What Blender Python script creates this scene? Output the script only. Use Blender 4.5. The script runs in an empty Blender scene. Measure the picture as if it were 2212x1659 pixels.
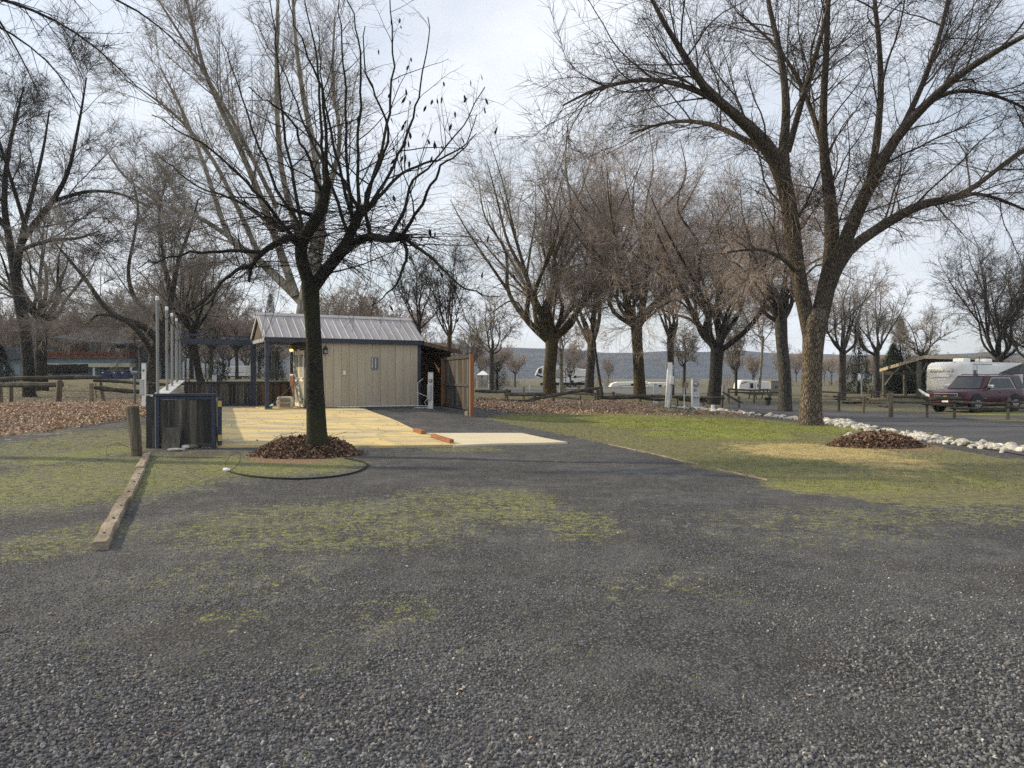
import bpy, bmesh, math, random
import numpy as np
from mathutils import Vector, Matrix, noise as mnoise
R_ = math.radians
random.seed(7)
SC = bpy.context.scene
COL = SC.collection

# ------------------------------------------------------------------ camera, sky, sun, exposure
EYE = 1.55
FPX = 1609.0          # focal length in units of a 2212 px wide picture
HOR = 815.0           # horizon row in a 2212 x 1659 picture
cam_data = bpy.data.cameras.new('camera')
cam_data.sensor_width = 36.0
cam_data.lens = 36.0 * FPX / 2212.0
cam_data.clip_end = 6000
cam = bpy.data.objects.new('camera', cam_data)
COL.objects.link(cam)
cam.location = (0, 0, EYE)
cam.rotation_euler = (R_(90) - math.atan((829.5 - HOR) / FPX), 0, 0)
SC.camera = cam

SUN_DIR = Vector((-0.985, 0.17, 0)).normalized()
SUN_EL = R_(27)
SUN_ROT = math.atan2(SUN_DIR.x, SUN_DIR.y)
world = bpy.data.worlds.new('World')
SC.world = world
world.use_nodes = True
wn, wl = world.node_tree.nodes, world.node_tree.links
wn.clear()
w_out = wn.new('ShaderNodeOutputWorld')
w_bg = wn.new('ShaderNodeBackground')
w_sky = wn.new('ShaderNodeTexSky')
w_sky.sky_type = 'NISHITA'
w_sky.sun_disc = False
w_sky.sun_elevation = SUN_EL
w_sky.sun_rotation = SUN_ROT
w_sky.air_density = 1.2
w_sky.dust_density = 1.5
# thin broken cloud layer over the clear sky
w_tc = wn.new('ShaderNodeTexCoord')
w_sep = wn.new('ShaderNodeSeparateXYZ')
w_add = wn.new('ShaderNodeMath'); w_add.operation = 'ADD'; w_add.inputs[1].default_value = 0.22
w_max = wn.new('ShaderNodeMath'); w_max.operation = 'MAXIMUM'; w_max.inputs[1].default_value = 0.12
w_dx = wn.new('ShaderNodeMath'); w_dx.operation = 'DIVIDE'
w_dy = wn.new('ShaderNodeMath'); w_dy.operation = 'DIVIDE'
w_cmb = wn.new('ShaderNodeCombineXYZ')
wl.new(w_tc.outputs['Generated'], w_sep.inputs[0])
wl.new(w_sep.outputs['Z'], w_add.inputs[0]); wl.new(w_add.outputs[0], w_max.inputs[0])
wl.new(w_sep.outputs['X'], w_dx.inputs[0]); wl.new(w_max.outputs[0], w_dx.inputs[1])
wl.new(w_sep.outputs['Y'], w_dy.inputs[0]); wl.new(w_max.outputs[0], w_dy.inputs[1])
wl.new(w_dx.outputs[0], w_cmb.inputs[0]); wl.new(w_dy.outputs[0], w_cmb.inputs[1])
w_n = wn.new('ShaderNodeTexNoise'); w_n.inputs['Scale'].default_value = 1.1
w_n.inputs['Detail'].default_value = 6; w_n.inputs['Roughness'].default_value = 0.55
wl.new(w_cmb.outputs[0], w_n.inputs['Vector'])
w_rmp = wn.new('ShaderNodeValToRGB')
w_rmp.color_ramp.elements[0].position = 0.36; w_rmp.color_ramp.elements[0].color = (0.45, 0.45, 0.45, 1)
w_rmp.color_ramp.elements[1].position = 0.60; w_rmp.color_ramp.elements[1].color = (1, 1, 1, 1)
wl.new(w_n.outputs['Fac'], w_rmp.inputs['Fac'])
w_n2 = wn.new('ShaderNodeTexNoise'); w_n2.inputs['Scale'].default_value = 0.8; w_n2.inputs['Detail'].default_value = 4
wl.new(w_cmb.outputs[0], w_n2.inputs['Vector'])
w_cr = wn.new('ShaderNodeValToRGB')
w_cr.color_ramp.elements[0].position = 0.34; w_cr.color_ramp.elements[0].color = (6.4, 6.8, 7.6, 1)
w_cr.color_ramp.elements[1].position = 0.66; w_cr.color_ramp.elements[1].color = (9.2, 9.3, 9.6, 1)
wl.new(w_n2.outputs['Fac'], w_cr.inputs['Fac'])
w_blue = wn.new('ShaderNodeVectorMath'); w_blue.operation = 'MULTIPLY'; w_blue.inputs[1].default_value = (1.25, 1.25, 1.25)
wl.new(w_sky.outputs[0], w_blue.inputs[0])
w_mix = wn.new('ShaderNodeMix'); w_mix.data_type = 'RGBA'
wl.new(w_rmp.outputs['Color'], w_mix.inputs['Factor'])
wl.new(w_blue.outputs[0], w_mix.inputs['A']); wl.new(w_cr.outputs['Color'], w_mix.inputs['B'])
wl.new(w_mix.outputs['Result'], w_bg.inputs['Color'])
w_bg.inputs['Strength'].default_value = 0.126
wl.new(w_bg.outputs[0], w_out.inputs['Surface'])

sun_data = bpy.data.lights.new('sun', 'SUN')
sun_data.energy = 5.0
sun_data.angle = R_(0.9)
sun_data.color = (1.0, 0.84, 0.58)
sun = bpy.data.objects.new('sun', sun_data)
COL.objects.link(sun)
sv = Vector((SUN_DIR.x * math.cos(SUN_EL), SUN_DIR.y * math.cos(SUN_EL), math.sin(SUN_EL)))
sun.rotation_euler = (-sv).to_track_quat('-Z', 'Y').to_euler()
sun.location = (-30, 10, 40)

SC.view_settings.view_transform = 'Standard'
SC.view_settings.look = 'None'
SC.view_settings.exposure = 0.08
SC.view_settings.gamma = 1.0
SC.view_settings.use_curve_mapping = False
SC.cycles.max_bounces = 5
SC.cycles.diffuse_bounces = 3
SC.cycles.glossy_bounces = 2
SC.cycles.transparent_max_bounces = 6
SC.cycles.volume_bounces = 0
SC.cycles.use_denoising = False

# ------------------------------------------------------------------ terrain
def sst(t):
    t = np.clip(t, 0, 1)
    return t * t * (3 - 2 * t)

def terrain(x, y):
    x = np.asarray(x, float); y = np.asarray(y, float)
    rise = 0.35 * np.clip((y - 16.2) / 10.5, 0, 1) * sst((1.5 - x) / 5.5) * (1 - sst((y - 45) / 30) * sst((x + 20) / 10))
    back = 0.95 * sst((y - 42) / 28) * sst((-x - 10) / 14)
    dip = -0.30 * sst((x - 8) / 7) * sst((y - 22) / 12) * (1 - sst((y - 70) / 40))
    und = 0.012 * np.sin(x * 1.3 + 0.7 * y) * np.cos(y * 0.9 - 0.4 * x) + 0.02 * np.sin(x * 0.31 + 1) * np.sin(y * 0.27)
    return rise + back + dip + und

def tz(x, y):
    return float(terrain(x, y))

def pt(u, v, Y):
    """world point at picture column u, row v of the survey grid and distance Y"""
    return Vector(((u - 1106.0) / FPX * Y, Y, EYE - (v - HOR) / FPX * Y))

def G(u, v):
    """where the ground lies under column u, row v"""
    s = (u - 1106.0) / FPX
    q = (v - HOR) / FPX
    ys = np.concatenate([np.arange(2, 60, 0.02), np.arange(60, 500, 0.25)])
    d = EYE - q * ys - terrain(s * ys, ys)
    i = int(np.argmax(d < 0)) if (d < 0).any() else len(ys) - 1
    Y = float(ys[i])
    return Vector((s * Y, Y, tz(s * Y, Y)))

# ------------------------------------------------------------------ object helpers
def tag(o, label=None, cat=None, group=None, kind=None):
    if label: o['label'] = label
    if cat: o['category'] = cat
    if group: o['group'] = group
    if kind: o['kind'] = kind
    return o

def thing(name, label, cat, loc=(0, 0, 0), rz=0.0, group=None):
    o = bpy.data.objects.new(name, None)
    o.empty_display_size = 0.2
    COL.objects.link(o)
    o.location = loc
    o.rotation_euler = (0, 0, rz)
    return tag(o, label, cat, group)

def link(name, me, m=None, parent=None):
    o = bpy.data.objects.new(name, me)
    COL.objects.link(o)
    if m is not None and len(me.materials) == 0:
        me.materials.append(m)
    if parent is not None:
        o.parent = parent
    return o

def copy_tree(o, parent=None):
    c = o.copy()
    COL.objects.link(c)
    c.parent = parent
    for ch in list(o.children):
        copy_tree(ch, c)
    return c

def np_mesh(name, V, F, smooth=False, attrs=None):
    """V (n,3); F (m,4) or (m,3) int array"""
    me = bpy.data.meshes.new(name)
    V = np.ascontiguousarray(V, dtype=np.float32); F = np.ascontiguousarray(F, dtype=np.int32)
    k = F.shape[1]
    me.vertices.add(len(V)); me.vertices.foreach_set('co', V.ravel())
    me.loops.add(F.size); me.loops.foreach_set('vertex_index', F.ravel())
    me.polygons.add(len(F))
    me.polygons.foreach_set('loop_start', np.arange(0, F.size, k, dtype=np.int32))
    me.polygons.foreach_set('use_smooth', np.full(len(F), smooth, dtype=bool))
    if attrs:
        for an, av in attrs.items():
            a = me.attributes.new(an, 'FLOAT', 'POINT')
            a.data.foreach_set('value', np.ascontiguousarray(av, dtype=np.float32))
    me.update(calc_edges=True)
    return me

class MB:
    """collects boxes, bars, tubes and prisms into ONE mesh"""
    def __init__(s):
        s.v = []; s.f = []
    def add(s, vs, fs):
        b = len(s.v)
        s.v += [tuple(p) for p in vs]
        s.f += [tuple(i + b for i in f) for f in fs]
        return s
    def box(s, lo, hi):
        (x0, y0, z0), (x1, y1, z1) = lo, hi
        return s.add([(x0, y0, z0), (x1, y0, z0), (x1, y1, z0), (x0, y1, z0), (x0, y0, z1), (x1, y0, z1), (x1, y1, z1), (x0, y1, z1)],
                     [(0, 3, 2, 1), (4, 5, 6, 7), (0, 1, 5, 4), (1, 2, 6, 5), (2, 3, 7, 6), (3, 0, 4, 7)])
    def bar(s, p0, p1, w, h, up=(0, 0, 1), t=1.0):
        """box from p0 to p1, w across, h along up; t tapers the far end"""
        p0 = Vector(p0); p1 = Vector(p1); d = (p1 - p0).normalized(); up = Vector(up)
        sx = d.cross(up)
        if sx.length < 1e-5: sx = d.cross(Vector((1, 0, 0)))
        sx.normalize(); uu = sx.cross(d).normalized()
        vs = []
        for p, k in ((p0, 1.0), (p1, t)):
            for a, b in ((-1, -1), (1, -1), (1, 1), (-1, 1)):
                vs.append(p + sx * a * w / 2 * k + uu * b * h / 2 * k)
        return s.add(vs, [(0, 1, 2, 3), (7, 6, 5, 4), (0, 4, 5, 1), (1, 5, 6, 2), (2, 6, 7, 3), (3, 7, 4, 0)])
    def tube(s, pts, r, n=8, cap=True):
        pts = [Vector(p) for p in pts]
        rs = r if isinstance(r, (list, tuple)) else [r] * len(pts)
        ref = None; vs = []
        for i, p in enumerate(pts):
            d = (pts[min(i + 1, len(pts) - 1)] - pts[max(i - 1, 0)]).normalized()
            if ref is None:
                ref = d.cross(Vector((0, 0, 1)))
                if ref.length < 1e-3: ref = d.cross(Vector((1, 0, 0)))
            ref = (ref - d * ref.dot(d)).normalized(); b = d.cross(ref)
            for k in range(n):
                a = 2 * math.pi * k / n
                vs.append(p + (ref * math.cos(a) + b * math.sin(a)) * rs[i])
        fs = []
        for i in range(len(pts) - 1):
            for k in range(n):
                k2 = (k + 1) % n
                fs.append((i * n + k, i * n + k2, (i + 1) * n + k2, (i + 1) * n + k))
        if cap:
            fs.append(tuple(reversed(range(n)))); fs.append(tuple((len(pts) - 1) * n + k for k in range(n)))
        return s.add(vs, fs)
    def prism(s, poly, axis, a, b):
        """polygon in the two other axes, extruded along axis from a to b"""
        n = len(poly)
        def mk(p, c):
            if axis == 'x': return (c, p[0], p[1])
            if axis == 'y': return (p[0], c, p[1])
            return (p[0], p[1], c)
        vs = [mk(p, a) for p in poly] + [mk(p, b) for p in poly]
        fs = [tuple(range(n)), tuple(reversed(range(n, 2 * n)))]
        for i in range(n):
            j = (i + 1) % n
            fs.append((i, i + n, j + n, j))
        return s.add(vs, fs)
    def loft(s, rings, cap=True):
        n = len(rings[0]); vs = [p for r in rings for p in r]; fs = []
        for i in range(len(rings) - 1):
            for k in range(n):
                k2 = (k + 1) % n
                fs.append((i * n + k, i * n + k2, (i + 1) * n + k2, (i + 1) * n + k))
        if cap:
            fs.append(tuple(reversed(range(n)))); fs.append(tuple((len(rings) - 1) * n + k for k in range(n)))
        return s.add(vs, fs)
    def mesh(s, name, bevel=0.0, smooth=False, seg=1, rough=0.0, cuts=0):
        me = bpy.data.meshes.new(name)
        me.from_pydata(s.v, [], s.f)
        bm = bmesh.new(); bm.from_mesh(me)
        bmesh.ops.recalc_face_normals(bm, faces=bm.faces)
        if bevel > 0:
            bmesh.ops.bevel(bm, geom=[e for e in bm.edges if len(e.link_faces) == 2 and e.calc_face_angle(0) > 0.6], offset=bevel, segments=seg, affect='EDGES', profile=0.5, clamp_overlap=True)
        if cuts:
            bmesh.ops.subdivide_edges(bm, edges=[e for e in bm.edges if e.calc_length() > 0.25], cuts=cuts, use_grid_fill=True)
        if rough > 0:
            o = random.random() * 50
            for v in bm.verts:
                v.co += Vector((mnoise.noise(v.co * 3 + Vector((o, 0, 0))), mnoise.noise(v.co * 3 + Vector((0, o, 0))), mnoise.noise(v.co * 3 + Vector((0, 0, o))))) * rough
        if smooth:
            for f in bm.faces: f.smooth = True
        bm.to_mesh(me); bm.free()
        if smooth == 'auto':
            pass
        return me
    def build(s, name, m, parent=None, **kw):
        return link(name, s.mesh(name, **kw), m, parent)

def box_obj(name, lo, hi, m, parent=None, bevel=0.0, **kw):
    return MB().box(lo, hi).build(name, m, parent, bevel=bevel, **kw)

# ------------------------------------------------------------------ materials
MATS = {}
def nmat(name):
    m = bpy.data.materials.new(name); m.use_nodes = True
    nt = m.node_tree; nt.nodes.clear()
    out = nt.nodes.new('ShaderNodeOutputMaterial'); bs = nt.nodes.new('ShaderNodeBsdfPrincipled')
    nt.links.new(bs.outputs[0], out.inputs['Surface'])
    MATS[name] = m
    return m, nt, bs

def c4(c):
    return (c[0], c[1], c[2], 1.0)

def surf(name, c1, c2=None, scale=4.0, rough=0.8, bump=0.0, stretch=(1, 1, 1), metal=0.0, bscale=None, var=0.0, c3=None, dist=0.02,
         coat=0.0, spec=0.4, lo=0.35, hi=0.65, emit=None, estr=0.0, detail=5.0):
    """noise-driven surface: c1 to c2 by noise, a second coarser noise towards c3, random value shift per object"""
    m, nt, bs = nmat(name)
    N, L = nt.nodes, nt.links
    bs.inputs['Roughness'].default_value = rough
    bs.inputs['Metallic'].default_value = metal
    bs.inputs['Specular IOR Level'].default_value = spec
    bs.inputs['Coat Weight'].default_value = coat
    bs.inputs['Coat Roughness'].default_value = 0.05
    if emit:
        bs.inputs['Emission Color'].default_value = c4(emit); bs.inputs['Emission Strength'].default_value = estr
    if c2 is None and bump == 0 and var == 0:
        bs.inputs['Base Color'].default_value = c4(c1); return m
    tc = N.new('ShaderNodeTexCoord'); mp = N.new('ShaderNodeMapping')
    mp.inputs['Scale'].default_value = stretch
    oi = N.new('ShaderNodeObjectInfo')
    off = N.new('ShaderNodeVectorMath'); off.operation = 'ADD'
    mul = N.new('ShaderNodeMath'); mul.operation = 'MULTIPLY'; mul.inputs[1].default_value = 37.0
    L.new(oi.outputs['Random'], mul.inputs[0])
    L.new(tc.outputs['Object'], off.inputs[0]); L.new(mul.outputs[0], off.inputs[1])
    L.new(off.outputs[0], mp.inputs['Vector'])
    n1 = N.new('ShaderNodeTexNoise'); n1.inputs['Scale'].default_value = scale; n1.inputs['Detail'].default_value = detail
    n1.inputs['Roughness'].default_value = 0.6
    L.new(mp.outputs[0], n1.inputs['Vector'])
    rp = N.new('ShaderNodeValToRGB')
    rp.color_ramp.elements[0].position = lo; rp.color_ramp.elements[1].position = hi
    rp.color_ramp.elements[0].color = c4(c1); rp.color_ramp.elements[1].color = c4(c2 or c1)
    L.new(n1.outputs['Fac'], rp.inputs['Fac'])
    col = rp.outputs['Color']
    if c3 is not None:
        n2 = N.new('ShaderNodeTexNoise'); n2.inputs['Scale'].default_value = scale * 0.27; n2.inputs['Detail'].default_value = 3
        L.new(mp.outputs[0], n2.inputs['Vector'])
        r2 = N.new('ShaderNodeValToRGB'); r2.color_ramp.elements[0].position = 0.45; r2.color_ramp.elements[1].position = 0.68
        L.new(n2.outputs['Fac'], r2.inputs['Fac'])
        mx = N.new('ShaderNodeMix'); mx.data_type = 'RGBA'
        L.new(r2.outputs['Color'], mx.inputs['Factor']); L.new(col, mx.inputs['A']); mx.inputs['B'].default_value = c4(c3)
        col = mx.outputs['Result']
    if var > 0:
        hs = N.new('ShaderNodeHueSaturation')
        mr = N.new('ShaderNodeMapRange'); mr.inputs['To Min'].default_value = 1 - var; mr.inputs['To Max'].default_value = 1 + var
        L.new(oi.outputs['Random'], mr.inputs['Value']); L.new(mr.outputs[0], hs.inputs['Value']); L.new(col, hs.inputs['Color'])
        col = hs.outputs['Color']
    L.new(col, bs.inputs['Base Color'])
    if bump > 0:
        bn = N.new('ShaderNodeTexNoise'); bn.inputs['Scale'].default_value = bscale or scale * 3; bn.inputs['Detail'].default_value = 5
        L.new(mp.outputs[0], bn.inputs['Vector'])
        bp = N.new('ShaderNodeBump'); bp.inputs['Strength'].default_value = bump; bp.inputs['Distance'].default_value = dist
        L.new(bn.outputs['Fac'], bp.inputs['Height']); L.new(bp.outputs[0], bs.inputs['Normal'])
    return m

def M(n): return MATS[n]

surf('navy', (0.024, 0.032, 0.052), (0.036, 0.046, 0.070), scale=3, rough=0.55, bump=0.1, bscale=30)
surf('siding', (0.395, 0.345, 0.26), (0.45, 0.40, 0.305), scale=2.2, rough=0.75, bump=0.15, stretch=(3, 3, 0.5), bscale=20, var=0.02, c3=(0.36, 0.31, 0.23), dist=0.006)
surf('gable', (0.055, 0.046, 0.032), (0.08, 0.068, 0.048), scale=3, rough=0.8)
surf('roof_metal', (0.335, 0.32, 0.32), (0.41, 0.395, 0.395), scale=1.5, rough=0.55, metal=0.0, stretch=(1, 1, 1), c3=(0.30, 0.285, 0.28), var=0.03, bump=0.04)
surf('trim_gray', (0.25, 0.26, 0.28), (0.34, 0.35, 0.37), scale=4, rough=0.5)
surf('cap_gray', (0.42, 0.44, 0.45), (0.54, 0.55, 0.56), scale=2, rough=0.55, c3=(0.33, 0.34, 0.34))
surf('pole_steel', (0.19, 0.195, 0.19), (0.27, 0.275, 0.27), scale=5, rough=0.45, metal=0.35, stretch=(1, 1, .2))
surf('white_paint', (0.66, 0.67, 0.66), (0.78, 0.79, 0.78), scale=3, rough=0.5, c3=(0.58, 0.58, 0.55))
surf('white_gloss', (0.74, 0.74, 0.72), (0.82, 0.82, 0.80), scale=1.3, rough=0.3, c3=(0.69, 0.68, 0.64))
surf('cream', (0.60, 0.55, 0.42), (0.70, 0.65, 0.52), scale=3, rough=0.5)
surf('screen', (0.22, 0.22, 0.20), (0.28, 0.28, 0.25), scale=8, rough=0.6)
surf('shingle_wood', (0.09, 0.035, 0.015), (0.20, 0.075, 0.03), scale=6, rough=0.75, stretch=(4, 4, 0.5), var=0.25, bump=0.3)
surf('stone_gray', (0.11, 0.11, 0.10), (0.19, 0.19, 0.18), scale=8, rough=0.9, bump=0.4, var=0.15)
surf('weathered', (0.028, 0.026, 0.025), (0.075, 0.070, 0.063), scale=3.2, rough=0.9, stretch=(5, 5, 0.45), bump=0.5, bscale=14, var=0.22, c3=(0.022, 0.021, 0.021), dist=0.01)
surf('weathered_light', (0.060, 0.055, 0.047), (0.15, 0.135, 0.11), scale=3.2, rough=0.9, stretch=(5, 5, 0.45), bump=0.5, bscale=14, var=0.22, c3=(0.045, 0.042, 0.038), dist=0.01)
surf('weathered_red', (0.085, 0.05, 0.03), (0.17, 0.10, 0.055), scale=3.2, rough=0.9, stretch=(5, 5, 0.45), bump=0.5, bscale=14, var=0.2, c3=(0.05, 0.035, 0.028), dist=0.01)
surf('orange_wood', (0.22, 0.09, 0.036), (0.32, 0.135, 0.055), scale=5, rough=0.75, stretch=(4, 4, 0.4), bump=0.2, c3=(0.18, 0.08, 0.035))
surf('redwood_block', (0.20, 0.075, 0.03), (0.33, 0.14, 0.06), scale=5, rough=0.8, stretch=(4, 0.6, 4), bump=0.3)
surf('split_rail', (0.045, 0.040, 0.032), (0.115, 0.10, 0.08), scale=5, rough=0.95, stretch=(1, 1, 1), bump=0.7, bscale=22, var=0.25, c3=(0.03, 0.032, 0.022), dist=0.02)
surf('split_post', (0.10, 0.085, 0.06), (0.21, 0.175, 0.125), scale=4, rough=0.95, stretch=(6, 6, .5), bump=0.7, bscale=12, var=0.22, c3=(0.055, 0.048, 0.035), dist=0.02)
surf('timber', (0.20, 0.165, 0.12), (0.40, 0.335, 0.25), scale=3, rough=0.95, stretch=(3, .8, 3), bump=0.7, bscale=14, var=0.12, c3=(0.14, 0.11, 0.08), dist=0.02)
surf('leaf_dry', (0.12, 0.07, 0.04), (0.3, 0.2, 0.12), scale=9, rough=0.85, var=0.2)
surf('black', (0.008, 0.008, 0.009), rough=0.6)
surf('rubber', (0.012, 0.012, 0.013), (0.022, 0.022, 0.022), scale=20, rough=0.75)
surf('hose', (0.010, 0.012, 0.010), (0.022, 0.026, 0.02), scale=20, rough=0.75, spec=.2)
surf('glass_dark', (0.010, 0.012, 0.014), rough=0.08, spec=0.35)
surf('glass_shield', (0.035, 0.045, 0.05), rough=0.05, spec=0.5)
surf('chrome', (0.75, 0.75, 0.76), rough=0.12, metal=1.0)
surf('steel_dark', (0.10, 0.10, 0.10), (0.16, 0.155, 0.15), scale=12, rough=0.5, metal=0.6)
surf('brass', (0.50, 0.36, 0.11), (0.60, 0.44, 0.15), scale=9, rough=0.4, metal=0.6)
surf('gold', (0.62, 0.42, 0.12), rough=0.3, metal=0.8)
surf('maroon', (0.045, 0.006, 0.013), (0.055, 0.008, 0.016), scale=1.0, rough=0.4, coat=0.12, spec=0.3)
surf('tyre', (0.014, 0.014, 0.014), (0.028, 0.027, 0.026), scale=12, rough=0.9)
surf('alloy', (0.45, 0.45, 0.46), rough=0.25, metal=0.9)
surf('concrete_block', (0.10, 0.10, 0.09), (0.18, 0.175, 0.16), scale=6, rough=0.95, bump=0.5)
surf('rock_white', (0.38, 0.365, 0.325), (0.66, 0.64, 0.58), scale=5, rough=0.9, bump=0.5, bscale=12, var=0.28, c3=(0.28, 0.27, 0.235))
surf('rock_mossy', (0.10, 0.105, 0.07), (0.24, 0.23, 0.17), scale=9, rough=0.95, bump=0.6, c3=(0.08, 0.11, 0.035))
surf('beige_fascia', (0.40, 0.33, 0.22), (0.48, 0.40, 0.28), scale=3, rough=0.7)
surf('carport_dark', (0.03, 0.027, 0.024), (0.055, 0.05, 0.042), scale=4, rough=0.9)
surf('carport_post', (0.085, 0.08, 0.07), (0.14, 0.13, 0.11), scale=5, rough=0.9, stretch=(3, 3, .4))
surf('evergreen', (0.010, 0.018, 0.011), (0.028, 0.045, 0.022), scale=2.0, rough=0.85, var=0.2)
surf('blue_gray', (0.12, 0.165, 0.19), (0.15, 0.20, 0.225), scale=2, rough=0.8)
surf('band_beige', (0.36, 0.36, 0.27), (0.43, 0.42, 0.33), scale=1, rough=0.8)
surf('deck_red', (0.11, 0.035, 0.02), (0.17, 0.06, 0.032), scale=2, rough=0.85, var=0.15)
surf('wall_brown', (0.055, 0.035, 0.026), (0.085, 0.055, 0.04), scale=2, rough=0.9)
surf('slate_roof', (0.035, 0.04, 0.048), (0.065, 0.07, 0.08), scale=3, rough=0.85)
surf('dumpster_blue', (0.018, 0.028, 0.10), (0.03, 0.045, 0.13), scale=3, rough=0.6)
surf('cabinet_gray', (0.23, 0.235, 0.22), (0.29, 0.29, 0.275), scale=3, rough=0.7, c3=(0.2, 0.2, 0.19))
surf('vent_blue', (0.14, 0.185, 0.21), (0.18, 0.225, 0.25), scale=4, rough=0.6)
surf('green_plastic', (0.02, 0.10, 0.07), (0.04, 0.16, 0.11), scale=20, rough=0.7)
surf('tan_plastic', (0.50, 0.46, 0.36), (0.58, 0.53, 0.42), scale=5, rough=0.5)
surf('brown_grille', (0.16, 0.11, 0.075), (0.22, 0.155, 0.105), scale=7, rough=0.6)
surf('lamp_glow', (0.9, 0.7, 0.3), emit=(1.0, 0.62, 0.16), estr=2.2, rough=0.5)
surf('letter_gray', (0.36, 0.35, 0.33), rough=0.5)
surf('letter_dark', (0.04, 0.045, 0.05), rough=0.5)
surf('tan_band', (0.33, 0.22, 0.11), (0.4, 0.28, 0.15), scale=4, rough=0.8)

# ------------------------------------------------------------------ ground cover masks (world space)
RNG = np.random.default_rng(11)

def ell(u, v, ru, rv):
    a, b = G(u, v + rv), G(u, max(v - rv, 822))
    cy = (a.y + b.y) / 2
    return ((u - 1106) / FPX * cy, cy, ru * cy / FPX, max((b.y - a.y) / 2, 0.2))

def blobs(x, y, lst):
    out = np.zeros_like(x)
    for (cx, cy, rx, ry, w) in lst:
        d = np.sqrt(((x - cx) / rx) ** 2 + ((y - cy) / ry) ** 2)
        out = np.maximum(out, w * (1 - sst((d - 0.55) / 0.65)))
    return out

def inpoly(x, y, poly):
    r = np.zeros(x.shape, bool); n = len(poly)
    for i in range(n):
        x0, y0 = poly[i]; x1, y1 = poly[(i + 1) % n]
        c = ((y0 > y) != (y1 > y)) & (x < (x1 - x0) * (y - y0) / (y1 - y0 + 1e-12) + x0)
        r ^= c
    return r

def E(lst): return [ell(*e[:4]) + (e[4],) for e in lst]
MOSS = E([(250, 1055, 330, 85, .75), (150, 975, 200, 60, .62), (190, 985, 90, 30, .9), (600, 1008, 210, 28, .95), (470, 1000, 80, 20, .8), (700, 1150, 420, 75, .58), (480, 1260, 330, 60, .45),
          (480, 1335, 160, 28, .62), (860, 1330, 120, 60, .55), (1090, 1100, 150, 50, .64), (1250, 1140, 100, 45, .6), (940, 1080, 120, 30, .5), (180, 1400, 260, 50, .32), (1420, 1280, 260, 60, .36),
          (2100, 1110, 170, 35, .5), (1000, 1420, 300, 60, .3), (130, 1180, 160, 60, .6), (1000, 970, 120, 8, .6), (1750, 1150, 300, 50, .36), (640, 1420, 500, 70, .26), (1850, 1120, 250, 30, .45)])
LAWN_POLY = [(p.x, p.y) for p in (G(*q) for q in [(1040, 903), (1180, 932), (1310, 960), (1560, 1018), (1760, 1062), (1900, 1090), (2080, 1098), (2300, 1090), (2300, 1005), (2150, 985), (2000, 962), (1880, 940), (1780, 918), (1640, 905), (1500, 890), (1430, 880), (1300, 886), (1100, 894)])]
GREEN = E([(1480, 918, 260, 17, 1.0), (1360, 906, 200, 9, .8), (1600, 938, 120, 17, .95), (1700, 925, 200, 16, .75), (1500, 940, 160, 12, .8), (2080, 1035, 90, 26, .6), (1180, 905, 120, 7, .7), (1800, 940, 70, 14, .6), (1830, 1055, 240, 26, .6), (2140, 893, 110, 5, .8), (2190, 905, 90, 5, .6),
           (1640, 1010, 220, 26, .45)])
DRY = E([(1760, 978, 190, 24, 1.0), (1900, 1000, 140, 24, .9), (1650, 965, 120, 14, .6), (1420, 898, 160, 6, .55), (1980, 1025, 120, 22, .5), (60, 940, 150, 14, .4)])
DIRT = E([(130, 857, 260, 13, .8), (1560, 897, 150, 8, .7), (2060, 882, 220, 8, .7), (2000, 898, 90, 6, .6), (1750, 872, 120, 7, .7), (760, 975, 60, 8, .4), (430, 985, 60, 12, .8), (1250, 1000, 90, 40, .3), (1380, 1290, 60, 20, .5), (300, 1060, 40, 60, .4)])
LEAFY = E([(110, 895, 230, 24, 1.0), (245, 915, 60, 40, .9), (1190, 882, 215, 13, 1.0), (1310, 882, 120, 10, .9), (40, 905, 120, 25, .9), (300, 900, 40, 30, .8), (660, 985, 120, 22, .9), (1910, 962, 105, 16, 1.0), (1560, 893, 60, 6, .9)])

def grass_field(x, y):
    """far lawns: everything beyond the yard that is not gravel"""
    far = sst((y - 36) / 10)
    left = sst((-x - 13.5) / 2.0) * sst((y - 24) / 6)
    return np.maximum(far, left)

def masks(x, y):
    lawn = inpoly(x, y, LAWN_POLY).astype(float)
    g = blobs(x, y, GREEN)
    lawnm = np.maximum(lawn * 0.62, g)
    lawnm = np.maximum(lawnm, 0.75 * grass_field(x, y))
    return dict(moss=blobs(x, y, MOSS) * .78 + .16 * sst((y - 4) / 5), lawn=lawnm, green=np.maximum(g, grass_field(x, y) * 0.35), dry=blobs(x, y, DRY), dirt=np.maximum(blobs(x, y, DIRT), 0.62 * grass_field(x, y)), leafy=blobs(x, y, LEAFY))

def axis(dense0, dense1, step, far0, far1):
    a = list(np.arange(dense0, dense1 + 1e-6, step))
    s = step
    while a[-1] < far1:
        s *= 1.18; a.append(a[-1] + s)
    s = step
    while a[0] > far0:
        s *= 1.18; a.insert(0, a[0] - s)
    return np.array(a)

GX, GY = axis(-22, 22, 0.25, -900, 900), axis(1.5, 40, 0.22, -60, 1300)
gx, gy = np.meshgrid(GX, GY)
gz = terrain(gx, gy)
V = np.stack([gx.ravel(), gy.ravel(), gz.ravel()], 1)
nx, ny = len(GX), len(GY)
ii = np.arange(nx * ny).reshape(ny, nx)
F = np.stack([ii[:-1, :-1].ravel(), ii[:-1, 1:].ravel(), ii[1:, 1:].ravel(), ii[1:, :-1].ravel()], 1)
mk = masks(V[:, 0], V[:, 1])
ground_me = np_mesh('ground', V, F, True, mk)

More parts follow.
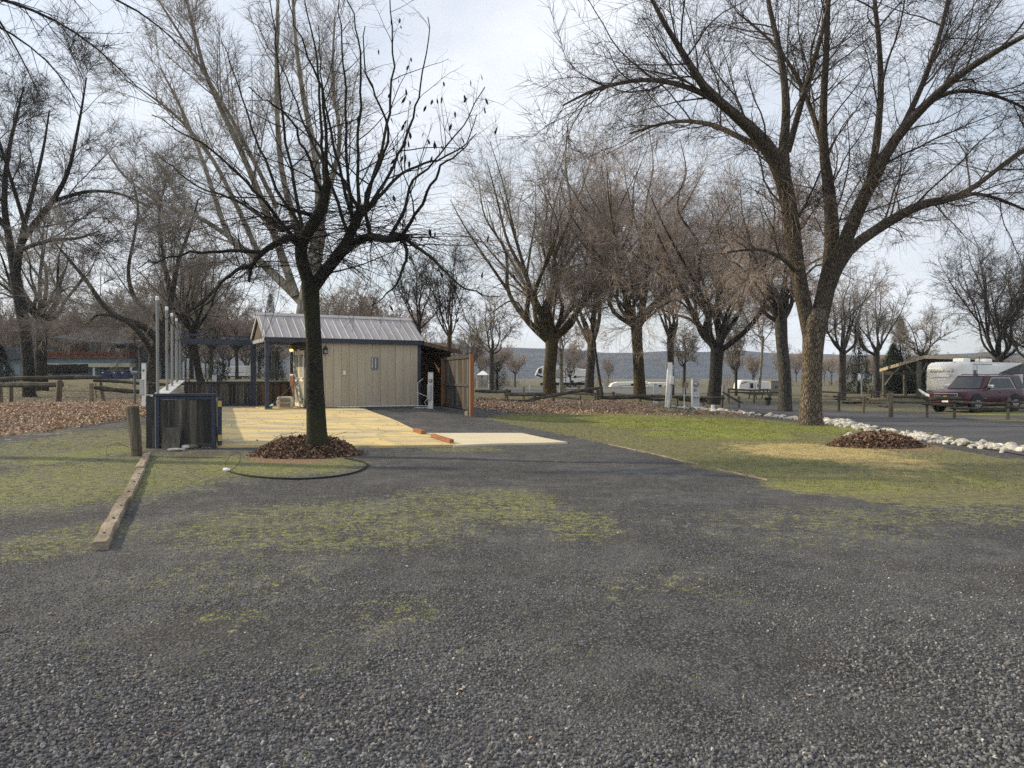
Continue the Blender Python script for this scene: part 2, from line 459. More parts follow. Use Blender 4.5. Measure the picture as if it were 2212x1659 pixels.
def ground_material():
    m, nt, bs = nmat('ground_mat')
    N, L = nt.nodes, nt.links
    tc = N.new('ShaderNodeTexCoord')
    def noise(s, d=4, r=0.6, v=None):
        n = N.new('ShaderNodeTexNoise'); n.inputs['Scale'].default_value = s; n.inputs['Detail'].default_value = d; n.inputs['Roughness'].default_value = r
        L.new(v or tc.outputs['Object'], n.inputs['Vector']); return n.outputs['Fac']
    def ramp(f, p0, c0, p1, c1, mid=None):
        r = N.new('ShaderNodeValToRGB'); e = r.color_ramp.elements
        e[0].position, e[0].color, e[1].position, e[1].color = p0, c4(c0), p1, c4(c1)
        if mid:
            k = r.color_ramp.elements.new(mid[0]); k.color = c4(mid[1])
        L.new(f, r.inputs['Fac']); return r.outputs['Color']
    def math_(op, a, b):
        n = N.new('ShaderNodeMath'); n.operation = op
        for i, q in enumerate((a, b)):
            if isinstance(q, (int, float)): n.inputs[i].default_value = q
            else: L.new(q, n.inputs[i])
        return n.outputs[0]
    def mixc(f, a, b):
        n = N.new('ShaderNodeMix'); n.data_type = 'RGBA'
        L.new(f, n.inputs['Factor'])
        for k, q in (('A', a), ('B', b)):
            if isinstance(q, tuple): n.inputs[k].default_value = c4(q)
            else: L.new(q, n.inputs[k])
        return n.outputs['Result']
    def attr(n):
        a = N.new('ShaderNodeAttribute'); a.attribute_name = n; return a.outputs['Fac']
    def cover(a, n1, n2, w1, w2, lo, hi):
        s = math_('ADD', a, math_('ADD', math_('MULTIPLY', math_('SUBTRACT', n1, 0.5), w1), math_('MULTIPLY', math_('SUBTRACT', n2, 0.5), w2)))
        mr = N.new('ShaderNodeMapRange'); mr.interpolation_type = 'SMOOTHSTEP'
        mr.inputs['From Min'].default_value = lo; mr.inputs['From Max'].default_value = hi
        L.new(s, mr.inputs['Value']); return mr.outputs[0]
    vo = N.new('ShaderNodeTexVoronoi'); vo.inputs['Scale'].default_value = 62; vo.inputs['Randomness'].default_value = 1
    dn = N.new('ShaderNodeTexNoise'); dn.inputs['Scale'].default_value = 20
    L.new(tc.outputs['Object'], dn.inputs['Vector'])
    dv = N.new('ShaderNodeVectorMath'); dv.operation = 'MULTIPLY_ADD'; dv.inputs[1].default_value = (.02, .02, .02)
    L.new(dn.outputs['Color'], dv.inputs[0]); L.new(tc.outputs['Object'], dv.inputs[2]); L.new(dv.outputs[0], vo.inputs['Vector'])
    sepc = N.new('ShaderNodeSeparateColor'); L.new(vo.outputs['Color'], sepc.inputs[0])
    stone = ramp(sepc.outputs[0], 0.0, (0.034, 0.035, 0.038), 1.0, (0.27, 0.27, 0.275), (0.72, (0.105, 0.106, 0.113)))
    gap = N.new('ShaderNodeMapRange'); gap.inputs['From Min'].default_value = 0.0; gap.inputs['From Max'].default_value = 0.55
    L.new(vo.outputs['Distance'], gap.inputs['Value'])
    nb, nm, nf, nff = noise(0.45, 5), noise(2.2, 5), noise(9, 4), noise(38, 3)
    stone = mixc(math_('MULTIPLY', gap.outputs[0], 0.55), stone, (0.02, 0.02, 0.021))
    fines = ramp(nff, 0.3, (0.048, 0.048, 0.050), 0.75, (0.165, 0.165, 0.168))
    gravel = mixc(cover(nb, nm, nf, 0.8, 0.3, 0.38, 0.68), stone, fines)
    # damp darker and browner patches
    gravel = mixc(math_('MULTIPLY', ramp(noise(0.8, 4), 0.48, (0, 0, 0), 0.72, (1, 1, 1)), 0.5), gravel, (0.052, 0.046, 0.042))
    moss_c = ramp(nff, 0.28, (0.10, 0.105, 0.045), 0.72, (0.36, 0.37, 0.10), (0.5, (0.20, 0.21, 0.07)))
    moss_c = mixc(ramp(nm, 0.46, (0, 0, 0), 0.62, (1, 1, 1)), moss_c, ramp(nf, .3, (0.09, 0.092, 0.06), .7, (0.20, 0.195, 0.13)))
    c = mixc(cover(math_('ADD', attr('moss'), math_('MULTIPLY', math_('SUBTRACT', nm, 0.5), 1.1)), nf, noise(24, 5, .7), 1.5, 2.6, 0.50, 0.74), gravel, moss_c)
    lawn_c = ramp(nf, 0.3, (0.10, 0.10, 0.045), 0.7, (0.24, 0.215, 0.105), (0.5, (0.155, 0.15, 0.07)))
    c = mixc(cover(attr('lawn'), nm, nf, 0.5, 0.7, 0.30, 0.62), c, lawn_c)
    green_c = ramp(nff, 0.3, (0.16, 0.175, 0.035), 0.7, (0.345, 0.365, 0.08))
    c = mixc(math_('MULTIPLY', cover(attr('green'), nm, nff, 0.8, 0.7, 0.38, 0.95), 0.85), c, green_c)
    dry_c = ramp(nff, 0.3, (0.32, 0.25, 0.10), 0.7, (0.60, 0.485, 0.23))
    c = mixc(cover(attr('dry'), nm, nf, 2.0, 1.4, 0.40, 1.15), c, dry_c)
    dirt_c = ramp(nf, 0.3, (0.055, 0.044, 0.034), 0.7, (0.12, 0.10, 0.078))
    c = mixc(math_('MULTIPLY', cover(attr('dirt'), nm, nf, 0.9, 0.7, 0.4, 0.8), 0.9), c, dirt_c)
    leaf_c = ramp(nff, 0.3, (0.11, 0.066, 0.042), 0.7, (0.36, 0.245, 0.155))
    c = mixc(cover(attr('leafy'), nf, nff, 0.5, 0.4, 0.3, 0.6), c, leaf_c)
    grain = math_('ADD', 0.42, math_('MULTIPLY', noise(11, 9, 0.78), 1.16))
    gs = N.new('ShaderNodeVectorMath'); gs.operation = 'SCALE'; L.new(c, gs.inputs[0]); L.new(grain, gs.inputs['Scale']); c = gs.outputs[0]
    L.new(c, bs.inputs['Base Color'])
    bs.inputs['Roughness'].default_value = 0.92; bs.inputs['Specular IOR Level'].default_value = 0.3
    h = math_('ADD', math_('MULTIPLY', vo.outputs['Distance'], -0.9), math_('ADD', math_('MULTIPLY', nff, 0.8), math_('MULTIPLY', nf, 1.6)))
    bp = N.new('ShaderNodeBump'); bp.inputs['Strength'].default_value = 0.9; bp.inputs['Distance'].default_value = 0.02
    L.new(h, bp.inputs['Height']); L.new(bp.outputs[0], bs.inputs['Normal'])
    return m
tag(link('ground', ground_me, ground_material()), kind='structure')

# ------------------------------------------------------------------ road, slabs, hills
def strip(name, A, B, m, off, n=70, k=6, thick=0.0):
    """sheet between two ground polylines, laid on the terrain"""
    def res(P):
        P = np.array([[p.x, p.y] for p in P]); d = np.r_[0, np.cumsum(np.linalg.norm(np.diff(P, axis=0), axis=1))]
        t = np.linspace(0, d[-1], n); return np.stack([np.interp(t, d, P[:, 0]), np.interp(t, d, P[:, 1])], 1)
    a, b = res(A), res(B); w = np.linspace(0, 1, k)
    xy = a[:, None, :] * (1 - w[None, :, None]) + b[:, None, :] * w[None, :, None]
    x, y = xy[..., 0].ravel(), xy[..., 1].ravel()
    V = np.stack([x, y, terrain(x, y) + off], 1)
    ii = np.arange(n * k).reshape(n, k)
    F = np.stack([ii[:-1, :-1].ravel(), ii[:-1, 1:].ravel(), ii[1:, 1:].ravel(), ii[1:, :-1].ravel()], 1)
    if thick > 0:
        loop = list(ii[0, :]) + list(ii[1:, -1]) + list(ii[-1, :-1][::-1]) + list(ii[1:-1, 0][::-1])
        nV = len(V); low = V[loop].copy(); low[:, 2] -= thick
        V = np.concatenate([V, low]); q = []
        for i in range(len(loop)):
            j = (i + 1) % len(loop); q.append((loop[i], loop[j], nV + j, nV + i))
        F = np.concatenate([F, np.array(q)])
    return link(name, np_mesh(name, V, F, False), m)

surf('asphalt', (0.055, 0.055, 0.060), (0.085, 0.085, 0.092), scale=1.2, rough=0.85, bump=0.5, bscale=60, c3=(0.047, 0.046, 0.048), stretch=(.5, 1.5, 1))
surf('asphalt_far', (0.08, 0.078, 0.075), (0.12, 0.117, 0.112), scale=0.4, rough=0.9)
low = [G(*q) for q in [(2420, 1015), (2212, 985), (2100, 966), (2000, 950), (1900, 930), (1780, 908), (1700, 900), (1620, 890), (1560, 884)]]
upp = [G(*q) for q in [(2420, 945), (2212, 921), (2100, 911), (2000, 902), (1900, 893), (1780, 883), (1700, 877), (1640, 871), (1590, 868)]]
tag(strip('road', low, upp, M('asphalt'), 0.018), kind='structure')
l2 = [G(*q) for q in [(1030, 850), (1100, 849), (1300, 850), (1450, 851), (1560, 849)]]
u2 = [G(*q) for q in [(1030, 840), (1100, 839.5), (1300, 840), (1450, 841), (1560, 840)]]
tag(strip('far_road', l2, u2, M('asphalt_far'), 0.03), kind='structure')

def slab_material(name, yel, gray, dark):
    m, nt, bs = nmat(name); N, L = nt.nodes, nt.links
    tc = N.new('ShaderNodeTexCoord'); mp = N.new('ShaderNodeMapping'); mp.inputs['Scale'].default_value = (0.42, 1.1, 1); mp.inputs['Rotation'].default_value = (0, 0, R_(-8))  # stretched so grey and dark streaks put branch shadows into the colour
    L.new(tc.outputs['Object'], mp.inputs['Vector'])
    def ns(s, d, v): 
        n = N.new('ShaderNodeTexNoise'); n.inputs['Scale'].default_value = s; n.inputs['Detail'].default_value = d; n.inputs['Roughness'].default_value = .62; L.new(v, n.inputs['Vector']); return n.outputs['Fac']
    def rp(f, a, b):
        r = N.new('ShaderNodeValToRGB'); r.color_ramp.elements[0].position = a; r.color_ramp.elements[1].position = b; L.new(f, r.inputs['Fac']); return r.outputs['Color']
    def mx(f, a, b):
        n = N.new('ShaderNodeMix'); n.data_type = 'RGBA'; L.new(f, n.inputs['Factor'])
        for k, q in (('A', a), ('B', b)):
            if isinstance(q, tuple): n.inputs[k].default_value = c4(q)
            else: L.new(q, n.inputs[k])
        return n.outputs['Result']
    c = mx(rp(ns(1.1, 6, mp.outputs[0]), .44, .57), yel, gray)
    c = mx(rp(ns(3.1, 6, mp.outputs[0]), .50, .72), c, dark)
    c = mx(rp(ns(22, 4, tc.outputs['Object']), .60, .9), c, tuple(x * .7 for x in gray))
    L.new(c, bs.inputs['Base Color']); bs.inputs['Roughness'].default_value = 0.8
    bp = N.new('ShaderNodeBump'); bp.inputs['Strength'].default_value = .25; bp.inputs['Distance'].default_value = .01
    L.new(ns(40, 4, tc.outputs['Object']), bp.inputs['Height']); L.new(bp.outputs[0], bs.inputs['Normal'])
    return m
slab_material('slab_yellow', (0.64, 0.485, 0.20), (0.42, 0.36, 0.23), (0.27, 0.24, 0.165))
slab_material('slab_pale', (0.62, 0.54, 0.36), (0.56, 0.50, 0.37), (0.48, 0.43, 0.31))
PA, PB, PC, PD = Vector((-7.75, 16.1, 0)), G(984, 966), Vector((-5.95, 28.65, 0)), Vector((-12.95, 29.0, 0))
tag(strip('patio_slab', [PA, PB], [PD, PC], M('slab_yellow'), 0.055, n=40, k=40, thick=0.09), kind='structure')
tag(strip('slab_apron', [G(980, 966.5), G(1226, 959)], [G(918, 939), G(1128, 939)], M('slab_pale'), 0.045, n=20, k=10, thick=0.09), kind='structure')

def hill_ridge(name, Y, prof, m, amp, seed):
    us = np.linspace(-900, 3100, 260)
    p = np.array(prof); vs = np.interp(us, p[:, 0], p[:, 1])
    r = np.random.default_rng(seed)
    for k in range(1, 9):
        vs += amp / k * np.sin(us * 0.004 * k * 1.7 + r.uniform(0, 6.28))
    X = (us - 1106) / FPX * Y; top = EYE + (HOR - vs) / FPX * Y
    rows = []
    for j, t in enumerate(np.linspace(0, 1, 14)):
        z = top * (1 - (1 - t) ** 1.7) - 3 * (1 - t)
        yy = Y + t * Y * 0.35 + 6 * np.sin(us * .02 + j)
        rows.append(np.stack([X * (1 + .35 * t), yy, z * (1 + .35 * t)], 1))
    V = np.concatenate(rows); n = len(us); ii = np.arange(len(V)).reshape(14, n)
    F = np.stack([ii[:-1, :-1].ravel(), ii[:-1, 1:].ravel(), ii[1:, 1:].ravel(), ii[1:, :-1].ravel()], 1)
    return tag(link(name, np_mesh(name, V, F, True), m), kind='structure')
surf('hill_near', (0.040, 0.042, 0.040), (0.085, 0.082, 0.07), scale=0.03, rough=1.0, c3=(0.05, 0.055, 0.05), bump=0.6, bscale=0.09, dist=6)
surf('hill_painted_haze', (0.018, 0.027, 0.046), (0.04, 0.052, 0.078), scale=0.016, rough=1.0, c3=(0.055, 0.066, 0.085), bump=0.6, bscale=0.03, dist=20)  # blue of distance haze and shade put into the forest hill's colour
hill_ridge('hills', 720, [(-900, 665), (0, 690), (300, 688), (560, 706), (800, 728), (1000, 742), (1250, 758), (1500, 764), (1700, 766), (2200, 762), (3100, 745)], M('hill_painted_haze'), 4, 3)

# ------------------------------------------------------------------ scattered cover: gravel, moss, grass, leaves
def rand_rot(n, rng, tilt=1.0):
    a = rng.uniform(0, 2 * np.pi, n); b = rng.normal(0, tilt, n); c = rng.normal(0, tilt, n)
    ca, sa, cb, sb, cc, sc = np.cos(a), np.sin(a), np.cos(b), np.sin(b), np.cos(c), np.sin(c)
    Rz = np.zeros((n, 3, 3)); Rz[:, 0, 0] = ca; Rz[:, 0, 1] = -sa; Rz[:, 1, 0] = sa; Rz[:, 1, 1] = ca; Rz[:, 2, 2] = 1
    Rx = np.zeros((n, 3, 3)); Rx[:, 0, 0] = 1; Rx[:, 1, 1] = cb; Rx[:, 1, 2] = -sb; Rx[:, 2, 1] = sb; Rx[:, 2, 2] = cb
    Ry = np.zeros((n, 3, 3)); Ry[:, 1, 1] = 1; Ry[:, 0, 0] = cc; Ry[:, 0, 2] = sc; Ry[:, 2, 0] = -sc; Ry[:, 2, 2] = cc
    return Rz @ Rx @ Ry

def scatter(name, T, TF, pos, rot, scl, m, smooth=False, tint=None, T_each=None):
    """one mesh holding the template T at every pos"""
    n, k = len(pos), len(T)
    base = np.broadcast_to(T, (n, k, 3)) if T_each is None else T_each
    V = np.einsum('nij,nkj->nki', rot, base * np.asarray(scl)[:, None, None]) + pos[:, None, :]
    F = (TF[None] + (np.arange(n) * k)[:, None, None]).reshape(-1, TF.shape[1])
    at = None if tint is None else {'tint': np.repeat(tint, k)}
    return link(name, np_mesh(name, V.reshape(-1, 3), F, smooth, at), m)

def tint_mat(name, stops, rough=0.85, trans=0.0):
    m, nt, bs = nmat(name); N, L = nt.nodes, nt.links
    a = N.new('ShaderNodeAttribute'); a.attribute_name = 'tint'
    r = N.new('ShaderNodeValToRGB'); e = r.color_ramp.elements
    e[0].position, e[0].color = stops[0][0], c4(stops[0][1]); e[1].position, e[1].color = stops[-1][0], c4(stops[-1][1])
    for p, c in stops[1:-1]:
        k = e.new(p); k.color = c4(c)
    L.new(a.outputs['Fac'], r.inputs['Fac']); L.new(r.outputs['Color'], bs.inputs['Base Color'])
    bs.inputs['Roughness'].default_value = rough; bs.inputs['Specular IOR Level'].default_value = 0.25
    return m
tint_mat('leaf_litter', [(0, (0.05, 0.030, 0.021)), (0.3, (0.18, 0.112, 0.075)), (0.65, (0.38, 0.27, 0.19)), (1, (0.70, 0.57, 0.42))])
tint_mat('moss_mat', [(0, (0.10, 0.115, 0.04)), (0.5, (0.25, 0.29, 0.06)), (0.85, (0.42, 0.47, 0.10)), (1, (0.46, 0.42, 0.18))])
tint_mat('grass_mat', [(0, (0.07, 0.10, 0.02)), (0.45, (0.15, 0.19, 0.04)), (0.7, (0.24, 0.215, 0.08)), (1, (0.42, 0.34, 0.17))])

# gravel: real stones over the near yard, instanced on one point set
def yard_points(n, y0, y1, rng, bias=1.6, spread=0.74):
    y = y0 + (y1 - y0) * rng.random(n) ** bias
    x = rng.uniform(-1, 1, n) * (spread * y + 0.3)
    return x, y
gxp, gyp = yard_points(95000, 2.2, 10.0, RNG, 1.7)
gp = np.stack([gxp, gyp, terrain(gxp, gyp) + 0.001], 1)
gme = bpy.data.meshes.new('gravel'); gme.vertices.add(len(gp)); gme.vertices.foreach_set('co', gp.astype(np.float32).ravel())
patch = np.array([mnoise.noise(Vector((a * .55, b * .8, 5))) + .5 * mnoise.noise(Vector((a * 1.6, b * 2.2, 9))) for a, b in zip(gxp, gyp)])
gme.attributes.new('sz', 'FLOAT', 'POINT').data.foreach_set('value', (np.clip(1.22 - (gyp - 2.4) * .17, .32, 1.2) * np.clip(1 - .75 * np.clip(patch - .05, 0, 1) * np.clip((gyp - 2.6) / 1.5, 0, 1) * 2.2, .25, 1) * RNG.uniform(.55, 1.35, len(gp))).astype(np.float32))
def stone_mat():
    m, nt, bs = nmat('gravel_stone'); N, L = nt.nodes, nt.links
    oi = N.new('ShaderNodeObjectInfo'); r = N.new('ShaderNodeValToRGB'); e = r.color_ramp.elements
    e[0].position, e[0].color, e[1].position, e[1].color = 0, (0.045, 0.046, 0.05, 1), 1.0, (0.5, 0.49, 0.46, 1)
    for p, c in ((0.5, (0.10, 0.101, 0.107)), (0.88, (0.17, 0.17, 0.175)), (0.98, (0.23, 0.225, 0.215)), (0.993, (0.40, 0.39, 0.36))):
        k = e.new(p); k.color = c4(c)
    L.new(oi.outputs['Random'], r.inputs['Fac']); L.new(r.outputs[0], bs.inputs['Base Color']); bs.inputs['Roughness'].default_value = 0.8
    return m
go = link('gravel', gme); tag(go, 'loose dark grey crushed gravel covering the near yard', 'gravel', kind='stuff')
def gravel_nodes(mat):
    ng = bpy.data.node_groups.new('gravel_nodes', 'GeometryNodeTree')
    ng.interface.new_socket('Geometry', in_out='INPUT', socket_type='NodeSocketGeometry')
    ng.interface.new_socket('Geometry', in_out='OUTPUT', socket_type='NodeSocketGeometry')
    N, L = ng.nodes, ng.links
    gi, gout = N.new('NodeGroupInput'), N.new('NodeGroupOutput')
    ico = N.new('GeometryNodeMeshIcoSphere'); ico.inputs['Radius'].default_value = 0.0092; ico.inputs['Subdivisions'].default_value = 1
    sp = N.new('GeometryNodeSetPosition'); nz = N.new('ShaderNodeTexNoise'); nz.inputs['Scale'].default_value = 90
    sb = N.new('ShaderNodeVectorMath'); sb.operation = 'SUBTRACT'; sb.inputs[1].default_value = (.5, .5, .5)
    ml = N.new('ShaderNodeVectorMath'); ml.operation = 'SCALE'; ml.inputs['Scale'].default_value = 0.016
    L.new(nz.outputs['Color'], sb.inputs[0]); L.new(sb.outputs[0], ml.inputs[0]); L.new(ml.outputs[0], sp.inputs['Offset'])
    L.new(ico.outputs['Mesh'], sp.inputs['Geometry'])
    sm = N.new('GeometryNodeSetMaterial'); sm.inputs['Material'].default_value = mat
    L.new(sp.outputs[0], sm.inputs['Geometry'])
    ip = N.new('GeometryNodeInstanceOnPoints')
    rr = N.new('FunctionNodeRandomValue'); rr.data_type = 'FLOAT_VECTOR'; rr.inputs[1].default_value = (6.28, 6.28, 6.28)
    rs = N.new('FunctionNodeRandomValue'); rs.data_type = 'FLOAT_VECTOR'; rs.inputs[0].default_value = (0.7, 0.65, 0.45); rs.inputs[1].default_value = (1.35, 1.15, 0.85)
    L.new(gi.outputs[0], ip.inputs['Points']); L.new(sm.outputs[0], ip.inputs['Instance'])
    L.new(rr.outputs[0], ip.inputs['Rotation']); L.new(rs.outputs[0], ip.inputs['Scale'])
    na = N.new('GeometryNodeInputNamedAttribute'); na.data_type = 'FLOAT'; na.inputs['Name'].default_value = 'sz'
    sc_ = N.new('ShaderNodeVectorMath'); sc_.operation = 'SCALE'; L.new(rs.outputs[0], sc_.inputs[0]); L.new(na.outputs[0], sc_.inputs['Scale']); L.new(sc_.outputs[0], ip.inputs['Scale'])
    L.new(ip.outputs[0], gout.inputs[0])
    return ng
gm = go.modifiers.new('scatter', 'NODES'); gm.node_group = gravel_nodes(stone_mat())

# moss tufts
BL = np.array([[-.5, 0, 0], [.5, 0, 0], [0, .25, 1.0]]) * np.array([0.22, 1, 1]); BF = np.array([[0, 1, 2]])
def tufts(name, x, y, per, spread, hgt, m, label, cat, rng, tint):
    n = len(x); k = per
    ox = rng.normal(0, 1, (n, k)) * spread[:, None]; oy = rng.normal(0, 1, (n, k)) * spread[:, None]
    px, py = (x[:, None] + ox).ravel(), (y[:, None] + oy).ravel()
    pos = np.stack([px, py, terrain(px, py) - .002], 1)
    s = (hgt[:, None] * rng.uniform(.5, 1.2, (n, k))).ravel()
    tn = np.clip(tint[:, None] + rng.normal(0, .16, (n, k)), 0, 1).ravel()
    return tag(scatter(name, BL, BF, pos, rand_rot(len(pos), rng, .6), s, m, tint=tn), label, cat, kind='stuff')
nx_, ny_ = yard_points(60000, 2.6, 17.5, RNG, 1.0)
mm = blobs(nx_, ny_, MOSS)
cl = np.array([mnoise.noise(Vector((a * 1.7, b * 1.7, 3))) + .55 * mnoise.noise(Vector((a * 6, b * 6, 8))) for a, b in zip(nx_, ny_)])
keep = (cl + mm * 0.8 > 0.36) & (RNG.random(len(nx_)) < 0.10 + 0.62 * mm)
on_slab = inpoly(nx_, ny_, [(PA.x, PA.y - .1), (PB.x, PB.y - .1), (1.4, 17.2), (0.3, 20.2), (-5.9, 28.7), (-12.9, 29)])
keep &= ~on_slab
mx_, my_ = nx_[keep], ny_[keep]
tufts('moss', mx_, my_, 14, RNG.uniform(.008, .035, len(mx_)), RNG.uniform(.007, .018, len(mx_)), M('moss_mat'), 'low bright green moss tufts scattered over the dark gravel', 'moss', RNG, np.clip(RNG.normal(.55, .25, len(mx_)), 0, 1))
# lawn blades
lx, ly = RNG.uniform(-3, 16, 60000), RNG.uniform(10, 34, 60000)
k_ = inpoly(lx, ly, LAWN_POLY); lx, ly = lx[k_], ly[k_]
gm_, dm_ = blobs(lx, ly, GREEN), blobs(lx, ly, DRY)
kk = RNG.random(len(lx)) < 0.35 + 0.5 * np.maximum(gm_, dm_); lx, ly, gm_, dm_ = lx[kk], ly[kk], gm_[kk], dm_[kk]
tufts('lawn_grass', lx, ly, 6, np.full(len(lx), .05), RNG.uniform(.02, .05, len(lx)), M('grass_mat'), 'short patchy lawn grass, green to straw, beside the white rocks', 'grass', RNG, np.clip(.62 - .38 * gm_ + .35 * dm_, 0, 1))

# leaves
LT = np.array([[-1, 0, 0], [-.35, .48, 0], [-.35, -.48, 0], [.35, .52, 0], [.35, -.52, 0], [1, 0, 0]], float)
LF = np.array([[0, 2, 1], [1, 2, 4], [1, 4, 3], [3, 4, 5]])
def leaves(name, x, y, z, size, label, rng, tilt=0.7, lo=0.0, hi=1.0, parent=None, cat='leaf litter'):
    n = len(x); T = np.broadcast_to(LT, (n, 6, 3)).copy()
    T[:, :, 2] += (rng.uniform(-.1, .75, n)[:, None]) * (T[:, :, 0] ** 2) + (rng.uniform(-.2, .9, n)[:, None]) * T[:, :, 1] ** 2
    T[:, :, 1] *= rng.uniform(.45, 1.0, n)[:, None]
    pos = np.stack([x, y, z], 1)
    o = scatter(name, LT, LF, pos, rand_rot(n, rng, tilt), size, M('leaf_litter'), tint=np.clip(rng.beta(2.0, 2.2, n) * (hi - lo) + lo, 0, 1), T_each=T)
    if parent is None: tag(o, label, cat, kind='stuff')
    else: o.parent = parent; o['kind'] = 'stuff'
    return o
def drift(name, ells, n, label, hmax, rng, lo=0.0):
    xs, ys = [], []
    tot = sum(e[2] * e[3] for e in ells)
    for e in ells:
        k = int(n * e[2] * e[3] / tot); a = rng.uniform(0, 6.283, k); r = np.sqrt(rng.random(k)) * 1.02
        r = r + rng.normal(0, .1, k)
        xs.append(e[0] + e[2] * r * np.cos(a)); ys.append(e[1] + e[3] * r * np.sin(a))
    x, y = np.concatenate(xs), np.concatenate(ys)
    z = terrain(x, y) + rng.random(len(x)) * hmax * blobs(x, y, [e[:4] + (1,) for e in ells]) + .01
    return leaves(name, x, y, z, rng.uniform(.028, .068, len(x)), label, rng, lo=lo)
drift('leaf_drift', E([(110, 891, 240, 22, 1), (250, 912, 60, 36, 1), (30, 903, 130, 26, 1), (150, 908, 120, 22, 1), (305, 905, 35, 25, 1)]), 26000, 'wide drift of pale brown fallen leaves below the left rail fence', .12, RNG, .3)
drift('leaf_drift', E([(1185, 881, 205, 11, 1), (1320, 882, 110, 8, 1), (1120, 886, 90, 8, 1)]), 21000, 'thick drift of russet fallen leaves under the collapsed rail fence', .30, RNG, .25)
drift('leaf_drift', E([(1560, 894, 55, 5, 1), (1420, 893, 120, 5, .6)]), 900, 'small patch of russet leaves beside the white pipe stub', .05, RNG)
ux, uy = yard_points(420, 2.8, 24, RNG, 1.0)
leaves('stray_leaves', ux, uy, terrain(ux, uy) + .012, RNG.uniform(.008, .022, 420), 'single dry leaves scattered here and there across the gravel', RNG, .3, .2, .9)
bx_, by_ = RNG.uniform(-60, -6, 5000), RNG.uniform(29.5, 60, 5000)
kb = bx_ < -13.5 - (by_ - 29) * .1
leaves('lawn_leaves', bx_[kb], by_[kb], terrain(bx_[kb], by_[kb]) + .02, RNG.uniform(.05, .10, kb.sum()), 'thin scatter of leaves on the lawn beyond the left fence', RNG, .4, .3, 1.0)

sxp, syp = RNG.uniform(-10, -1, 260), RNG.uniform(16.5, 27, 260)
ks = inpoly(sxp, syp, [(PA.x, PA.y), (PB.x, PB.y), (PC.x, PC.y), (PD.x, PD.y)])
leaves('slab_leaves', sxp[ks], syp[ks], terrain(sxp[ks], syp[ks]) + .068, RNG.uniform(.015, .04, ks.sum()), 'few curled brown leaves lying on the yellow slab', RNG, .35, .0, .5)

# ------------------------------------------------------------------ text helper
def text_obj(name, body, size, m, parent, loc, rot, depth=0.004, shear=0.0):
    cu = bpy.data.curves.new(name, 'FONT'); cu.body = body; cu.size = size; cu.extrude = depth; cu.align_x = 'CENTER'; cu.align_y = 'CENTER'; cu.shear = shear
    t = bpy.data.objects.new(name, cu); COL.objects.link(t)
    dg = bpy.context.evaluated_depsgraph_get()
    me = bpy.data.meshes.new_from_object(t.evaluated_get(dg))
    bpy.data.objects.remove(t)
    me.materials.clear()
    o = link(name, me, m, parent); o.location = loc; o.rotation_euler = rot
    return o

# ------------------------------------------------------------------ shed
SA = R_(28.0)
SX, SY, SZ = -8.88, 27.0, 0.40
L_, D_ = 5.92, 2.9
shed = thing('shed', 'tan panelled shed with grey ribbed metal roof and navy trimmed porch', 'shed', (SX, SY, SZ), SA)
box_obj('wall_core', (1.42, 0.035, -0.05), (L_ - 0.02, D_ - 0.02, 2.42), M('gable'), shed)
nb = 14; bw = (5.80 - 1.50) / nb
bm_ = MB().box((0, 0, 0), (bw - 0.007, 0.03, 2.44)).mesh('siding_board', bevel=0.004)
for i in range(nb):
    o = link('siding_board', bm_, M('siding'), shed); o.location = (1.50 + i * bw, 0.0, 0.02)
box_obj('corner_trim', (1.385, -0.012, 0.0), (1.497, 0.12, 2.46), M('navy'), shed, .006)
box_obj('corner_trim', (5.805, -0.012, 0.0), (5.935, 0.12, 2.46), M('navy'), shed, .006)
box_obj('right_wall', (L_ - 0.018, 0.125, -.05), (L_ + 0.01, D_, 2.45), M('siding'), shed)
box_obj('foundation', (1.3, -0.03, -0.3), (L_ + .05, D_ + .02, 0.0), M('concrete_block'), shed)
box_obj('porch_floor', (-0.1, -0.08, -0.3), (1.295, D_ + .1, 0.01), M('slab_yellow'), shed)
# roof: ribbed sheets up the front slope
ez, rz_ = 2.60, 3.56; ey = -0.14; ry = D_ / 2
sl = Vector((0, ry - ey, rz_ - ez)); nrm = Vector((0, -sl.z, sl.y)).normalized()
npan = 20; pw = (L_ + 0.22) / npan
def roof_panel():
    mb = MB(); e = Vector((0, ey, ez)); r = Vector((0, ry, rz_))
    prof = [(0, 0), (0.028, 0), (0.042, 0.017), (0.066, 0.017), (0.08, 0), (pw - .004, 0)]
    top = [[p + Vector((a, 0, 0)) + nrm * (b + .012) for a, b in prof] for p in (e, r)]
    bot = [[p + Vector((a, 0, 0)) for a, b in reversed(prof)] for p in (e, r)]
    mb.loft([top[0] + bot[0], top[1] + bot[1]])
    return mb.mesh('roof_panel')
rp_ = roof_panel()
for i in range(npan):
    o = link('roof_panel', rp_, M('roof_metal'), shed); o.location = (-0.12 + i * pw, 0, 0)
MB().add([(-.12, ry, rz_), (L_ + .1, ry, rz_), (L_ + .1, D_ + .14, ez), (-.12, D_ + .14, ez), (-.12, ry, rz_ + .012), (L_ + .1, ry, rz_ + .012), (L_ + .1, D_ + .14, ez + .012), (-.12, D_ + .14, ez + .012)],
         [(0, 1, 2, 3), (7, 6, 5, 4), (0, 4, 5, 1), (1, 5, 6, 2), (2, 6, 7, 3), (3, 7, 4, 0)]).build('back_roof', M('roof_metal'), shed)
MB().prism([(ry - .17, rz_ - .075), (ry - .165, rz_ - .045), (ry, rz_ + .055), (ry + .165, rz_ - .045), (ry + .17, rz_ - .075), (ry, rz_ + .03)], 'x', -.16, L_ + .14).build('ridge_cap', M('roof_metal'), shed)
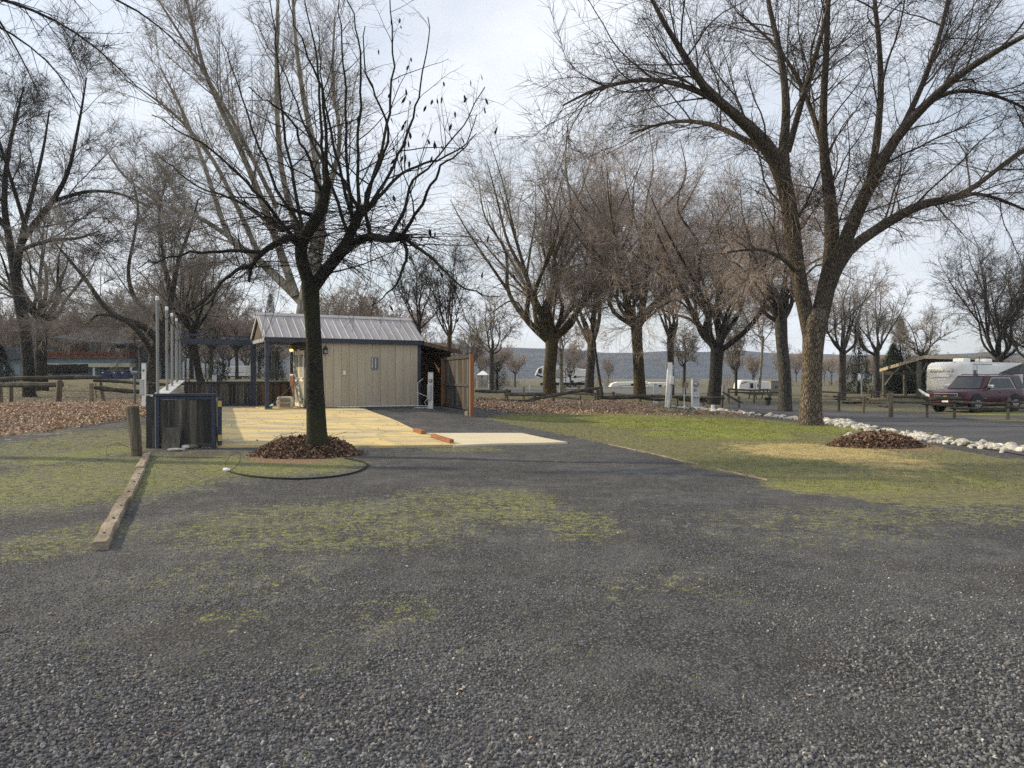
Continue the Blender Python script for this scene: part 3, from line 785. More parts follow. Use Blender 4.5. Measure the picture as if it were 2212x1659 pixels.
box_obj('fascia', (-.10, -.115, 2.44), (L_ + .08, -.075, 2.605), M('navy'), shed, .004)
for x0 in (-.115, L_ + .075):
    for sgn in (0, 1):
        e = Vector((x0, ey - .005 if not sgn else D_ + .145, ez - .07)); r = Vector((x0, ry, rz_ - .07))
        MB().bar(e, r, .03, .13).build('rake_board', M('trim_gray') if x0 < 0 else M('navy'), shed)
MB().prism([(0.0, 2.585), (D_, 2.585), (ry, rz_ - .10)], 'x', -.04, .02).build('gable_panel', M('gable'), shed)
box_obj('gable_beam', (-.075, -.06, 2.45), (.035, D_ + .06, 2.582), M('trim_gray'), shed, .005)
box_obj('porch_ceiling', (.04, -.06, 2.47), (1.5, D_, 2.50), M('navy'), shed)
for y in (0.0, D_):
    box_obj('porch_post', (-.07, y - .07, 0.0), (.075, y + .075, 2.45), M('navy'), shed, .008)
MB().prism([(0.02, 2.50), (D_ - .02, 2.50), (ry, rz_ - .10)], 'x', L_ - .01, L_ + .02).build('gable_panel', M('siding'), shed)
# end wall in the porch
box_obj('porch_wall', (1.385, .125, 0.0), (1.43, D_, 2.46), M('stone_gray'), shed)
box_obj('header_board', (1.33, .10, 2.24), (1.383, D_, 2.40), M('gable'), shed)
win = box_obj('window', (1.36, 2.02, 1.22), (1.383, 2.70, 2.22), M('white_paint'), shed, .004)
for a, b in ((2.07, 2.32), (2.37, 2.65)):
    box_obj('pane', (1.352, a, 1.28), (1.358, b, 2.16), M('glass_dark'), win)
sm_ = MB().box((0, 0, 0), (.02, .11, .22)).mesh('shingle', bevel=.004)
for r in range(5):
    for c in range(7):
        y = 1.93 + c * .125 + (r % 2) * .05
        if y > 2.75: continue
        o = link('shingle', sm_, M('shingle_wood'), shed); o.location = (1.352, y, .05 + r * .23); o.rotation_euler = (0, R_(3), 0)
for k, (a, b) in enumerate(((.22, .98), (1.00, 1.76))):
    dr = box_obj('door', (1.345, a, .03), (1.383, b, 2.16), M('cream'), shed, .004)
    for (z0, z1) in ((.18, 1.0), (1.16, 2.0)):
        box_obj('screen', (1.338, a + .11, z0), (1.343, b - .11, z1), M('screen'), dr)
    for z in (.3, 1.08, 1.95):
        box_obj('hinge', (1.325, a + .01 if k == 0 else b - .12, z), (1.337, a + .12 if k == 0 else b - .01, z + .05), M('black'), dr)
MB().prism([(.62, 2.16), (1.36, 2.16), (.99, 2.24)], 'x', 1.335, 1.383).build('door_pediment', M('cream'), shed)
lm = box_obj('porch_light', (1.24, 1.98, 2.27), (1.325, 2.14, 2.42), M('brass'), shed, .004)
MB().tube([(1.28, 2.06, 2.262), (1.28, 2.06, 2.20), (1.28, 2.06, 2.17)], [.06, .075, .03], 12).build('globe', M('lamp_glow'), lm)
# front wall fittings
lt = MB().box((2.02, -.14, 2.02), (2.17, -.035, 2.2)).build('wall_lantern', M('black'), shed, bevel=.01)
MB().prism([(2.0, 2.2), (2.19, 2.2), (2.095, 2.33)], 'y', -.15, -.03).build('lantern_cap', M('black'), lt)
box_obj('lantern_glass', (2.045, -.146, 2.05), (2.145, -.141, 2.17), M('vent_blue'), lt)
vt = box_obj('wall_vent', (3.88, -.03, 1.46), (4.16, -.002, 1.93), M('vent_blue'), shed, .005)
for i in range(4):
    box_obj('louvre', (3.91 + i * .062, -.04, 1.5), (3.945 + i * .062, -.032, 1.89), M('stone_gray') if i % 2 else M('cap_gray'), vt)
box_obj('outlet_cover', (2.78, -.03, 1.24), (2.89, -.002, 1.40), M('white_paint'), shed, .005)
MB().tube([(2.55, -.07, .03), (4.2, -.075, .025), (5.9, -.08, .02), (6.35, -.3, -.02), (6.0, -.5, -.05), (5.5, -.42, -.05)], .016, 8).build('drain_pipe', M('white_paint'), shed)
# lean-to on the right
ln = L_ + .02
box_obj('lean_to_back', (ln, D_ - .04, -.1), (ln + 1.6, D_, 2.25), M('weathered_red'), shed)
MB().add([(ln + .06, -.14, 2.50), (ln + 1.66, -.14, 2.17), (ln + 1.66, D_ + .1, 2.17), (ln + .06, D_ + .1, 2.50), (ln + .06, -.14, 2.56), (ln + 1.66, -.14, 2.23), (ln + 1.66, D_ + .1, 2.23), (ln + .06, D_ + .1, 2.56)],
         [(0, 3, 2, 1), (4, 5, 6, 7), (0, 1, 5, 4), (1, 2, 6, 5), (2, 3, 7, 6), (3, 0, 4, 7)]).build('lean_to_roof', M('carport_dark'), shed)
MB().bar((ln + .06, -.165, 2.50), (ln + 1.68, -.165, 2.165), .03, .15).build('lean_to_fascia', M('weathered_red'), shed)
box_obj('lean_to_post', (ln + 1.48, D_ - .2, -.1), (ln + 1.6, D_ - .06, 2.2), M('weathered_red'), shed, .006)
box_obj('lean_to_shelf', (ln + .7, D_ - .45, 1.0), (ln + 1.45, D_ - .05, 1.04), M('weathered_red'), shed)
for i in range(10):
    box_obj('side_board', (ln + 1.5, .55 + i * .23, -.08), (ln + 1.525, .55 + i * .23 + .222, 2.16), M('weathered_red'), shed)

# privacy screen right of the shed
def board_row(parent, n, w, h, mats, z0=0.0, y0=0.0, x0=0.0, th=.022, gap=.006, jag=.01, name='board'):
    for i in range(n):
        dz = random.uniform(-jag, jag)
        o = box_obj(name, (0, 0, 0), (w - gap, th, h + dz), M(mats[i % len(mats)] if isinstance(mats, (list, tuple)) else mats), parent)
        o.location = (x0 + i * w, y0 + random.uniform(-.003, .003), z0)
a, b = Vector((-2.74, 29.9, 0)), Vector((-1.42, 26.05, 0))
d = b - a; ln_ = d.length
ps = thing('privacy_screen', 'tall weathered board screen with orange end post right of the shed', 'fence', (a.x, a.y, .20), math.atan2(d.y, d.x))
board_row(ps, 20, ln_ / 20, 1.98, ['weathered_red', 'weathered', 'weathered', 'weathered_light', 'weathered', 'weathered', 'weathered'], z0=.16, y0=.0)
for z in (.2, 1.02, 2.02):
    box_obj('rail', (0, -.05, z), (ln_, -.005, z + .09), M('weathered'), ps, .004)
box_obj('post', (ln_ + .002, -.08, -.15), (ln_ + .13, .06, 2.16), M('orange_wood'), ps, .008)
box_obj('post', (-.12, -.08, -.1), (-.01, .06, 2.1), M('orange_wood'), ps, .008)
box_obj('footing_block', (ln_ - .42, -.14, -.12), (ln_ - .005, .12, .15), M('concrete_block'), ps, .02)

# pedestal under the lean-to
def pedestal(name, label, base, h, w, m='white_paint', meter=None, box=None, rz=0.0, lean=0.0, letters=None, group=None, low=0.0):
    t = thing(name, label, 'pedestal', base, rz, group); t.rotation_euler = (0, lean, rz)
    MB().box((-w / 2, -w * .4, -.1), (w / 2, w * .4, h)).build('post', M(m), t, bevel=.012)
    box_obj('cap', (-w * .54, -w * .45, h + .001), (w * .54, w * .45, h + .03), M('cap_gray'), t, .006)
    if meter:
        mt = MB().tube([(0, -w * .4 - .002, h * meter), (0, -w * .4 - .06, h * meter)], w * .36, 16).build('meter_ring', M('steel_dark'), t)
        MB().tube([(0, -w * .4 - .062, h * meter), (0, -w * .4 - .10, h * meter)], [w * .27, w * .2], 16).build('meter_glass', M('cap_gray'), mt)
    if box:
        for (x0, x1, z0, z1) in box:
            box_obj('service_box', (x0 * w, -w * .4 - .085, z0 * h), (x1 * w, -w * .4 - .002, z1 * h), M('cap_gray'), t, .008)
    if letters:
        text_obj('site_number', letters, .17, M('letter_dark'), t, (-.02, -w * .4 - .008, h * .62), (R_(90), 0, 0), .003)
    return t
q = pt(934, 887, 29.6)
p_ = pedestal('utility_pedestal', 'slim white utility pedestal in the dark lean-to of the shed', (q.x, q.y - .6, .22), 1.5, .20, meter=.8, box=[(-.6, .1, .3, .7)])
MB().tube([(-.5, 0, -.05), (-.5, 0, 1.1), (-.3, 0, 1.28)], .012, 6).build('riser_pipe', M('white_paint'), p_)
MB().tube([(-.55, -.1, .75), (-.2, -.2, .62), (-.08, -.22, .55), (-.22, -.2, .35), (-.1, -.18, .15), (-.1, -.15, -.02)], .010, 6).build('supply_hose', M('white_paint'), p_)

# ------------------------------------------------------------------ patio half walls, poles, beam, gate
def wall_run(name, label, a, b, h, mats, cap, z0, z1, boards_in=-1, bwid=.14, capw=.16, stiles=()):
    d = Vector((b[0] - a[0], b[1] - a[1], 0)); n = max(1, int(d.length / bwid)); w = d.length / n
    t = thing(name, label, 'low wall', (a[0], a[1], 0), math.atan2(d.y, d.x))
    for i in range(n):
        zz = z0 + (z1 - z0) * (i + .5) / n
        o = box_obj('board', (0, -.012, 0), (w - .006, .012, h - .06), M(mats[i % len(mats)] if isinstance(mats, list) else mats), t)
        o.location = (i * w, random.uniform(-.004, .004), zz + .04)
    for zz, hh, m in ((h - .05, .05, cap), (.02, .08, 'navy')):
        mb = MB().bar((0, 0, z0 + zz + hh / 2), (d.length, 0, z1 + zz + hh / 2), .07, hh)
        mb.build('rail', M('navy'), t)
    MB().bar((-.03, 0, z0 + h + .02), (d.length + .03, 0, z1 + h + .02), capw, .035).build('cap', M(cap), t, bevel=.004)
    for s in stiles:
        zz = z0 + (z1 - z0) * s
        box_obj('stile', (s * d.length - .05, -.045, zz), (s * d.length + .05, .045, zz + h), M('navy'), t)
    return t
WL0, WL1 = (-7.86, 16.35), (-12.72, 28.55)
FP = (SX - .469 * D_, SY + .883 * D_)
wall_run('patio_wall', 'low patio wall with broad grey cap carrying the row of steel poles', WL0, WL1, .98, 'cap_gray', 'cap_gray', .06, .42, bwid=.22, capw=.34)
wall_run('patio_wall', 'low patio wall of weathered upright boards behind the yellow slab', (WL1[0] + .12, WL1[1] + .1), (FP[0] - .09, FP[1] - .03), .95, ['weathered', 'weathered_light', 'weathered_light', 'weathered'], 'navy', .40, .40, stiles=(0.02, .37, .985))
wall_run('patio_wall', 'short low wall of reddish boards across the back of the porch', (FP[0] + .10, FP[1] + .05), (FP[0] + 1.22, FP[1] + .64), .95, ['weathered_light', 'weathered_red', 'weathered', 'weathered_red'], 'navy', .40, .40, stiles=(.03, .97))
for i, (x, y) in enumerate([(-7.99, 16.8), (-9.4, 20.3), (-10.63, 23.3), (-11.86, 26.35), (-12.4, 27.6), (-12.7, 28.5)]):
    zb = .06 + .36 * (y - 16.35) / 12.2 + 1.0; lbl = ['first and nearest', 'second', 'third', 'fourth', 'fifth', 'sixth and farthest'][i]
    t = thing('steel_pole', lbl + ' grey steel pole standing on the grey wall cap', 'pole', (x, y, zb), 0, 'steel poles on the patio wall')
    tp = 3.27 - zb + .36 * (y - 16.35) / 12.2 * .9
    MB().tube([(0, 0, -.02), (0, 0, tp)], .034 if i < 4 else .04, 14).build('shaft', M('pole_steel'), t, smooth=False)
    MB().tube([(0, 0, .0), (0, 0, .02)], .10, 14).build('flange', M('pole_steel'), t)
    if i < 4: MB().tube([(0, 0, tp + .001), (0, 0, tp + .07), (0, 0, tp + .1)], [.04, .04, .025], 14).build('top_cap', M('white_paint'), t)
cab = []
pl = [(-7.99, 16.8, 3.2), (-9.4, 20.3, 3.3), (-10.63, 23.3, 3.35), (-11.86, 26.35, 3.45), (-12.7, 28.5, 3.0)]
for k in range(len(pl) - 1):
    p0, p1 = Vector(pl[k]), Vector(pl[k + 1])
    for j in range(8):
        s = j / 8; q = p0.lerp(p1, s); q.z -= .25 * 4 * s * (1 - s); q.x += .075; cab.append(q)
cab.append(Vector(pl[-1]))
tag(MB().tube([p for p in cab], .014, 5).build('cable', M('black')), 'dark slack cable strung along the steel poles', 'cable')
# ladder-like beam
BA, BB = Vector((WL1[0] - .1, WL1[1] - .05, 0)), Vector((FP[0] - .05, FP[1], 0))
d = BB - BA
tb = thing('ladder_beam', 'navy ladder-shaped beam spanning from the poles to the porch', 'beam', (BA.x, BA.y, 0), math.atan2(d.y, d.x))
MB().bar((-.1, 0, 2.93), (d.length - .02, 0, 2.93), .12, .21).build('lower_chord', M('navy'), tb, bevel=.006)
MB().bar((-.05, .02, 3.21), (d.length - .05, .02, 3.14), .05, .06).build('upper_chord', M('navy'), tb)
MB().bar((0, .6, 2.93), (d.length, .6, 2.93), .09, .16).build('rear_chord', M('navy'), tb)
for i in range(8):
    x = .05 + i * (d.length - .2) / 7
    MB().bar((x, .02, 3.035), (x + .03, .02, 3.19), .05, .045, up=(1, 0, 0)).build('strut', M('navy'), tb)
    MB().bar((x, .062, 2.95), (x, .55, 2.95), .04, .09).build('cross_rung', M('navy'), tb)
for x in (-.02, d.length - .03):
    box_obj('upright', (x - .05, -.055, 1.35), (x + .05, .055, 2.82), M('pole_steel') if x < 0 else M('navy'), tb)

# front gate panel
gp0 = Vector((-7.88, 16.05, 0)); gp1 = Vector((-6.41, 16.1, 0)); d = gp1 - gp0
gt = thing('patio_gate', 'navy framed gate panel with dark weathered boards at the slab corner', 'gate', (gp0.x, gp0.y, .02), math.atan2(d.y, d.x))
W = d.length
box_obj('end_board', (0.0, -.02, 0), (.115, .03, 1.12), M('weathered'), gt)
box_obj('end_board', (.117, -.018, 0), (.19, .03, 1.12), M('weathered'), gt)
box_obj('metal_strip', (.192, -.03, 0), (.21, .02, 1.13), M('trim_gray'), gt)
box_obj('stile', (.212, -.045, 0), (.29, .045, 1.12), M('navy'), gt, .005)
box_obj('stile', (W - .08, -.045, .0), (W, .045, 1.12), M('navy'), gt, .005)
box_obj('top_rail', (.16, -.06, 1.122), (W + .01, .06, 1.18), M('navy'), gt, .006)
box_obj('under_rail', (.292, -.035, 1.05), (W - .082, .035, 1.12), M('navy'), gt, .005)
box_obj('bottom_rail', (.292, -.035, .04), (W - .082, .035, .11), M('navy'), gt, .005)
board_row(gt, 7, (W - .375) / 7, .94, ['weathered', 'weathered', 'weathered_light', 'weathered', 'weathered_light', 'weathered', 'weathered'], z0=.11, y0=-.012, x0=.292)
MB().bar((-.02, -.02, 1.15), (.22, -.02, 1.15), .05, .02).build('latch_bar', M('cap_gray'), gt)
lf = thing('gate_leaf', 'navy gate leaf folded back behind the front panel with brass hinges', 'gate', (gp1.x + .06, gp1.y + .06, .08), R_(114))
box_obj('stile', (0, -.05, 0), (.10, .04, 1.02), M('navy'), lf, .005)
box_obj('stile', (1.1, -.05, 0), (1.2, .04, 1.02), M('navy'), lf, .005)
for z in (.02, .92): box_obj('rail', (.102, -.03, z), (1.098, .03, z + .08), M('navy'), lf, .004)
board_row(lf, 7, .142, .82, ['weathered', 'weathered_light'], z0=.10, x0=.102, y0=-.01)
for z in (.09, .83): box_obj('hinge', (-.014, -.045, z), (-.002, .03, z + .13), M('brass'), lf)
bd = thing('loose_board', 'short grey board leaning against the gate panel', 'board', (-7.28, 15.86, .0), R_(2))
MB().bar((0, 0, 0), (0, .12, .47), .37, .02, up=(0, -1, .25)).build('panel', M('weathered_light'), bd, bevel=.003)

def rock_mesh(name, seed, sub=2, flat=.7, rough=.32):
    bm = bmesh.new(); bmesh.ops.create_icosphere(bm, subdivisions=sub, radius=1)
    o = Vector((seed * 7.3, seed * 3.1, 0))
    for v in bm.verts:
        n = mnoise.noise(v.co * 1.1 + o) * rough * 1.4 + mnoise.noise(v.co * 2.7 + o) * rough * .5
        v.co *= 1 + n
        v.co.z *= flat
    for f in bm.faces: f.smooth = False
    me = bpy.data.meshes.new(name); bm.to_mesh(me); bm.free(); return me
ROCKS = [rock_mesh('rock', s) for s in range(9)]
def rock(loc, s, rot, m='rock_white', parent=None, seed=0, name='rock', sc=None):
    me = ROCKS[seed % 9]
    o = bpy.data.objects.new(name, me); COL.objects.link(o)
    if len(me.materials) == 0: me.materials.append(None)
    o.material_slots[0].link = 'OBJECT'; o.material_slots[0].material = M(m)
    o.location = loc; o.scale = sc or (s, s, s); o.rotation_euler = rot
    if parent is not None: o.parent = parent
    return o
for (u, v, s, m, lbl, sc) in [(384, 974, .1, 'rock_white', 'long pale rock lying in front of the loose board', (.16, .06, .05)),
                              (404, 969, .1, 'rock_white', 'angular grey rock between the loose board and a mossy rock', (.10, .08, .075)), (420, 968, .1, 'rock_mossy', 'mossy dark rock at the foot of the gate panel', (.16, .11, .10))]:
    p = G(u, v); tag(rock(p + Vector((0, -.05, .03)), s, (0, 0, .3), m, seed=int(u), sc=sc), lbl, 'rock')

# wooden post and ground timbers
p = G(291, 985)
wp = thing('wooden_post', 'leaning split grey wooden post beside the gate panel', 'post', p)
MB().loft([[Vector((math.cos(a) * r * (1 + .15 * math.sin(3 * a + 1)) + x, math.sin(a) * r * .85, z)) for a in [k * math.pi / 7 for k in range(14)]] for (x, z, r) in ((.03, -.1, .10), (.02, .15, .102), (-.01, .45, .11), (-.045, .75, .12), (-.06, .94, .122), (-.06, .98, .105))]).build('shaft', M('split_post'), wp, rough=.012)
MB().tube([(math.cos(a) * .118 + .02, math.sin(a) * .105, .13 + .01 * math.sin(a * 2)) for a in [k * math.pi / 8 for k in range(17)]], .004, 5).build('wire', M('black'), wp)
MB().tube([(-.08, -.08, .18), (-.25, -.2, .27), (-.4, -.25, .22), (-.46, -.2, .08), (-.42, -.15, .005)], .004, 5).build('wire', M('black'), wp)
q0, q1 = G(213, 1190), G(322, 980)
for i, (s0, s1, off) in enumerate([(0, .30, 0), (.302, .66, .02), (.664, .96, -.015)]):
    a, b = q0.lerp(q1, s0), q0.lerp(q1, s1); a.x += off; b.x += off * .6
    a.z, b.z = tz(a.x, a.y), tz(b.x, b.y); d = b - a
    t = thing('ground_timber', ['worn grey timber laid on the gravel, nearest the camera', 'middle one of the three grey timbers laid end to end', 'grey timber laid on the gravel nearest the wooden post'][i], 'timber', a, math.atan2(d.y, d.x) - math.pi / 2, 'timbers laid end to end on the gravel')
    mb = MB(); n = 12; rings = []
    for k in range(n + 1):
        y = d.length * k / n; w = .066 + .004 * math.sin(k * 1.7 + i * 2); e = .004 * math.sin(k * 1.1 + i)
        rings.append([Vector((-w + e, y, -.03)), Vector((-w + e, y, .055)), Vector((-w * .8 + e, y, .078 + .006 * math.sin(k * 2.3))), Vector((w * .8 + e, y, .074 + .006 * math.cos(k * 1.9))), Vector((w + e, y, .05)), Vector((w + e, y, -.03))])
    mb.loft(rings).build('beam', M('timber'), t, rough=.006)
    for k in range(3):
        yy = d.length * (.15 + .3 * k)
        MB().tube([(.01 * k, yy, .07), (.01 * k, yy, .083)], .014, 7).build('knot_hole', M('black'), t)
# two redwood blocks on the slab
for (a, b, w, lbl) in [((897, 937), (915, 943), .13, 'short redwood block at the joint of the slab'), ((934, 950), (976, 963.5), .10, 'long redwood block lying on the pale slab apron')]:
    p, q = G(*a), G(*b); p.z = tz(p.x, p.y) + .058; q.z = tz(q.x, q.y) + .058; d = q - p
    t = thing('wood_block', lbl, 'wood block', p, 0, None)
    MB().bar((0, 0, .045), (d.x, d.y, d.z + .045), w, .085).build('beam', M('redwood_block'), t, bevel=.006)
# hose
hp = []
for (u, v) in [(493, 1019), (507, 1024), (530, 1029), (554, 1032), (608, 1036), (663, 1036.5), (717, 1032), (758, 1025), (785, 1015.6), (793, 1007), (785, 1000), (765, 995), (745, 992)]:
    g = G(u, v); hp.append(Vector((g.x, g.y, g.z + .016)))
def catmull(P, n=6):
    out = []
    for i in range(len(P) - 1):
        p0, p1, p2, p3 = P[max(i - 1, 0)], P[i], P[i + 1], P[min(i + 2, len(P) - 1)]
        for j in range(n):
            t = j / n
            out.append(0.5 * ((2 * p1) + (p2 - p0) * t + (2 * p0 - 5 * p1 + 4 * p2 - p3) * t * t + (3 * p1 - p0 - 3 * p2 + p3) * t ** 3))
    out.append(P[-1]); return out
hs = thing('garden_hose', 'black hose with a white end curling over the mossy ground', 'hose', hp[0])
hl = [p - hp[0] for p in catmull(hp)]
MB().tube(hl, .014, 8).build('tube', M('hose'), hs, smooth=True)
MB().tube([Vector((-.08, .015, .01)), Vector((-.02, .0, .012)), Vector((.03, -.005, .005))], [.036, .036, .025], 10).build('end_cap', M('white_paint'), hs)
MB().tube([Vector((.02 + .11 * math.sin(a) - .02, .2 - .2 * math.cos(a), .13 - .13 * math.cos(a))) for a in [k * math.pi / 10 for k in range(20)]], .0045, 5).build('wire_loop', M('black'), hs)

# pet carrier and broom in the porch
pc = thing('pet_carrier', 'cream plastic pet carrier with brown grille door on the porch', 'pet carrier', (SX + .883 * .72 - .469 * .35, SY + .469 * .72 + .883 * .35, SZ + .01), SA - R_(18))
MB().loft([[Vector((x * w, y * w2, z)) for x, y in ((-.30, -.22), (.30, -.22), (.30, .22), (-.30, .22))] for (z, w, w2) in ((0, .88, .88), (.19, 1, 1))]).build('lower_shell', M('tan_plastic'), pc, bevel=.015)
MB().loft([[Vector((x * w, y * w2, z)) for x, y in ((-.30, -.22), (.30, -.22), (.30, .22), (-.30, .22))] for (z, w, w2) in ((.215, 1, 1), (.36, .92, .9), (.43, .8, .75))]).build('upper_shell', M('tan_plastic'), pc, bevel=.02)
box_obj('rim', (-.32, -.235, .191), (.32, .235, .214), M('tan_plastic'), pc, .006)
for i in range(6): box_obj('grille_bar', (-.17, -.232, .06 + i * .055), (.2, -.218, .095 + i * .055), M('brown_grille'), pc)
br = thing('broom', 'broom with green bristles leaning on the porch door', 'broom', (SX + .883 * .16 - .469 * .06, SY + .469 * .16 + .883 * .06, SZ + .01), SA)
MB().tube([(0, 0, .12), (1.12, .35, 1.12)], .013, 8).build('handle', M('split_post'), br)
MB().loft([[Vector((x * w - o, y * w, z)) for x, y in ((-.05, -.13), (.05, -.13), (.05, .13), (-.05, .13))] for (z, w, o) in ((0.0, 1.15, .05), (.10, .9, .01))]).build('bristles', M('green_plastic'), br)
MB().loft([[Vector((x * w + o, y * w, z)) for x, y in ((-.04, -.11), (.04, -.11), (.04, .11), (-.04, .11))] for (z, w, o) in ((0.102, 1.0, -.005), (.17, .35, .05))]).build('head', M('white_paint'), br)

# left pedestal and water riser
g = G(311, 884)
pedestal('utility_pedestal', 'white utility pedestal behind the gate panel beside the steel water riser', g, 98 * g.y / FPX, 7.5 * g.y / FPX, meter=.86, box=[(-.75, .3, .32, .66)])
g = G(291, 879)
t = thing('water_riser', 'dark steel water riser with tap left of the white pedestal', 'water riser', g)
h = 74 * g.y / FPX
MB().tube([(0, 0, -.05), (0, 0, h)], .045, 10).build('pipe', M('steel_dark'), t)
MB().tube([(-.13, 0, h), (.13, 0, h)], .075, 10).build('valve_body', M('vent_blue'), t)
MB().tube([(.13, 0, h - .02), (.30, -.02, h), (.34, -.02, h - .08)], .025, 8).build('tap', M('steel_dark'), t)
MB().tube([(-.08, 0, h + .02), (-.1, 0, h + .16), (-.05, 0, h + .2)], .018, 6).build('lever', M('black'), t)

# ------------------------------------------------------------------ fences
def fence(name, label, posts, rails, group=None):
    g0 = pt(posts[0][0], posts[0][2], posts[0][3])
    g0.z = tz(g0.x, g0.y)
    t = thing(name, label, 'fence', g0, 0, group)
    for (u, vt, vb, Y, w, lean) in posts:
        b, a = pt(u, vb, Y), pt(u + lean, vt, Y); r = w * Y / FPX / 2
        b.z = min(b.z, tz(b.x, b.y)) - .15
        b, a = b - g0, a - g0
        rings = []
        for s, k in ((0, 1.05), (.3, 1.0), (.6, .95), (.97, .98), (1, .8)):
            c = b.lerp(a, s); rings.append([c + Vector((math.cos(q) * r * k * (1 + .14 * math.sin(2 * q + s * 3 + u)), math.sin(q) * r * k * .8, 0)) for q in [j * math.pi / 4 + .4 for j in range(8)]])
        MB().loft(rings).build('post', M('split_post'), t)
    for (u1, v1, Y1, u2, v2, Y2, th) in rails:
        a, b = pt(u1, v1, Y1) - g0, pt(u2, v2, Y2) - g0; r = th * (Y1 + Y2) / 2 / FPX / 2
        rings = []; n = 8
        for j in range(n + 1):
            s = j / n; c = a.lerp(b, s); c.z += .02 * math.sin(s * 5 + u1) ; d = (b - a).normalized(); side = Vector((0, 0, 1)).cross(d).normalized(); up = d.cross(side)
            rr = r * (1 + .12 * math.sin(j * 2.1 + u2)) * (.75 if j in (0, n) else 1)
            rings.append([c + side * math.cos(q) * rr * .7 + up * math.sin(q) * rr for q in [k * math.pi / 3 + .3 for k in range(6)]])
        MB().loft(rings).build('rail', M('split_rail'), t)
    return t
fence('rail_fence', 'grey split rail fence crossing the left edge behind the leaf drift',
      [(125, 821, 872, 33, 12, 4), (24, 818, 852, 36, 8, 0), (1, 822, 857, 35, 9, 0), (-60, 822, 860, 34, 10, 0)],
      [(-70, 821, 34, 222, 814, 33.5, 9), (-70, 834, 34, 136, 830, 33, 12)])
fence('rail_fence', 'split rail fence with slanted dark post left of the white pedestal',
      [(197, 828, 872, 33, 11, 0), (226, 825, 863, 35, 7, -9), (207, 826, 862, 35, 2.2, 0), (316, 832, 872, 34, 9, 0)],
      [(201, 822, 34, 322, 828, 35, 7), (203, 838, 33.2, 312, 847, 34, 10), (316, 829, 35, 398, 830, 36, 7)])
fence('rail_fence', 'low dark rail fence seen behind the patio between poles and porch',
      [(470, 822, 846, 46, 6, 0), (575, 824, 848, 46, 6, 0), (380, 824, 846, 46, 6, 0)],
      [(400, 826, 46, 475, 827, 46, 4), (440, 833, 46, 540, 832, 46, 5), (470, 829, 46, 580, 831, 46, 4), (560, 829, 44, 640, 832, 45, 4)])
# middle: collapsed fence over the leaves
fence('rail_fence', 'dark horizontal rail run between the shed screen and the leaf drift',
      [(1094, 840, 868, 42, 8, 0), (1131, 836, 861, 46, 5, 0)],
      [(1026, 845, 42, 1104, 846, 42, 7), (1090, 851, 42, 1180, 853, 41, 7), (1026, 864, 39, 1155, 868, 39, 9)])
fence('rail_fence', 'collapsed rail fence with one long slanted rail over the leaves',
      [(1157, 853, 868, 40, 8, -3), (1196, 855, 874, 41, 6.5, 0), (1295, 842, 873, 42, 9, -3), (1286, 848, 871, 43, 5, 0), (1254, 854, 868, 46, 4, 0)],
      [(1142, 863, 40, 1302, 837, 42, 7.5), (1230, 849, 48, 1292, 854, 45, 5), (1200, 859, 47, 1255, 862, 46, 3)])
fence('rail_fence', 'low rail fence from the slanted rail to the tall white post',
      [(1325, 846, 869, 42, 6, 0), (1318, 854, 866, 43, 3, 0), (1383, 852, 868, 42, 5, 0)],
      [(1298, 858, 42, 1384, 858, 42, 9), (1330, 855, 42.3, 1440, 857, 41, 7), (1384, 861, 41.8, 1442, 864, 41, 6)])
fence('rail_fence', 'broken rail fence behind the meter pedestal with one rail fallen',
      [(1463, 858, 878, 40, 5, 0), (1520, 860, 880, 40, 5, 0), (1559, 853, 880, 40, 6, 2), (1596, 856, 876, 42, 5, 0)],
      [(1451, 857, 40, 1525, 861, 40, 7), (1512, 858, 39.8, 1566, 861, 40, 5.5), (1560, 847, 41, 1604, 871, 40.5, 5), (1466, 863, 40.2, 1528, 867, 40, 6)])
fence('rail_fence', 'straight two rail fence in front of the small white camper',
      [(1574, 839, 866, 52, 6, 0), (1629, 843, 860, 52, 4, 0), (1664, 842, 860, 54, 4, 0)],
      [(1572, 841, 52, 1640, 843, 53, 3.5), (1574, 847, 52, 1700, 849, 54, 3.2), (1625, 842, 53, 1665, 842, 54, 3)])
fence('rail_fence', 'stacked rail fence between the big right tree and the carport',
      [(1812, 848, 872, 40, 6, 0), (1756, 850, 874, 41, 6, 0), (1866, 856, 878, 38, 5, 0)],
      [(1780, 856, 40.5, 1870, 858, 38, 4), (1800, 862, 40, 1915, 863, 37, 5), (1820, 869, 40, 1912, 871, 37, 5), (1760, 847, 46, 1850, 848, 46, 3)])
fence('rail_fence', 'weathered rail fence across the front of the maroon car',
      [(1925, 848, 890, 34, 10, 0), (2177, 859, 892, 32, 7, 3), (2062, 864, 888, 33, 6, 0), (2003, 856, 886, 33.6, 6, 0)],
      [(1928, 857, 34, 2008, 859, 33.5, 5.5), (1996, 861, 33.6, 2078, 862, 33, 8), (2056, 869, 33, 2180, 872, 32, 5.5), (1992, 873, 33.6, 2072, 876, 33, 6), (2052, 881, 33, 2176, 884, 32, 5), (2170, 879, 32, 2260, 882, 31.5, 6), (2168, 868, 32, 2260, 872, 31.5, 5), (1898, 877, 34.6, 1930, 879, 34, 5), (1920, 867, 34, 2000, 871, 33.6, 5)])

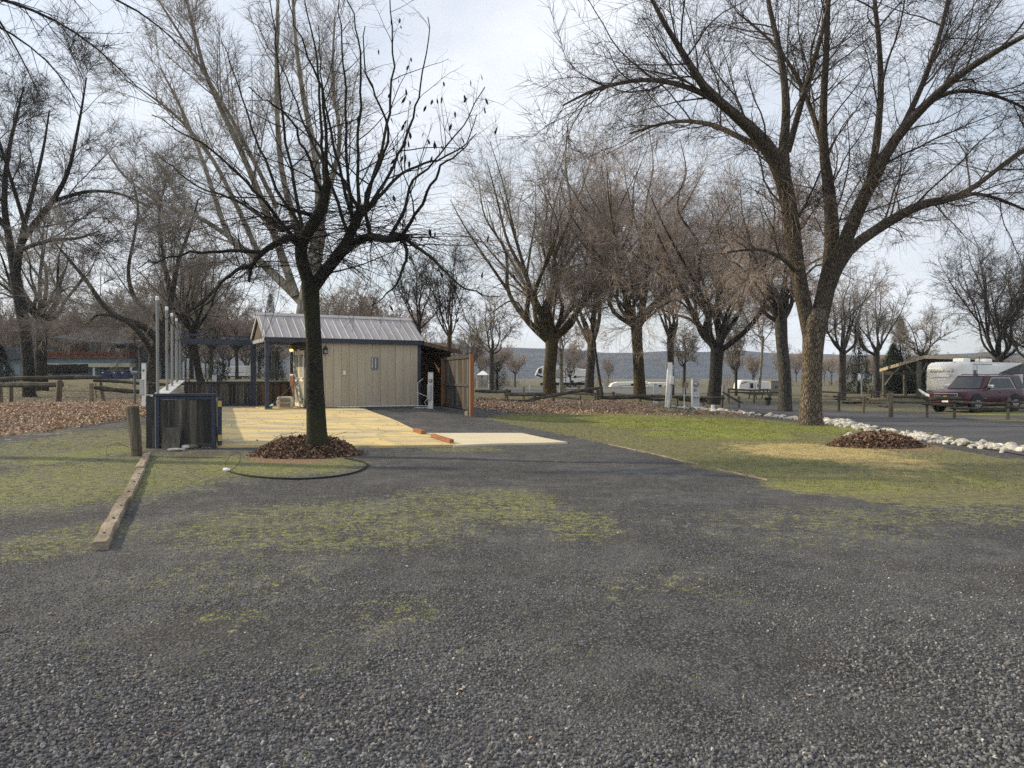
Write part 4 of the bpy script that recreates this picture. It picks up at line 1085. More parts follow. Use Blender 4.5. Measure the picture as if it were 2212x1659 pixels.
# ------------------------------------------------------------------ pedestals, bucket, pipe stub
g = G(1442, 880)
k = g.y / FPX
t = thing('service_post', 'tall leaning white service post at the edge of the leaf drift', 'post', g); t.rotation_euler = (0, R_(3.5), 0)
box_obj('post', (-5.5 * k, -.1, -.1), (4 * k, .1, 97 * k), M('white_paint'), t, .012)
box_obj('side_channel', (4.05 * k, -.06, 20 * k), (7.2 * k, .08, 92 * k), M('cap_gray'), t)
box_obj('junction_box', (0 * k, -.24, 50 * k), (8.2 * k, -.105, 67 * k), M('white_paint'), t, .012)
box_obj('wood_cleat', (-9 * k, -.05, 84 * k), (-5.6 * k, .06, 96 * k), M('tan_band'), t)
MB().tube([(-1 * k, -.17, -.02), (-1 * k, -.17, 13 * k)], 2.2 * k, 10).build('conduit', M('white_gloss'), t)
g = G(1502, 882.5)
pedestal('meter_pedestal', 'grey white pedestal with round electric meter and site number', g, 63 * g.y / FPX, 15.5 * g.y / FPX, m='cap_gray', meter=.84, letters='B1', box=[(-.5, .5, .395, .41)])
g = G(1416, 871)
pedestal('utility_pedestal', 'plain pale grey pedestal left of the tall white post', g, 41 * g.y / FPX, 8.5 * g.y / FPX, m='cap_gray')
g = G(1563, 873)
pedestal('utility_pedestal', 'plain pale pedestal half hidden behind the fallen rail', g, 40 * g.y / FPX, 7 * g.y / FPX, m='cap_gray')
g = G(1478, 884)
k = g.y / FPX
t = thing('bucket_stand', 'metal bucket hung upside down on a thin white stake', 'bucket', g)
MB().tube([(0, 0, -.05), (0, 0, 47 * k)], .8 * k, 8).build('stake', M('white_paint'), t)
MB().tube([(4 * k, 0, 45 * k), (4 * k, 0, 58 * k)], [3.8 * k, 5 * k], 14).build('pail', M('chrome'), t)
MB().tube([(4 * k + math.sin(a) * 5.2 * k - 4 * k, -.05, 52 * k + math.cos(a) * 6.5 * k) for a in [-2.4 + i * .3 for i in range(14)]], .35 * k, 5).build('bail_handle', M('black'), t)
g = G(1540, 888); k = g.y / FPX
t = thing('pipe_stub', 'short white pipe stub with flared base among the pale rocks', 'pipe', g)
MB().tube([(0, 0, -.02), (0, 0, 13.5 * k)], 3.6 * k, 14).build('pipe', M('white_gloss'), t)
MB().tube([(0, 0, -.02), (0, 0, 2.2 * k), (0, 0, 3.2 * k)], [8 * k, 7 * k, 3.7 * k], 14).build('flared_base', M('white_gloss'), t)
for (u, v, h, w, lbl) in [(139, 818, 26, 5, 'white pedestal in front of the black covered boat'), (218, 816, 24, 6, 'white pedestal left of the blue dumpsters'), (463, 846, 36, 7.5, 'grey pedestal on the lawn behind the patio wall'), (600, 846, 20, 5, 'pale pedestal seen through the porch'), (1144, 843, 17, 2.6, 'thin white post by the far fifth wheel camper'), (1303, 848, 22, 7, 'white box pedestal right of the far fifth wheel camper')]:
    g = G(u, v); pedestal('utility_pedestal', lbl, g, h * g.y / FPX, w * g.y / FPX, meter=.8 if u < 300 else None)

# picnic tables
def picnic(u, v, rz, lbl):
    g = G(u, v); t = thing('picnic_table', lbl, 'picnic table', g, rz)
    for i in range(5): box_obj('plank', (-.95, -.36 + i * .146, .72), (.95, -.36 + i * .146 + .138, .76), M('weathered_light'), t)
    for s in (-1, 1):
        box_obj('bench', (-.95, s * .72 - .13, .42), (.95, s * .72 + .13, .46), M('weathered_light'), t)
        for x in (-.65, .65): MB().bar((x, s * .58, 0), (x, s * .22, .718), .09, .05, up=(1, 0, 0)).build('leg', M('weathered'), t)
    for x in (-.65, .65): box_obj('crossbar', (x + .06, -.78, .36), (x + .10, .78, .418), M('weathered'), t)
for a in [(1235, 852, .1, 'picnic table in front of the far fifth wheel camper'), (1640, 862, .3, 'picnic table behind the straight fence by the small camper'), (1905, 866, -.2, 'picnic table in the shade left of the carport'), (512, 848, .1, 'picnic table on the lawn behind the patio'), (425, 842, .0, 'picnic table left of the grey pedestal behind the patio')]:
    picnic(*a)
g = G(1659, 876); k = g.y / FPX
t = thing('fire_barrel', 'small dark barrel grill at the end of the straight fence', 'barrel', g)
MB().tube([(0, 0, 0), (0, 0, 13 * k)], [5 * k, 5.5 * k], 14).build('drum', M('rubber'), t)
MB().tube([(-7 * k, 0, 15 * k), (7 * k, 0, 15 * k)], 3 * k, 10).build('lid', M('black'), t)

# ------------------------------------------------------------------ vehicles
def wheel(parent, x, y, r, w, s):
    t = MB().tube([(x, y - w / 2, r), (x, y - w / 2 + .03, r), (x, y + w / 2 - .03, r), (x, y + w / 2, r)], [r * .93, r, r, r * .93], 24).build('wheel', M('tyre'), parent)
    yo = y + s * (w / 2 + .004)
    MB().tube([(x, yo, r), (x, yo + s * .012, r)], r * .66, 20).build('rim', M('steel_dark'), t)
    mb = MB()
    for k in range(6):
        a = k * math.pi / 3
        mb.bar((x + .03 * math.cos(a), yo + s * .022, r + .03 * math.sin(a)), (x + r * .62 * math.cos(a), yo + s * .018, r + r * .62 * math.sin(a)), .07, .016, up=(0, s, 0))
    mb.build('spokes', M('alloy'), t)
    return t

def suv():
    ctr = pt(2110, 889, 40.6); fwd = Vector((-.89, -.456, 0))
    ctr.z = tz(ctr.x, ctr.y)
    t = thing('parked_car', 'maroon sport utility vehicle parked behind the weathered rail fence', 'car', ctr, math.atan2(fwd.y, fwd.x))
    def ring(x, w, zb, zt, tw):
        return [Vector((x, s * a, z)) for s, a, z in ((-1, w * .86, zb), (-1, w, zb + .15), (-1, w, zb + (zt - zb) * .55), (-1, w * .985, zt - .10), (-1, tw, zt), (1, tw, zt), (1, w * .985, zt - .10), (1, w, zb + (zt - zb) * .55), (1, w, zb + .15), (1, w * .86, zb))]
    secs = [(-2.60, .88, .48, 1.10, .80), (-2.52, .97, .38, 1.18, .92), (-2.2, 1.0, .34, 1.22, .95), (-1.0, 1.01, .30, 1.21, .96), (.3, 1.01, .30, 1.20, .96), (1.05, 1.01, .30, 1.19, .95), (1.25, 1.0, .30, 1.17, .92), (1.8, .99, .31, 1.14, .88), (2.3, .96, .34, 1.08, .82), (2.48, .91, .40, 1.03, .78), (2.56, .84, .46, .98, .72)]
    MB().loft([ring(*s) for s in secs]).build('body', M('maroon'), t, smooth=True, bevel=0)
    def gr(x, w, z): return [Vector((x, -w, z)), Vector((x, w, z))]
    # greenhouse: base outline at z 1.17, roof outline at 1.86
    base = [(1.10, .90), (.2, .965), (-1.6, .965), (-2.55, .92)]; roof = [(.46, .72), (.1, .79), (-1.8, .79), (-2.40, .74)]
    mid = [(.52, .735), (.13, .81), (-1.82, .81), (-2.44, .76)]
    def outl(o, z): return [Vector((x, w, z)) for x, w in o] + [Vector((x, -w, z)) for x, w in reversed(o)]
    MB().loft([outl(base, 1.165), outl(mid, 1.79), outl(roof, 1.865)]).build('cabin', M('maroon'), t, smooth=False, bevel=.02)
    def sp(x, h):   # point on the tumblehome: h 0..1
        z = 1.165 + (1.79 - 1.165) * h; w = .965 + (.81 - .965) * h
        return Vector((x, w + .012, z))
    def pane(name, pts, m, par, off=0.0):
        a = [sp(*p) + Vector((0, off, off * .3)) for p in pts]; b = [p - Vector((0, .008, .002)) for p in a]
        return MB().loft([b, a]).build(name, M(m), par)
    trim = pane('window_trim', [(.86, .0), (.22, .92), (.10, .965), (-1.42, .965), (-1.72, .02)], 'letter_gray', t)
    pane('front_window', [(.77, .05), (.17, .88), (-.44, .90), (-.52, .05)], 'glass_dark', trim, .008)
    pane('rear_window', [(-.56, .05), (-.48, .90), (-1.34, .90), (-1.62, .06)], 'glass_dark', trim, .008)
    pane('quarter_window', [(-1.78, .12), (-1.58, .90), (-2.30, .88), (-2.46, .14)], 'glass_dark', t)
    # windscreen
    a = [Vector((1.075, .80, 1.20)), Vector((.545, .66, 1.775)), Vector((.545, -.66, 1.775)), Vector((1.075, -.80, 1.20))]
    n = Vector((.70, 0, .714)) * .02
    MB().loft([a, [p + n for p in a]]).build('windscreen', M('glass_shield'), t)
    gl = MB().box((2.50, -.62, .70), (2.585, .62, .965)).build('grille', M('chrome'), t, bevel=.015)
    for z in (.735, .865): box_obj('mesh_slot', (2.587, -.56, z), (2.592, .56, z + .075), M('black'), gl)
    MB().prism([(-.11, .815), (-.05, .845), (.05, .845), (.11, .825), (.11, .80), (.05, .775), (-.05, .775), (-.11, .79)], 'x', 2.594, 2.60).build('emblem', M('gold'), gl)
    for s in (-1, 1):
        hl = MB().add([Vector((2.56, s * .63, .80)), Vector((2.52, s * .86, .80)), Vector((2.28, s * .965, .92)), Vector((2.30, s * .955, .99)), Vector((2.50, s * .87, .965)), Vector((2.585, s * .63, .955))] + [Vector((2.48, s * .63, .80)), Vector((2.44, s * .80, .80)), Vector((2.2, s * .90, .92)), Vector((2.22, s * .89, .99)), Vector((2.42, s * .81, .965)), Vector((2.5, s * .63, .955))],
                      [(0, 1, 2, 3, 4, 5), (11, 10, 9, 8, 7, 6)] + [(i, i + 6, (i + 1) % 6 + 6, (i + 1) % 6) for i in range(6)]).build('headlight', M('glass_shield'), t)
        MB().tube([(2.53, s * .74, .88), (2.56, s * .74, .88)], .05, 10).build('lamp', M('chrome'), hl)
        mi = MB().box((.62, s * .98 if s > 0 else -1.25, 1.22), (.80, 1.25 if s > 0 else -.98, 1.40)).build('mirror', M('chrome'), t, bevel=.04)
        box_obj('mirror_base', (.66, s * 1.0 - .07, 1.17), (.76, s * 1.0 + .07, 1.219), M('black'), mi)
        MB().tube([(.2, s * .66, 1.90), (.1, s * .67, 1.925), (-1.9, s * .67, 1.925), (-2.05, s * .66, 1.90)], .022, 6).build('roof_rail', M('black'), t)
        for x in (1.62, -1.55):
            MB().tube([(x, s * .90, .47), (x, s * 1.014, .47)], .50, 24).build('wheel_arch', M('black'), t)
            wheel(t, x, s * .90, .40, .27, s)
        for x in (-.40, -1.45): box_obj('door_handle', (x, s * 1.0 - .02, 1.015), (x + .22, s * 1.0 + .03, 1.045), M('maroon'), t, .006)
        MB().bar((1.05, s * 1.012, .42), (-1.0, s * 1.012, .42), .02, .05).build('sill_trim', M('chrome'), t)
        box_obj('badge', (.85, s * 1.012 - .005, .72), (1.1, s * 1.012 + .008, .745), M('chrome'), t)
    box_obj('bumper', (2.42, -.90, .47), (2.60, .90, .69), M('maroon'), t, .05)
    box_obj('lower_trim', (2.45, -.85, .32), (2.57, .85, .465), M('black'), t, .03)
    box_obj('number_plate', (2.603, -.16, .52), (2.612, .16, .64), M('white_paint'), t)
    MB().tube([(.0, 0, 1.87), (-.1, 0, 1.96)], [.05, .02], 6).build('antenna', M('black'), t)
    t.scale = (1.06, 1.06, 1.05)
    return t
suv()

def camper_body(t, L, W, z0, z1, m='white_gloss', nose=.6, round_=.25, fifth=False):
    """front at +x; rounded shell lofted along x"""
    def rr(x, w, a, b, r):
        out = []
        for cy, cz, s in ((w - r, b - r, 0), (-w + r, b - r, 1), (-w + r * .4, a + r * .4, 2), (w - r * .4, a + r * .4, 3)):
            q = r if s < 2 else r * .4
            for k in range(4):
                an = s * math.pi / 2 + k * math.pi / 6
                out.append(Vector((x, cy + q * math.cos(an), cz + q * math.sin(an))))
        return out
    w = W / 2; rings = []
    for (x, kw, da, db) in ((0, .97, .05, .06), (.06, 1, 0, 0), (L - nose, 1, 0, 0), (L - nose * .62, .99, .0, .03), (L - nose * .3, .97, .02, .13), (L - nose * .1, .93, .06, .30), (L, .88, .14, .52)):
        rings.append(rr(x, w * kw, z0 + da, z1 - db, round_))
    return MB().loft(rings).build('body', M(m), t, smooth=True)

def trailer():
    L, W, z0, z1 = 9.6, 2.5, .78, 3.08
    fwd = Vector((-.86, -.51, 0)).normalized()
    fr = pt(2036, 860, 57); fr.z = tz(fr.x, fr.y) - .05
    o = fr - fwd * (L - .2)
    t = thing('travel_trailer', 'large white travel trailer behind the maroon car and under the carport', 'trailer', (o.x, o.y, fr.z), math.atan2(fwd.y, fwd.x))
    camper_body(t, L, W, z0, z1, nose=1.0)
    s = 1
    y = W / 2 + .004
    sl_ = box_obj('slide_out', (4.0, W / 2 - .2, 1.0), (7.0, W / 2 + .10, 2.85), M('white_gloss'), t, .02)
    wn_ = box_obj('window', (7.02, y - .01, 1.45), (7.55, y + .02, 2.75), M('white_paint'), t, .01)
    box_obj('pane', (7.08, y + .022, 1.55), (7.5, y + .03, 2.45), M('glass_dark'), wn_)
    box_obj('gutter_trim', (5.0, y + .10, 2.88), (7.7, y + .13, 2.93), M('black'), t)
    box_obj('roof_trim', (.2, y - .03, 3.05), (7.9, y + .012, 3.09), M('letter_gray'), t)
    text_obj('lettering', 'EXPLORER', .26, M('letter_dark'), sl_, (6.05, W / 2 + .105, 1.75), (R_(90), 0, math.pi), .003)
    # front cap writing and swoosh, set on the curved nose
    text_obj('lettering', 'Alumadow II', .36, M('letter_gray'), t, (L + .006, 0, 2.36), (R_(90), 0, R_(90)), .012, .3)
    text_obj('lettering', "'23", .26, M('letter_gray'), t, (L + .006, .72, 2.02), (R_(90), 0, R_(90)), .012)
    MB().tube([(L + .012, q, 1.78 + .13 * math.cos(q * 1.6)) for q in [-.72 + i * .12 for i in range(13)]], .022, 5).build('swoosh', M('letter_gray'), t)
    for x in (2.6, 3.5): wheel(t, x, W / 2 - .2, .36, .22, 1)
    box_obj('chassis', (.4, -1.0, .42), (L + .6, 1.0, .615), M('black'), t)
    MB().bar((L + .3, 0, .5), (L + 1.4, 0, .5), .14, .12).build('hitch', M('black'), t)
    for x in (3.1, 6.3):
        box_obj('roof_unit', (x, -.45, z1 - .02), (x + .95, .45, z1 + .30), M('white_gloss'), t, .08)
    MB().tube([(5.0, .4, z1 - .05), (5.0, .4, z1 + .5)], .03, 6).build('roof_vent', M('black'), t)
    for a in (-.8, .8): box_obj('marker_light', (L - .40, a - .07, 3.02), (L - .36, a + .07, 3.06), M('black'), t)
    aw = MB().add([Vector((4.0, y + .13, 2.2)), Vector((.4, y + .13, 3.0)), Vector((.2, y + 1.4, 2.1)), Vector((3.4, y + 1.3, 2.15))], [(0, 1, 2, 3)])
    aw.add([Vector((4.0, y + .13, 2.23)), Vector((.4, y + .13, 3.03)), Vector((.2, y + 1.4, 2.13)), Vector((3.4, y + 1.3, 2.18))], [(3, 2, 1, 0)])
    aw.build('awning', M('black'), t)
    return t
trailer()

def side_camper(name, label, u0, u1, vt, vb, Y, prof, stripes=(), windows=(), w=2.4, ground=None, m='white_gloss'):
    """camper seen side-on; prof and details in 0..1 of the picture box u0..u1, vt..vb"""
    a, b = pt(u0, vb, Y), pt(u1, vt, Y); Lx, Hz = b.x - a.x, b.z - a.z
    gz_ = min(tz(a.x + Lx / 2, Y), a.z)
    t = thing(name, label, 'camper', (a.x, Y, gz_))
    z0 = a.z - gz_
    P = lambda p: (p[0] * Lx, z0 + p[1] * Hz)
    MB().prism([P(p) for p in prof], 'y', 0, w).build('body', M(m), t, bevel=.10, seg=2)
    for (x0, x1, y0, y1, mm) in windows:
        box_obj('window' if mm.startswith('glass') or mm == 'black' else 'panel', (x0 * Lx, -.03, z0 + y0 * Hz), (x1 * Lx, -.004, z0 + y1 * Hz), M(mm), t)
    for poly in stripes:
        MB().prism([P(p) for p in poly], 'y', -.02, -.003).build('graphic_stripe', M('letter_dark'), t)
    box_obj('underside', (.1 * Lx, .2, .25), (.92 * Lx, w - .2, max(z0 - .004, .3)), M('black'), t)
    for x in (.60, .72):
        if z0 > .15: MB().tube([(x * Lx, .05, .36), (x * Lx, .3, .36)], .36, 16).build('wheel', M('tyre'), t)
    return t
side_camper('fifth_wheel_camper', 'white fifth wheel camper with black swoosh graphics beyond the far road', 1156, 1275, 790, 827, 118,
            [(0, .42), (.02, .62), (.06, .85), (.14, .97), (.35, 1.0), (.58, .96), (.64, .86), (1, .78), (1, .0), (.22, .0), (.22, .25), (.05, .25)],
            [[(.05, .55), (.12, .55), (.12, .90), (.06, .80)], [(.33, .38), (.5, .45), (.62, .52), (.5, .42)], [(.35, .28), (.62, .38), (.5, .27)], [(.62, .3), (.8, .38), (1, .36), (.8, .32)], [(.68, .0), (.85, .08), (.95, .1), (.8, .0)], [(.01, .45), (.10, .3), (.16, .35), (.04, .52)]],
            [(.36, .44, .3, .78, 'letter_gray'), (.32, .33, .26, .80, 'black'), (.445, .455, .26, .80, 'black'), (.55, .56, .02, .82, 'black'), (.70, .755, .28, .42, 'glass_dark'), (.62, .68, .58, .74, 'glass_dark'), (.64, .70, .02, .14, 'glass_dark'), (.24, .28, .55, .75, 'glass_dark')])
side_camper('motor_home', 'long low white motor home far behind the middle trees', 1318, 1400, 824, 845, 120, [(0, 0), (0, .45), (.06, .8), (.2, .95), (1, 1), (1, 0)], [[(.05, .5), (.4, .62), (1, .68), (1, .64), (.4, .57)]], [(.22, .36, .2, .45, 'glass_dark'), (.55, .72, .55, .78, 'glass_dark')])
side_camper('motor_home', 'white motor home seen just left of the tall white post', 1400, 1445, 826, 846, 122, [(0, 0), (0, .9), (.1, 1), (1, 1), (1, 0)], [[(.0, .4), (1, .52), (1, .46)]], [(.5, .66, .4, .75, 'glass_dark'), (.8, .9, .3, .6, 'glass_dark')])
side_camper('small_camper', 'small white camper behind the straight two rail fence', 1595, 1672, 821, 848, 96, [(0, .15), (.02, .6), (.07, .95), (.14, 1), (1, .86), (1, 0), (.02, 0)], [[(.05, .70), (.2, .86), (.3, .88), (.12, .72)]], [(.33, .42, .35, .75, 'glass_dark'), (.46, .48, .1, .8, 'letter_gray'), (.53, .60, .45, .68, 'glass_dark'), (.30, .31, .1, .85, 'letter_gray')])
side_camper('covered_trailer', 'pale covered trailer far behind the patio wall', 484, 530, 790, 813, 118, [(0, 0), (.05, .7), (.3, .95), (1, 1), (1, 0)], [], [(.2, .9, .35, .4, 'letter_gray')])
g = G(1677, 855); k = g.y / FPX
t = thing('storage_cabinet', 'grey two door storage cabinet beside the small white camper', 'cabinet', g, -.1)
box_obj('carcass', (-11.5 * k, 0, 0), (11.5 * k, .9, 31 * k), M('cabinet_gray'), t, .01)
for x0, x1 in ((-11 * k, -.4 * k), (.4 * k, 7 * k)): box_obj('door', (x0, -.03, .05), (x1, -.002, 30 * k), M('cabinet_gray'), t)
for x in (-1.5 * k, 1.5 * k): box_obj('handle', (x - .03, -.06, 17 * k), (x + .03, -.032, 21 * k), M('black'), t)
box_obj('top', (-12 * k, -.08, 31.05 * k), (12.5 * k, 1.0, 32 * k), M('cabinet_gray'), t)
MB().bar((13 * k, -.3, 0), (17 * k, -.5, .02), .1, .1).build('prop', M('split_post'), t)

# canopy tent far behind
g = G(1043, 838); k = 105 / FPX
t = thing('canopy_tent', 'white peaked canopy far behind the privacy screen', 'canopy', (-63 * k, 105, 0)); t.location.x = (1043 - 1106) * k
zt_ = EYE + 5 * k
MB().loft([[Vector((x * 13 * k, y * 13 * k, zt_)) for x, y in ((-1, -1), (1, -1), (1, 1), (-1, 1))], [Vector((x * .1, y * .1, zt_ + 9 * k)) for x, y in ((-1, -1), (1, -1), (1, 1), (-1, 1))]]).build('roof', M('white_gloss'), t)
for x in (-1, 1):
    for y in (-1, 1): MB().tube([(x * 12.5 * k, y * 12.5 * k, 0), (x * 12.5 * k, y * 12.5 * k, zt_)], .05, 6).build('leg', M('cap_gray'), t)

# ------------------------------------------------------------------ carport
A1, A2, A3 = pt(1898, 799, 70), pt(1997, 769, 62), pt(2172, 774, 76)
A4 = A1 + (A3 - A2)
cp = thing('carport', 'open carport with dark underside and beige fascia over the trailer', 'carport', (A2.x, A2.y, tz(A2.x, A2.y)))
o = cp.location.copy()
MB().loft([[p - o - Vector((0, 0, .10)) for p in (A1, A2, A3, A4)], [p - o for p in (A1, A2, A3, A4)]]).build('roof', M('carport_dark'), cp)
dn_ = Vector((0, 0, -.08))
def barw(name, p, q, w, h, m): MB().bar(p - o, q - o, w, h).build(name, M(m), cp)
off = Vector((-.05, -.06, 0))
barw('fascia', A1 + dn_ + off, A2 + dn_ + off, .05, .28, 'beige_fascia'); barw('fascia', A2 + dn_ + off, A3 + dn_ + off, .05, .28, 'beige_fascia')
for (u, Y, vt_) in ((1910, 67.5, 800), (1985, 63, 779), (1955, 74, 790), (2150, 76, 780)):
    p = pt(u, vt_, Y); b = Vector((p.x, p.y, tz(p.x, p.y)))
    MB().bar(b - o - Vector((0, 0, .1)), p - o, .27, .27, up=(0, 1, 0)).build('post', M('carport_post'), cp)
barw('beam', pt(1910, 806, 67.5), pt(1985, 806, 63), .15, .28, 'carport_dark')
for (u, v, Y, u2, v2, Y2) in ((1912, 832, 67.3, 1930, 806, 66), (1985, 812, 63, 2002, 784, 63), (1934, 806, 66, 1945, 792, 66), (1958, 790, 64, 1974, 806, 64)):
    barw('brace', pt(u, v, Y), pt(u2, v2, Y2), .12, .16, 'carport_post')
# satellite dish
g = G(1861, 862); k = g.y / FPX
t = thing('satellite_dish', 'white satellite dish on a thin pole left of the carport', 'satellite dish', g)
MB().tube([(0, 0, -.05), (0, 0, 44 * k)], 1.3 * k, 8).build('pole', M('cap_gray'), t)
MB().loft([[Vector((-.04 * q - .22 * r * r, math.cos(a) * r * 5 * k * .6, 47 * k + math.sin(a) * r * 9 * k)) for a in [j * math.pi / 8 for j in range(16)]] for q, r in ((0, 1.0), (0, .6), (0, .05), (1, .05), (1, .6), (1, 1.0))]).build('dish', M('white_gloss'), t).location = (-.02, 0, 0)
MB().tube([(-.02, 0, 40 * k), (-8 * k, -.2, 41 * k), (-8.5 * k, -.2, 43 * k)], .5 * k, 6).build('feed_arm', M('white_paint'), t)
g = G(1939, 868)
t = thing('hammock', 'pale hammock slung beside the carport post', 'hammock', g)
hm = [pt(1985, 842, 47) - g, pt(1998, 852, 45) - g, pt(2015, 858, 44) - g, pt(2032, 860, 44) - g]
MB().loft([[p + Vector((0, -w, .06)), p + Vector((0, w, .06)), p + Vector((0, w, .03)), p + Vector((0, 0, -.08)), p + Vector((0, -w, .03))] for p, w in zip(catmull(hm, 4), [.05, .12, .18, .22, .24, .25, .25, .24, .22, .2, .16, .12, .05])]).build('cloth', M('white_paint'), t)

# ------------------------------------------------------------------ left background buildings
def lodge():
    Y = 92; k = Y / FPX
    b = pt(190, 815, Y); gz_ = tz(b.x, b.y) - .3
    t = thing('lodge', 'two storey lodge with blue grey lower walls and red deck', 'building', (b.x, Y, gz_), R_(-2))
    X = lambda u: (u - 190) * k
    Z = lambda v: EYE - (v - HOR) * k - gz_
    box_obj('lower_wall', (X(60), 1.2, 0), (X(287), 9, Z(783)), M('blue_gray'), t)
    box_obj('upper_band', (X(98), -.2, Z(784)), (X(287), 1.6, Z(774)), M('blue_gray'), t)
    box_obj('awning_band', (X(98), -.5, Z(793)), (X(287), 1.1, Z(784.5)), M('band_beige'), t)
    box_obj('deck', (X(96), -.6, Z(773.7)), (X(287), 2.5, Z(770)), M('deck_red'), t)
    for i in range(3): box_obj('deck_rail', (X(96), -.55, Z(768.5 - i * 3.2)), (X(287), -.45, Z(767.2 - i * 3.2)), M('deck_red'), t)
    for i in range(14): box_obj('baluster', (X(98 + i * 14.4), -.62, Z(770)), (X(98 + i * 14.4) + .12, -.47, Z(759)), M('deck_red'), t)
    box_obj('deck_wall', (X(96), -.3, Z(769.8)), (X(287), -.2, Z(760)), M('deck_red'), t)
    box_obj('upper_wall', (X(120), 2.6, Z(772)), (X(254), 8, Z(738)), M('wall_brown'), t)
    for (u0, u1) in ((168, 190), (193, 214)):
        w_ = box_obj('window', (X(u0), 2.5, Z(760)), (X(u1), 2.59, Z(738)), M('trim_gray'), t)
        box_obj('pane', (X(u0) + .1, 2.45, Z(759)), (X(u1) - .1, 2.49, Z(739.5)), M('glass_dark'), w_)
    for (u0, u1) in ((208, 215), (226, 236)): box_obj('window', (X(u0), 2.42, Z(759)), (X(u1), 2.48, Z(750)), M('cap_gray'), t)
    MB().add([Vector((X(100), .4, Z(731))), Vector((X(150), 5.2, Z(712))), Vector((X(262), 5.2, Z(742))), Vector((X(258), .4, Z(745))), Vector((X(100), .4, Z(728))), Vector((X(150), 5.2, Z(709))), Vector((X(262), 5.2, Z(739))), Vector((X(258), .4, Z(742)))],
             [(0, 3, 2, 1), (4, 5, 6, 7), (0, 1, 5, 4), (1, 2, 6, 5), (2, 3, 7, 6), (3, 0, 4, 7)]).build('roof', M('slate_roof'), t)
    box_obj('side_wing', (X(288), 2, 0), (X(322), 9, Z(777)), M('blue_gray'), t)
    MB().prism([(X(284), Z(777)), (X(326), Z(777)), (X(318), Z(762)), (X(288), Z(760))], 'y', 1, 10).build('wing_roof', M('slate_roof'), t)
    for i, u in enumerate((100, 205, 286)): box_obj('post', (X(u), -.4, 0), (X(u) + .25, -.15, Z(793.2)), M('cap_gray'), t)
    for u in (205, 250, 265): box_obj('door', (X(u), 1.1, 0), (X(u + 9), 1.19, Z(796)), M('vent_blue'), t)
    return t
lodge()
Y = 90; k = Y / FPX; b = pt(20, 815, Y)
t = thing('cabin', 'blue grey cabin behind the leaning dark trunk at the left edge', 'building', (b.x, Y, tz(b.x, b.y) - .2))
z_ = lambda v: EYE - (v - HOR) * k - (tz(b.x, b.y) - .2)
box_obj('wall', (-40 * k, 0, 0), (32 * k, 6, z_(776)), M('blue_gray'), t)
MB().prism([(-46 * k, z_(776)), (38 * k, z_(776)), (20 * k, z_(750)), (-25 * k, z_(750))], 'y', -.8, 7).build('roof', M('slate_roof'), t)
box_obj('window', (-12 * k, -.06, z_(802)), (-5 * k, -.004, z_(788)), M('white_paint'), t)
box_obj('door', (12 * k, -.06, 0), (24 * k, -.004, z_(788)), M('vent_blue'), t)
# boat, dumpsters
Y = 78; k = Y / FPX; b = pt(147, 815, Y); gz_ = tz(b.x, b.y)
t = thing('covered_boat', 'boat under black cover on a trailer before the lodge', 'boat', (b.x, Y, gz_))
zb = EYE + 8 * k - gz_
MB().loft([[Vector((x, y * w, zb + z)) for y, z in ((-1, 21 * k * hh), (1, 21 * k * hh), (.8, 6 * k), (0, 0), (-.8, 6 * k))] for x, w, hh in ((-42 * k, 1.0, .95), (-20 * k, 1.2, .9), (0, 1.2, .85), (25 * k, 1.0, .9), (43 * k, .1, 1.0))]).build('hull', M('black'), t)
box_obj('cuddy', (-15 * k, -.6, zb + 17 * k), (15 * k, .6, zb + 21 * k), M('black'), t, .1)
box_obj('trailer_frame', (-40 * k, -.7, .35), (36 * k, .7, .5), M('steel_dark'), t)
for x in (-15 * k, 3 * k): MB().tube([(x, -.95, .33), (x, -.7, .33)], .33, 14).build('wheel', M('tyre'), t)
for (u0, u1, lbl) in ((223, 244, 'blue dumpster nearest the lodge door'), (249, 266, 'middle blue dumpster below the lodge band'), (267, 283, 'rightmost blue dumpster below the lodge band')):
    Y = 84; k = Y / FPX; b = pt((u0 + u1) / 2, 815, Y); t = thing('dumpster', lbl, 'dumpster', (b.x, Y, tz(b.x, b.y)), 0, 'blue dumpsters'); w = (u1 - u0) * k / 2; hh = EYE + 14 * k - tz(b.x, b.y)
    MB().loft([[Vector((x * w * q, y * .8 * q2, z)) for x, y in ((-1, -1), (1, -1), (1, 1), (-1, 1))] for z, q, q2 in ((.12, .9, .8), (hh * .9, 1, 1))]).build('bin', M('dumpster_blue'), t, bevel=.03)
    box_obj('lid', (-w * 1.02, -.84, hh * .905), (w * 1.02, .84, hh), M('rubber'), t, .03)
    box_obj('label_plate', (-w * .5, -.83, hh * .72), (-w * .1, -.80, hh * .84), M('white_paint'), t)

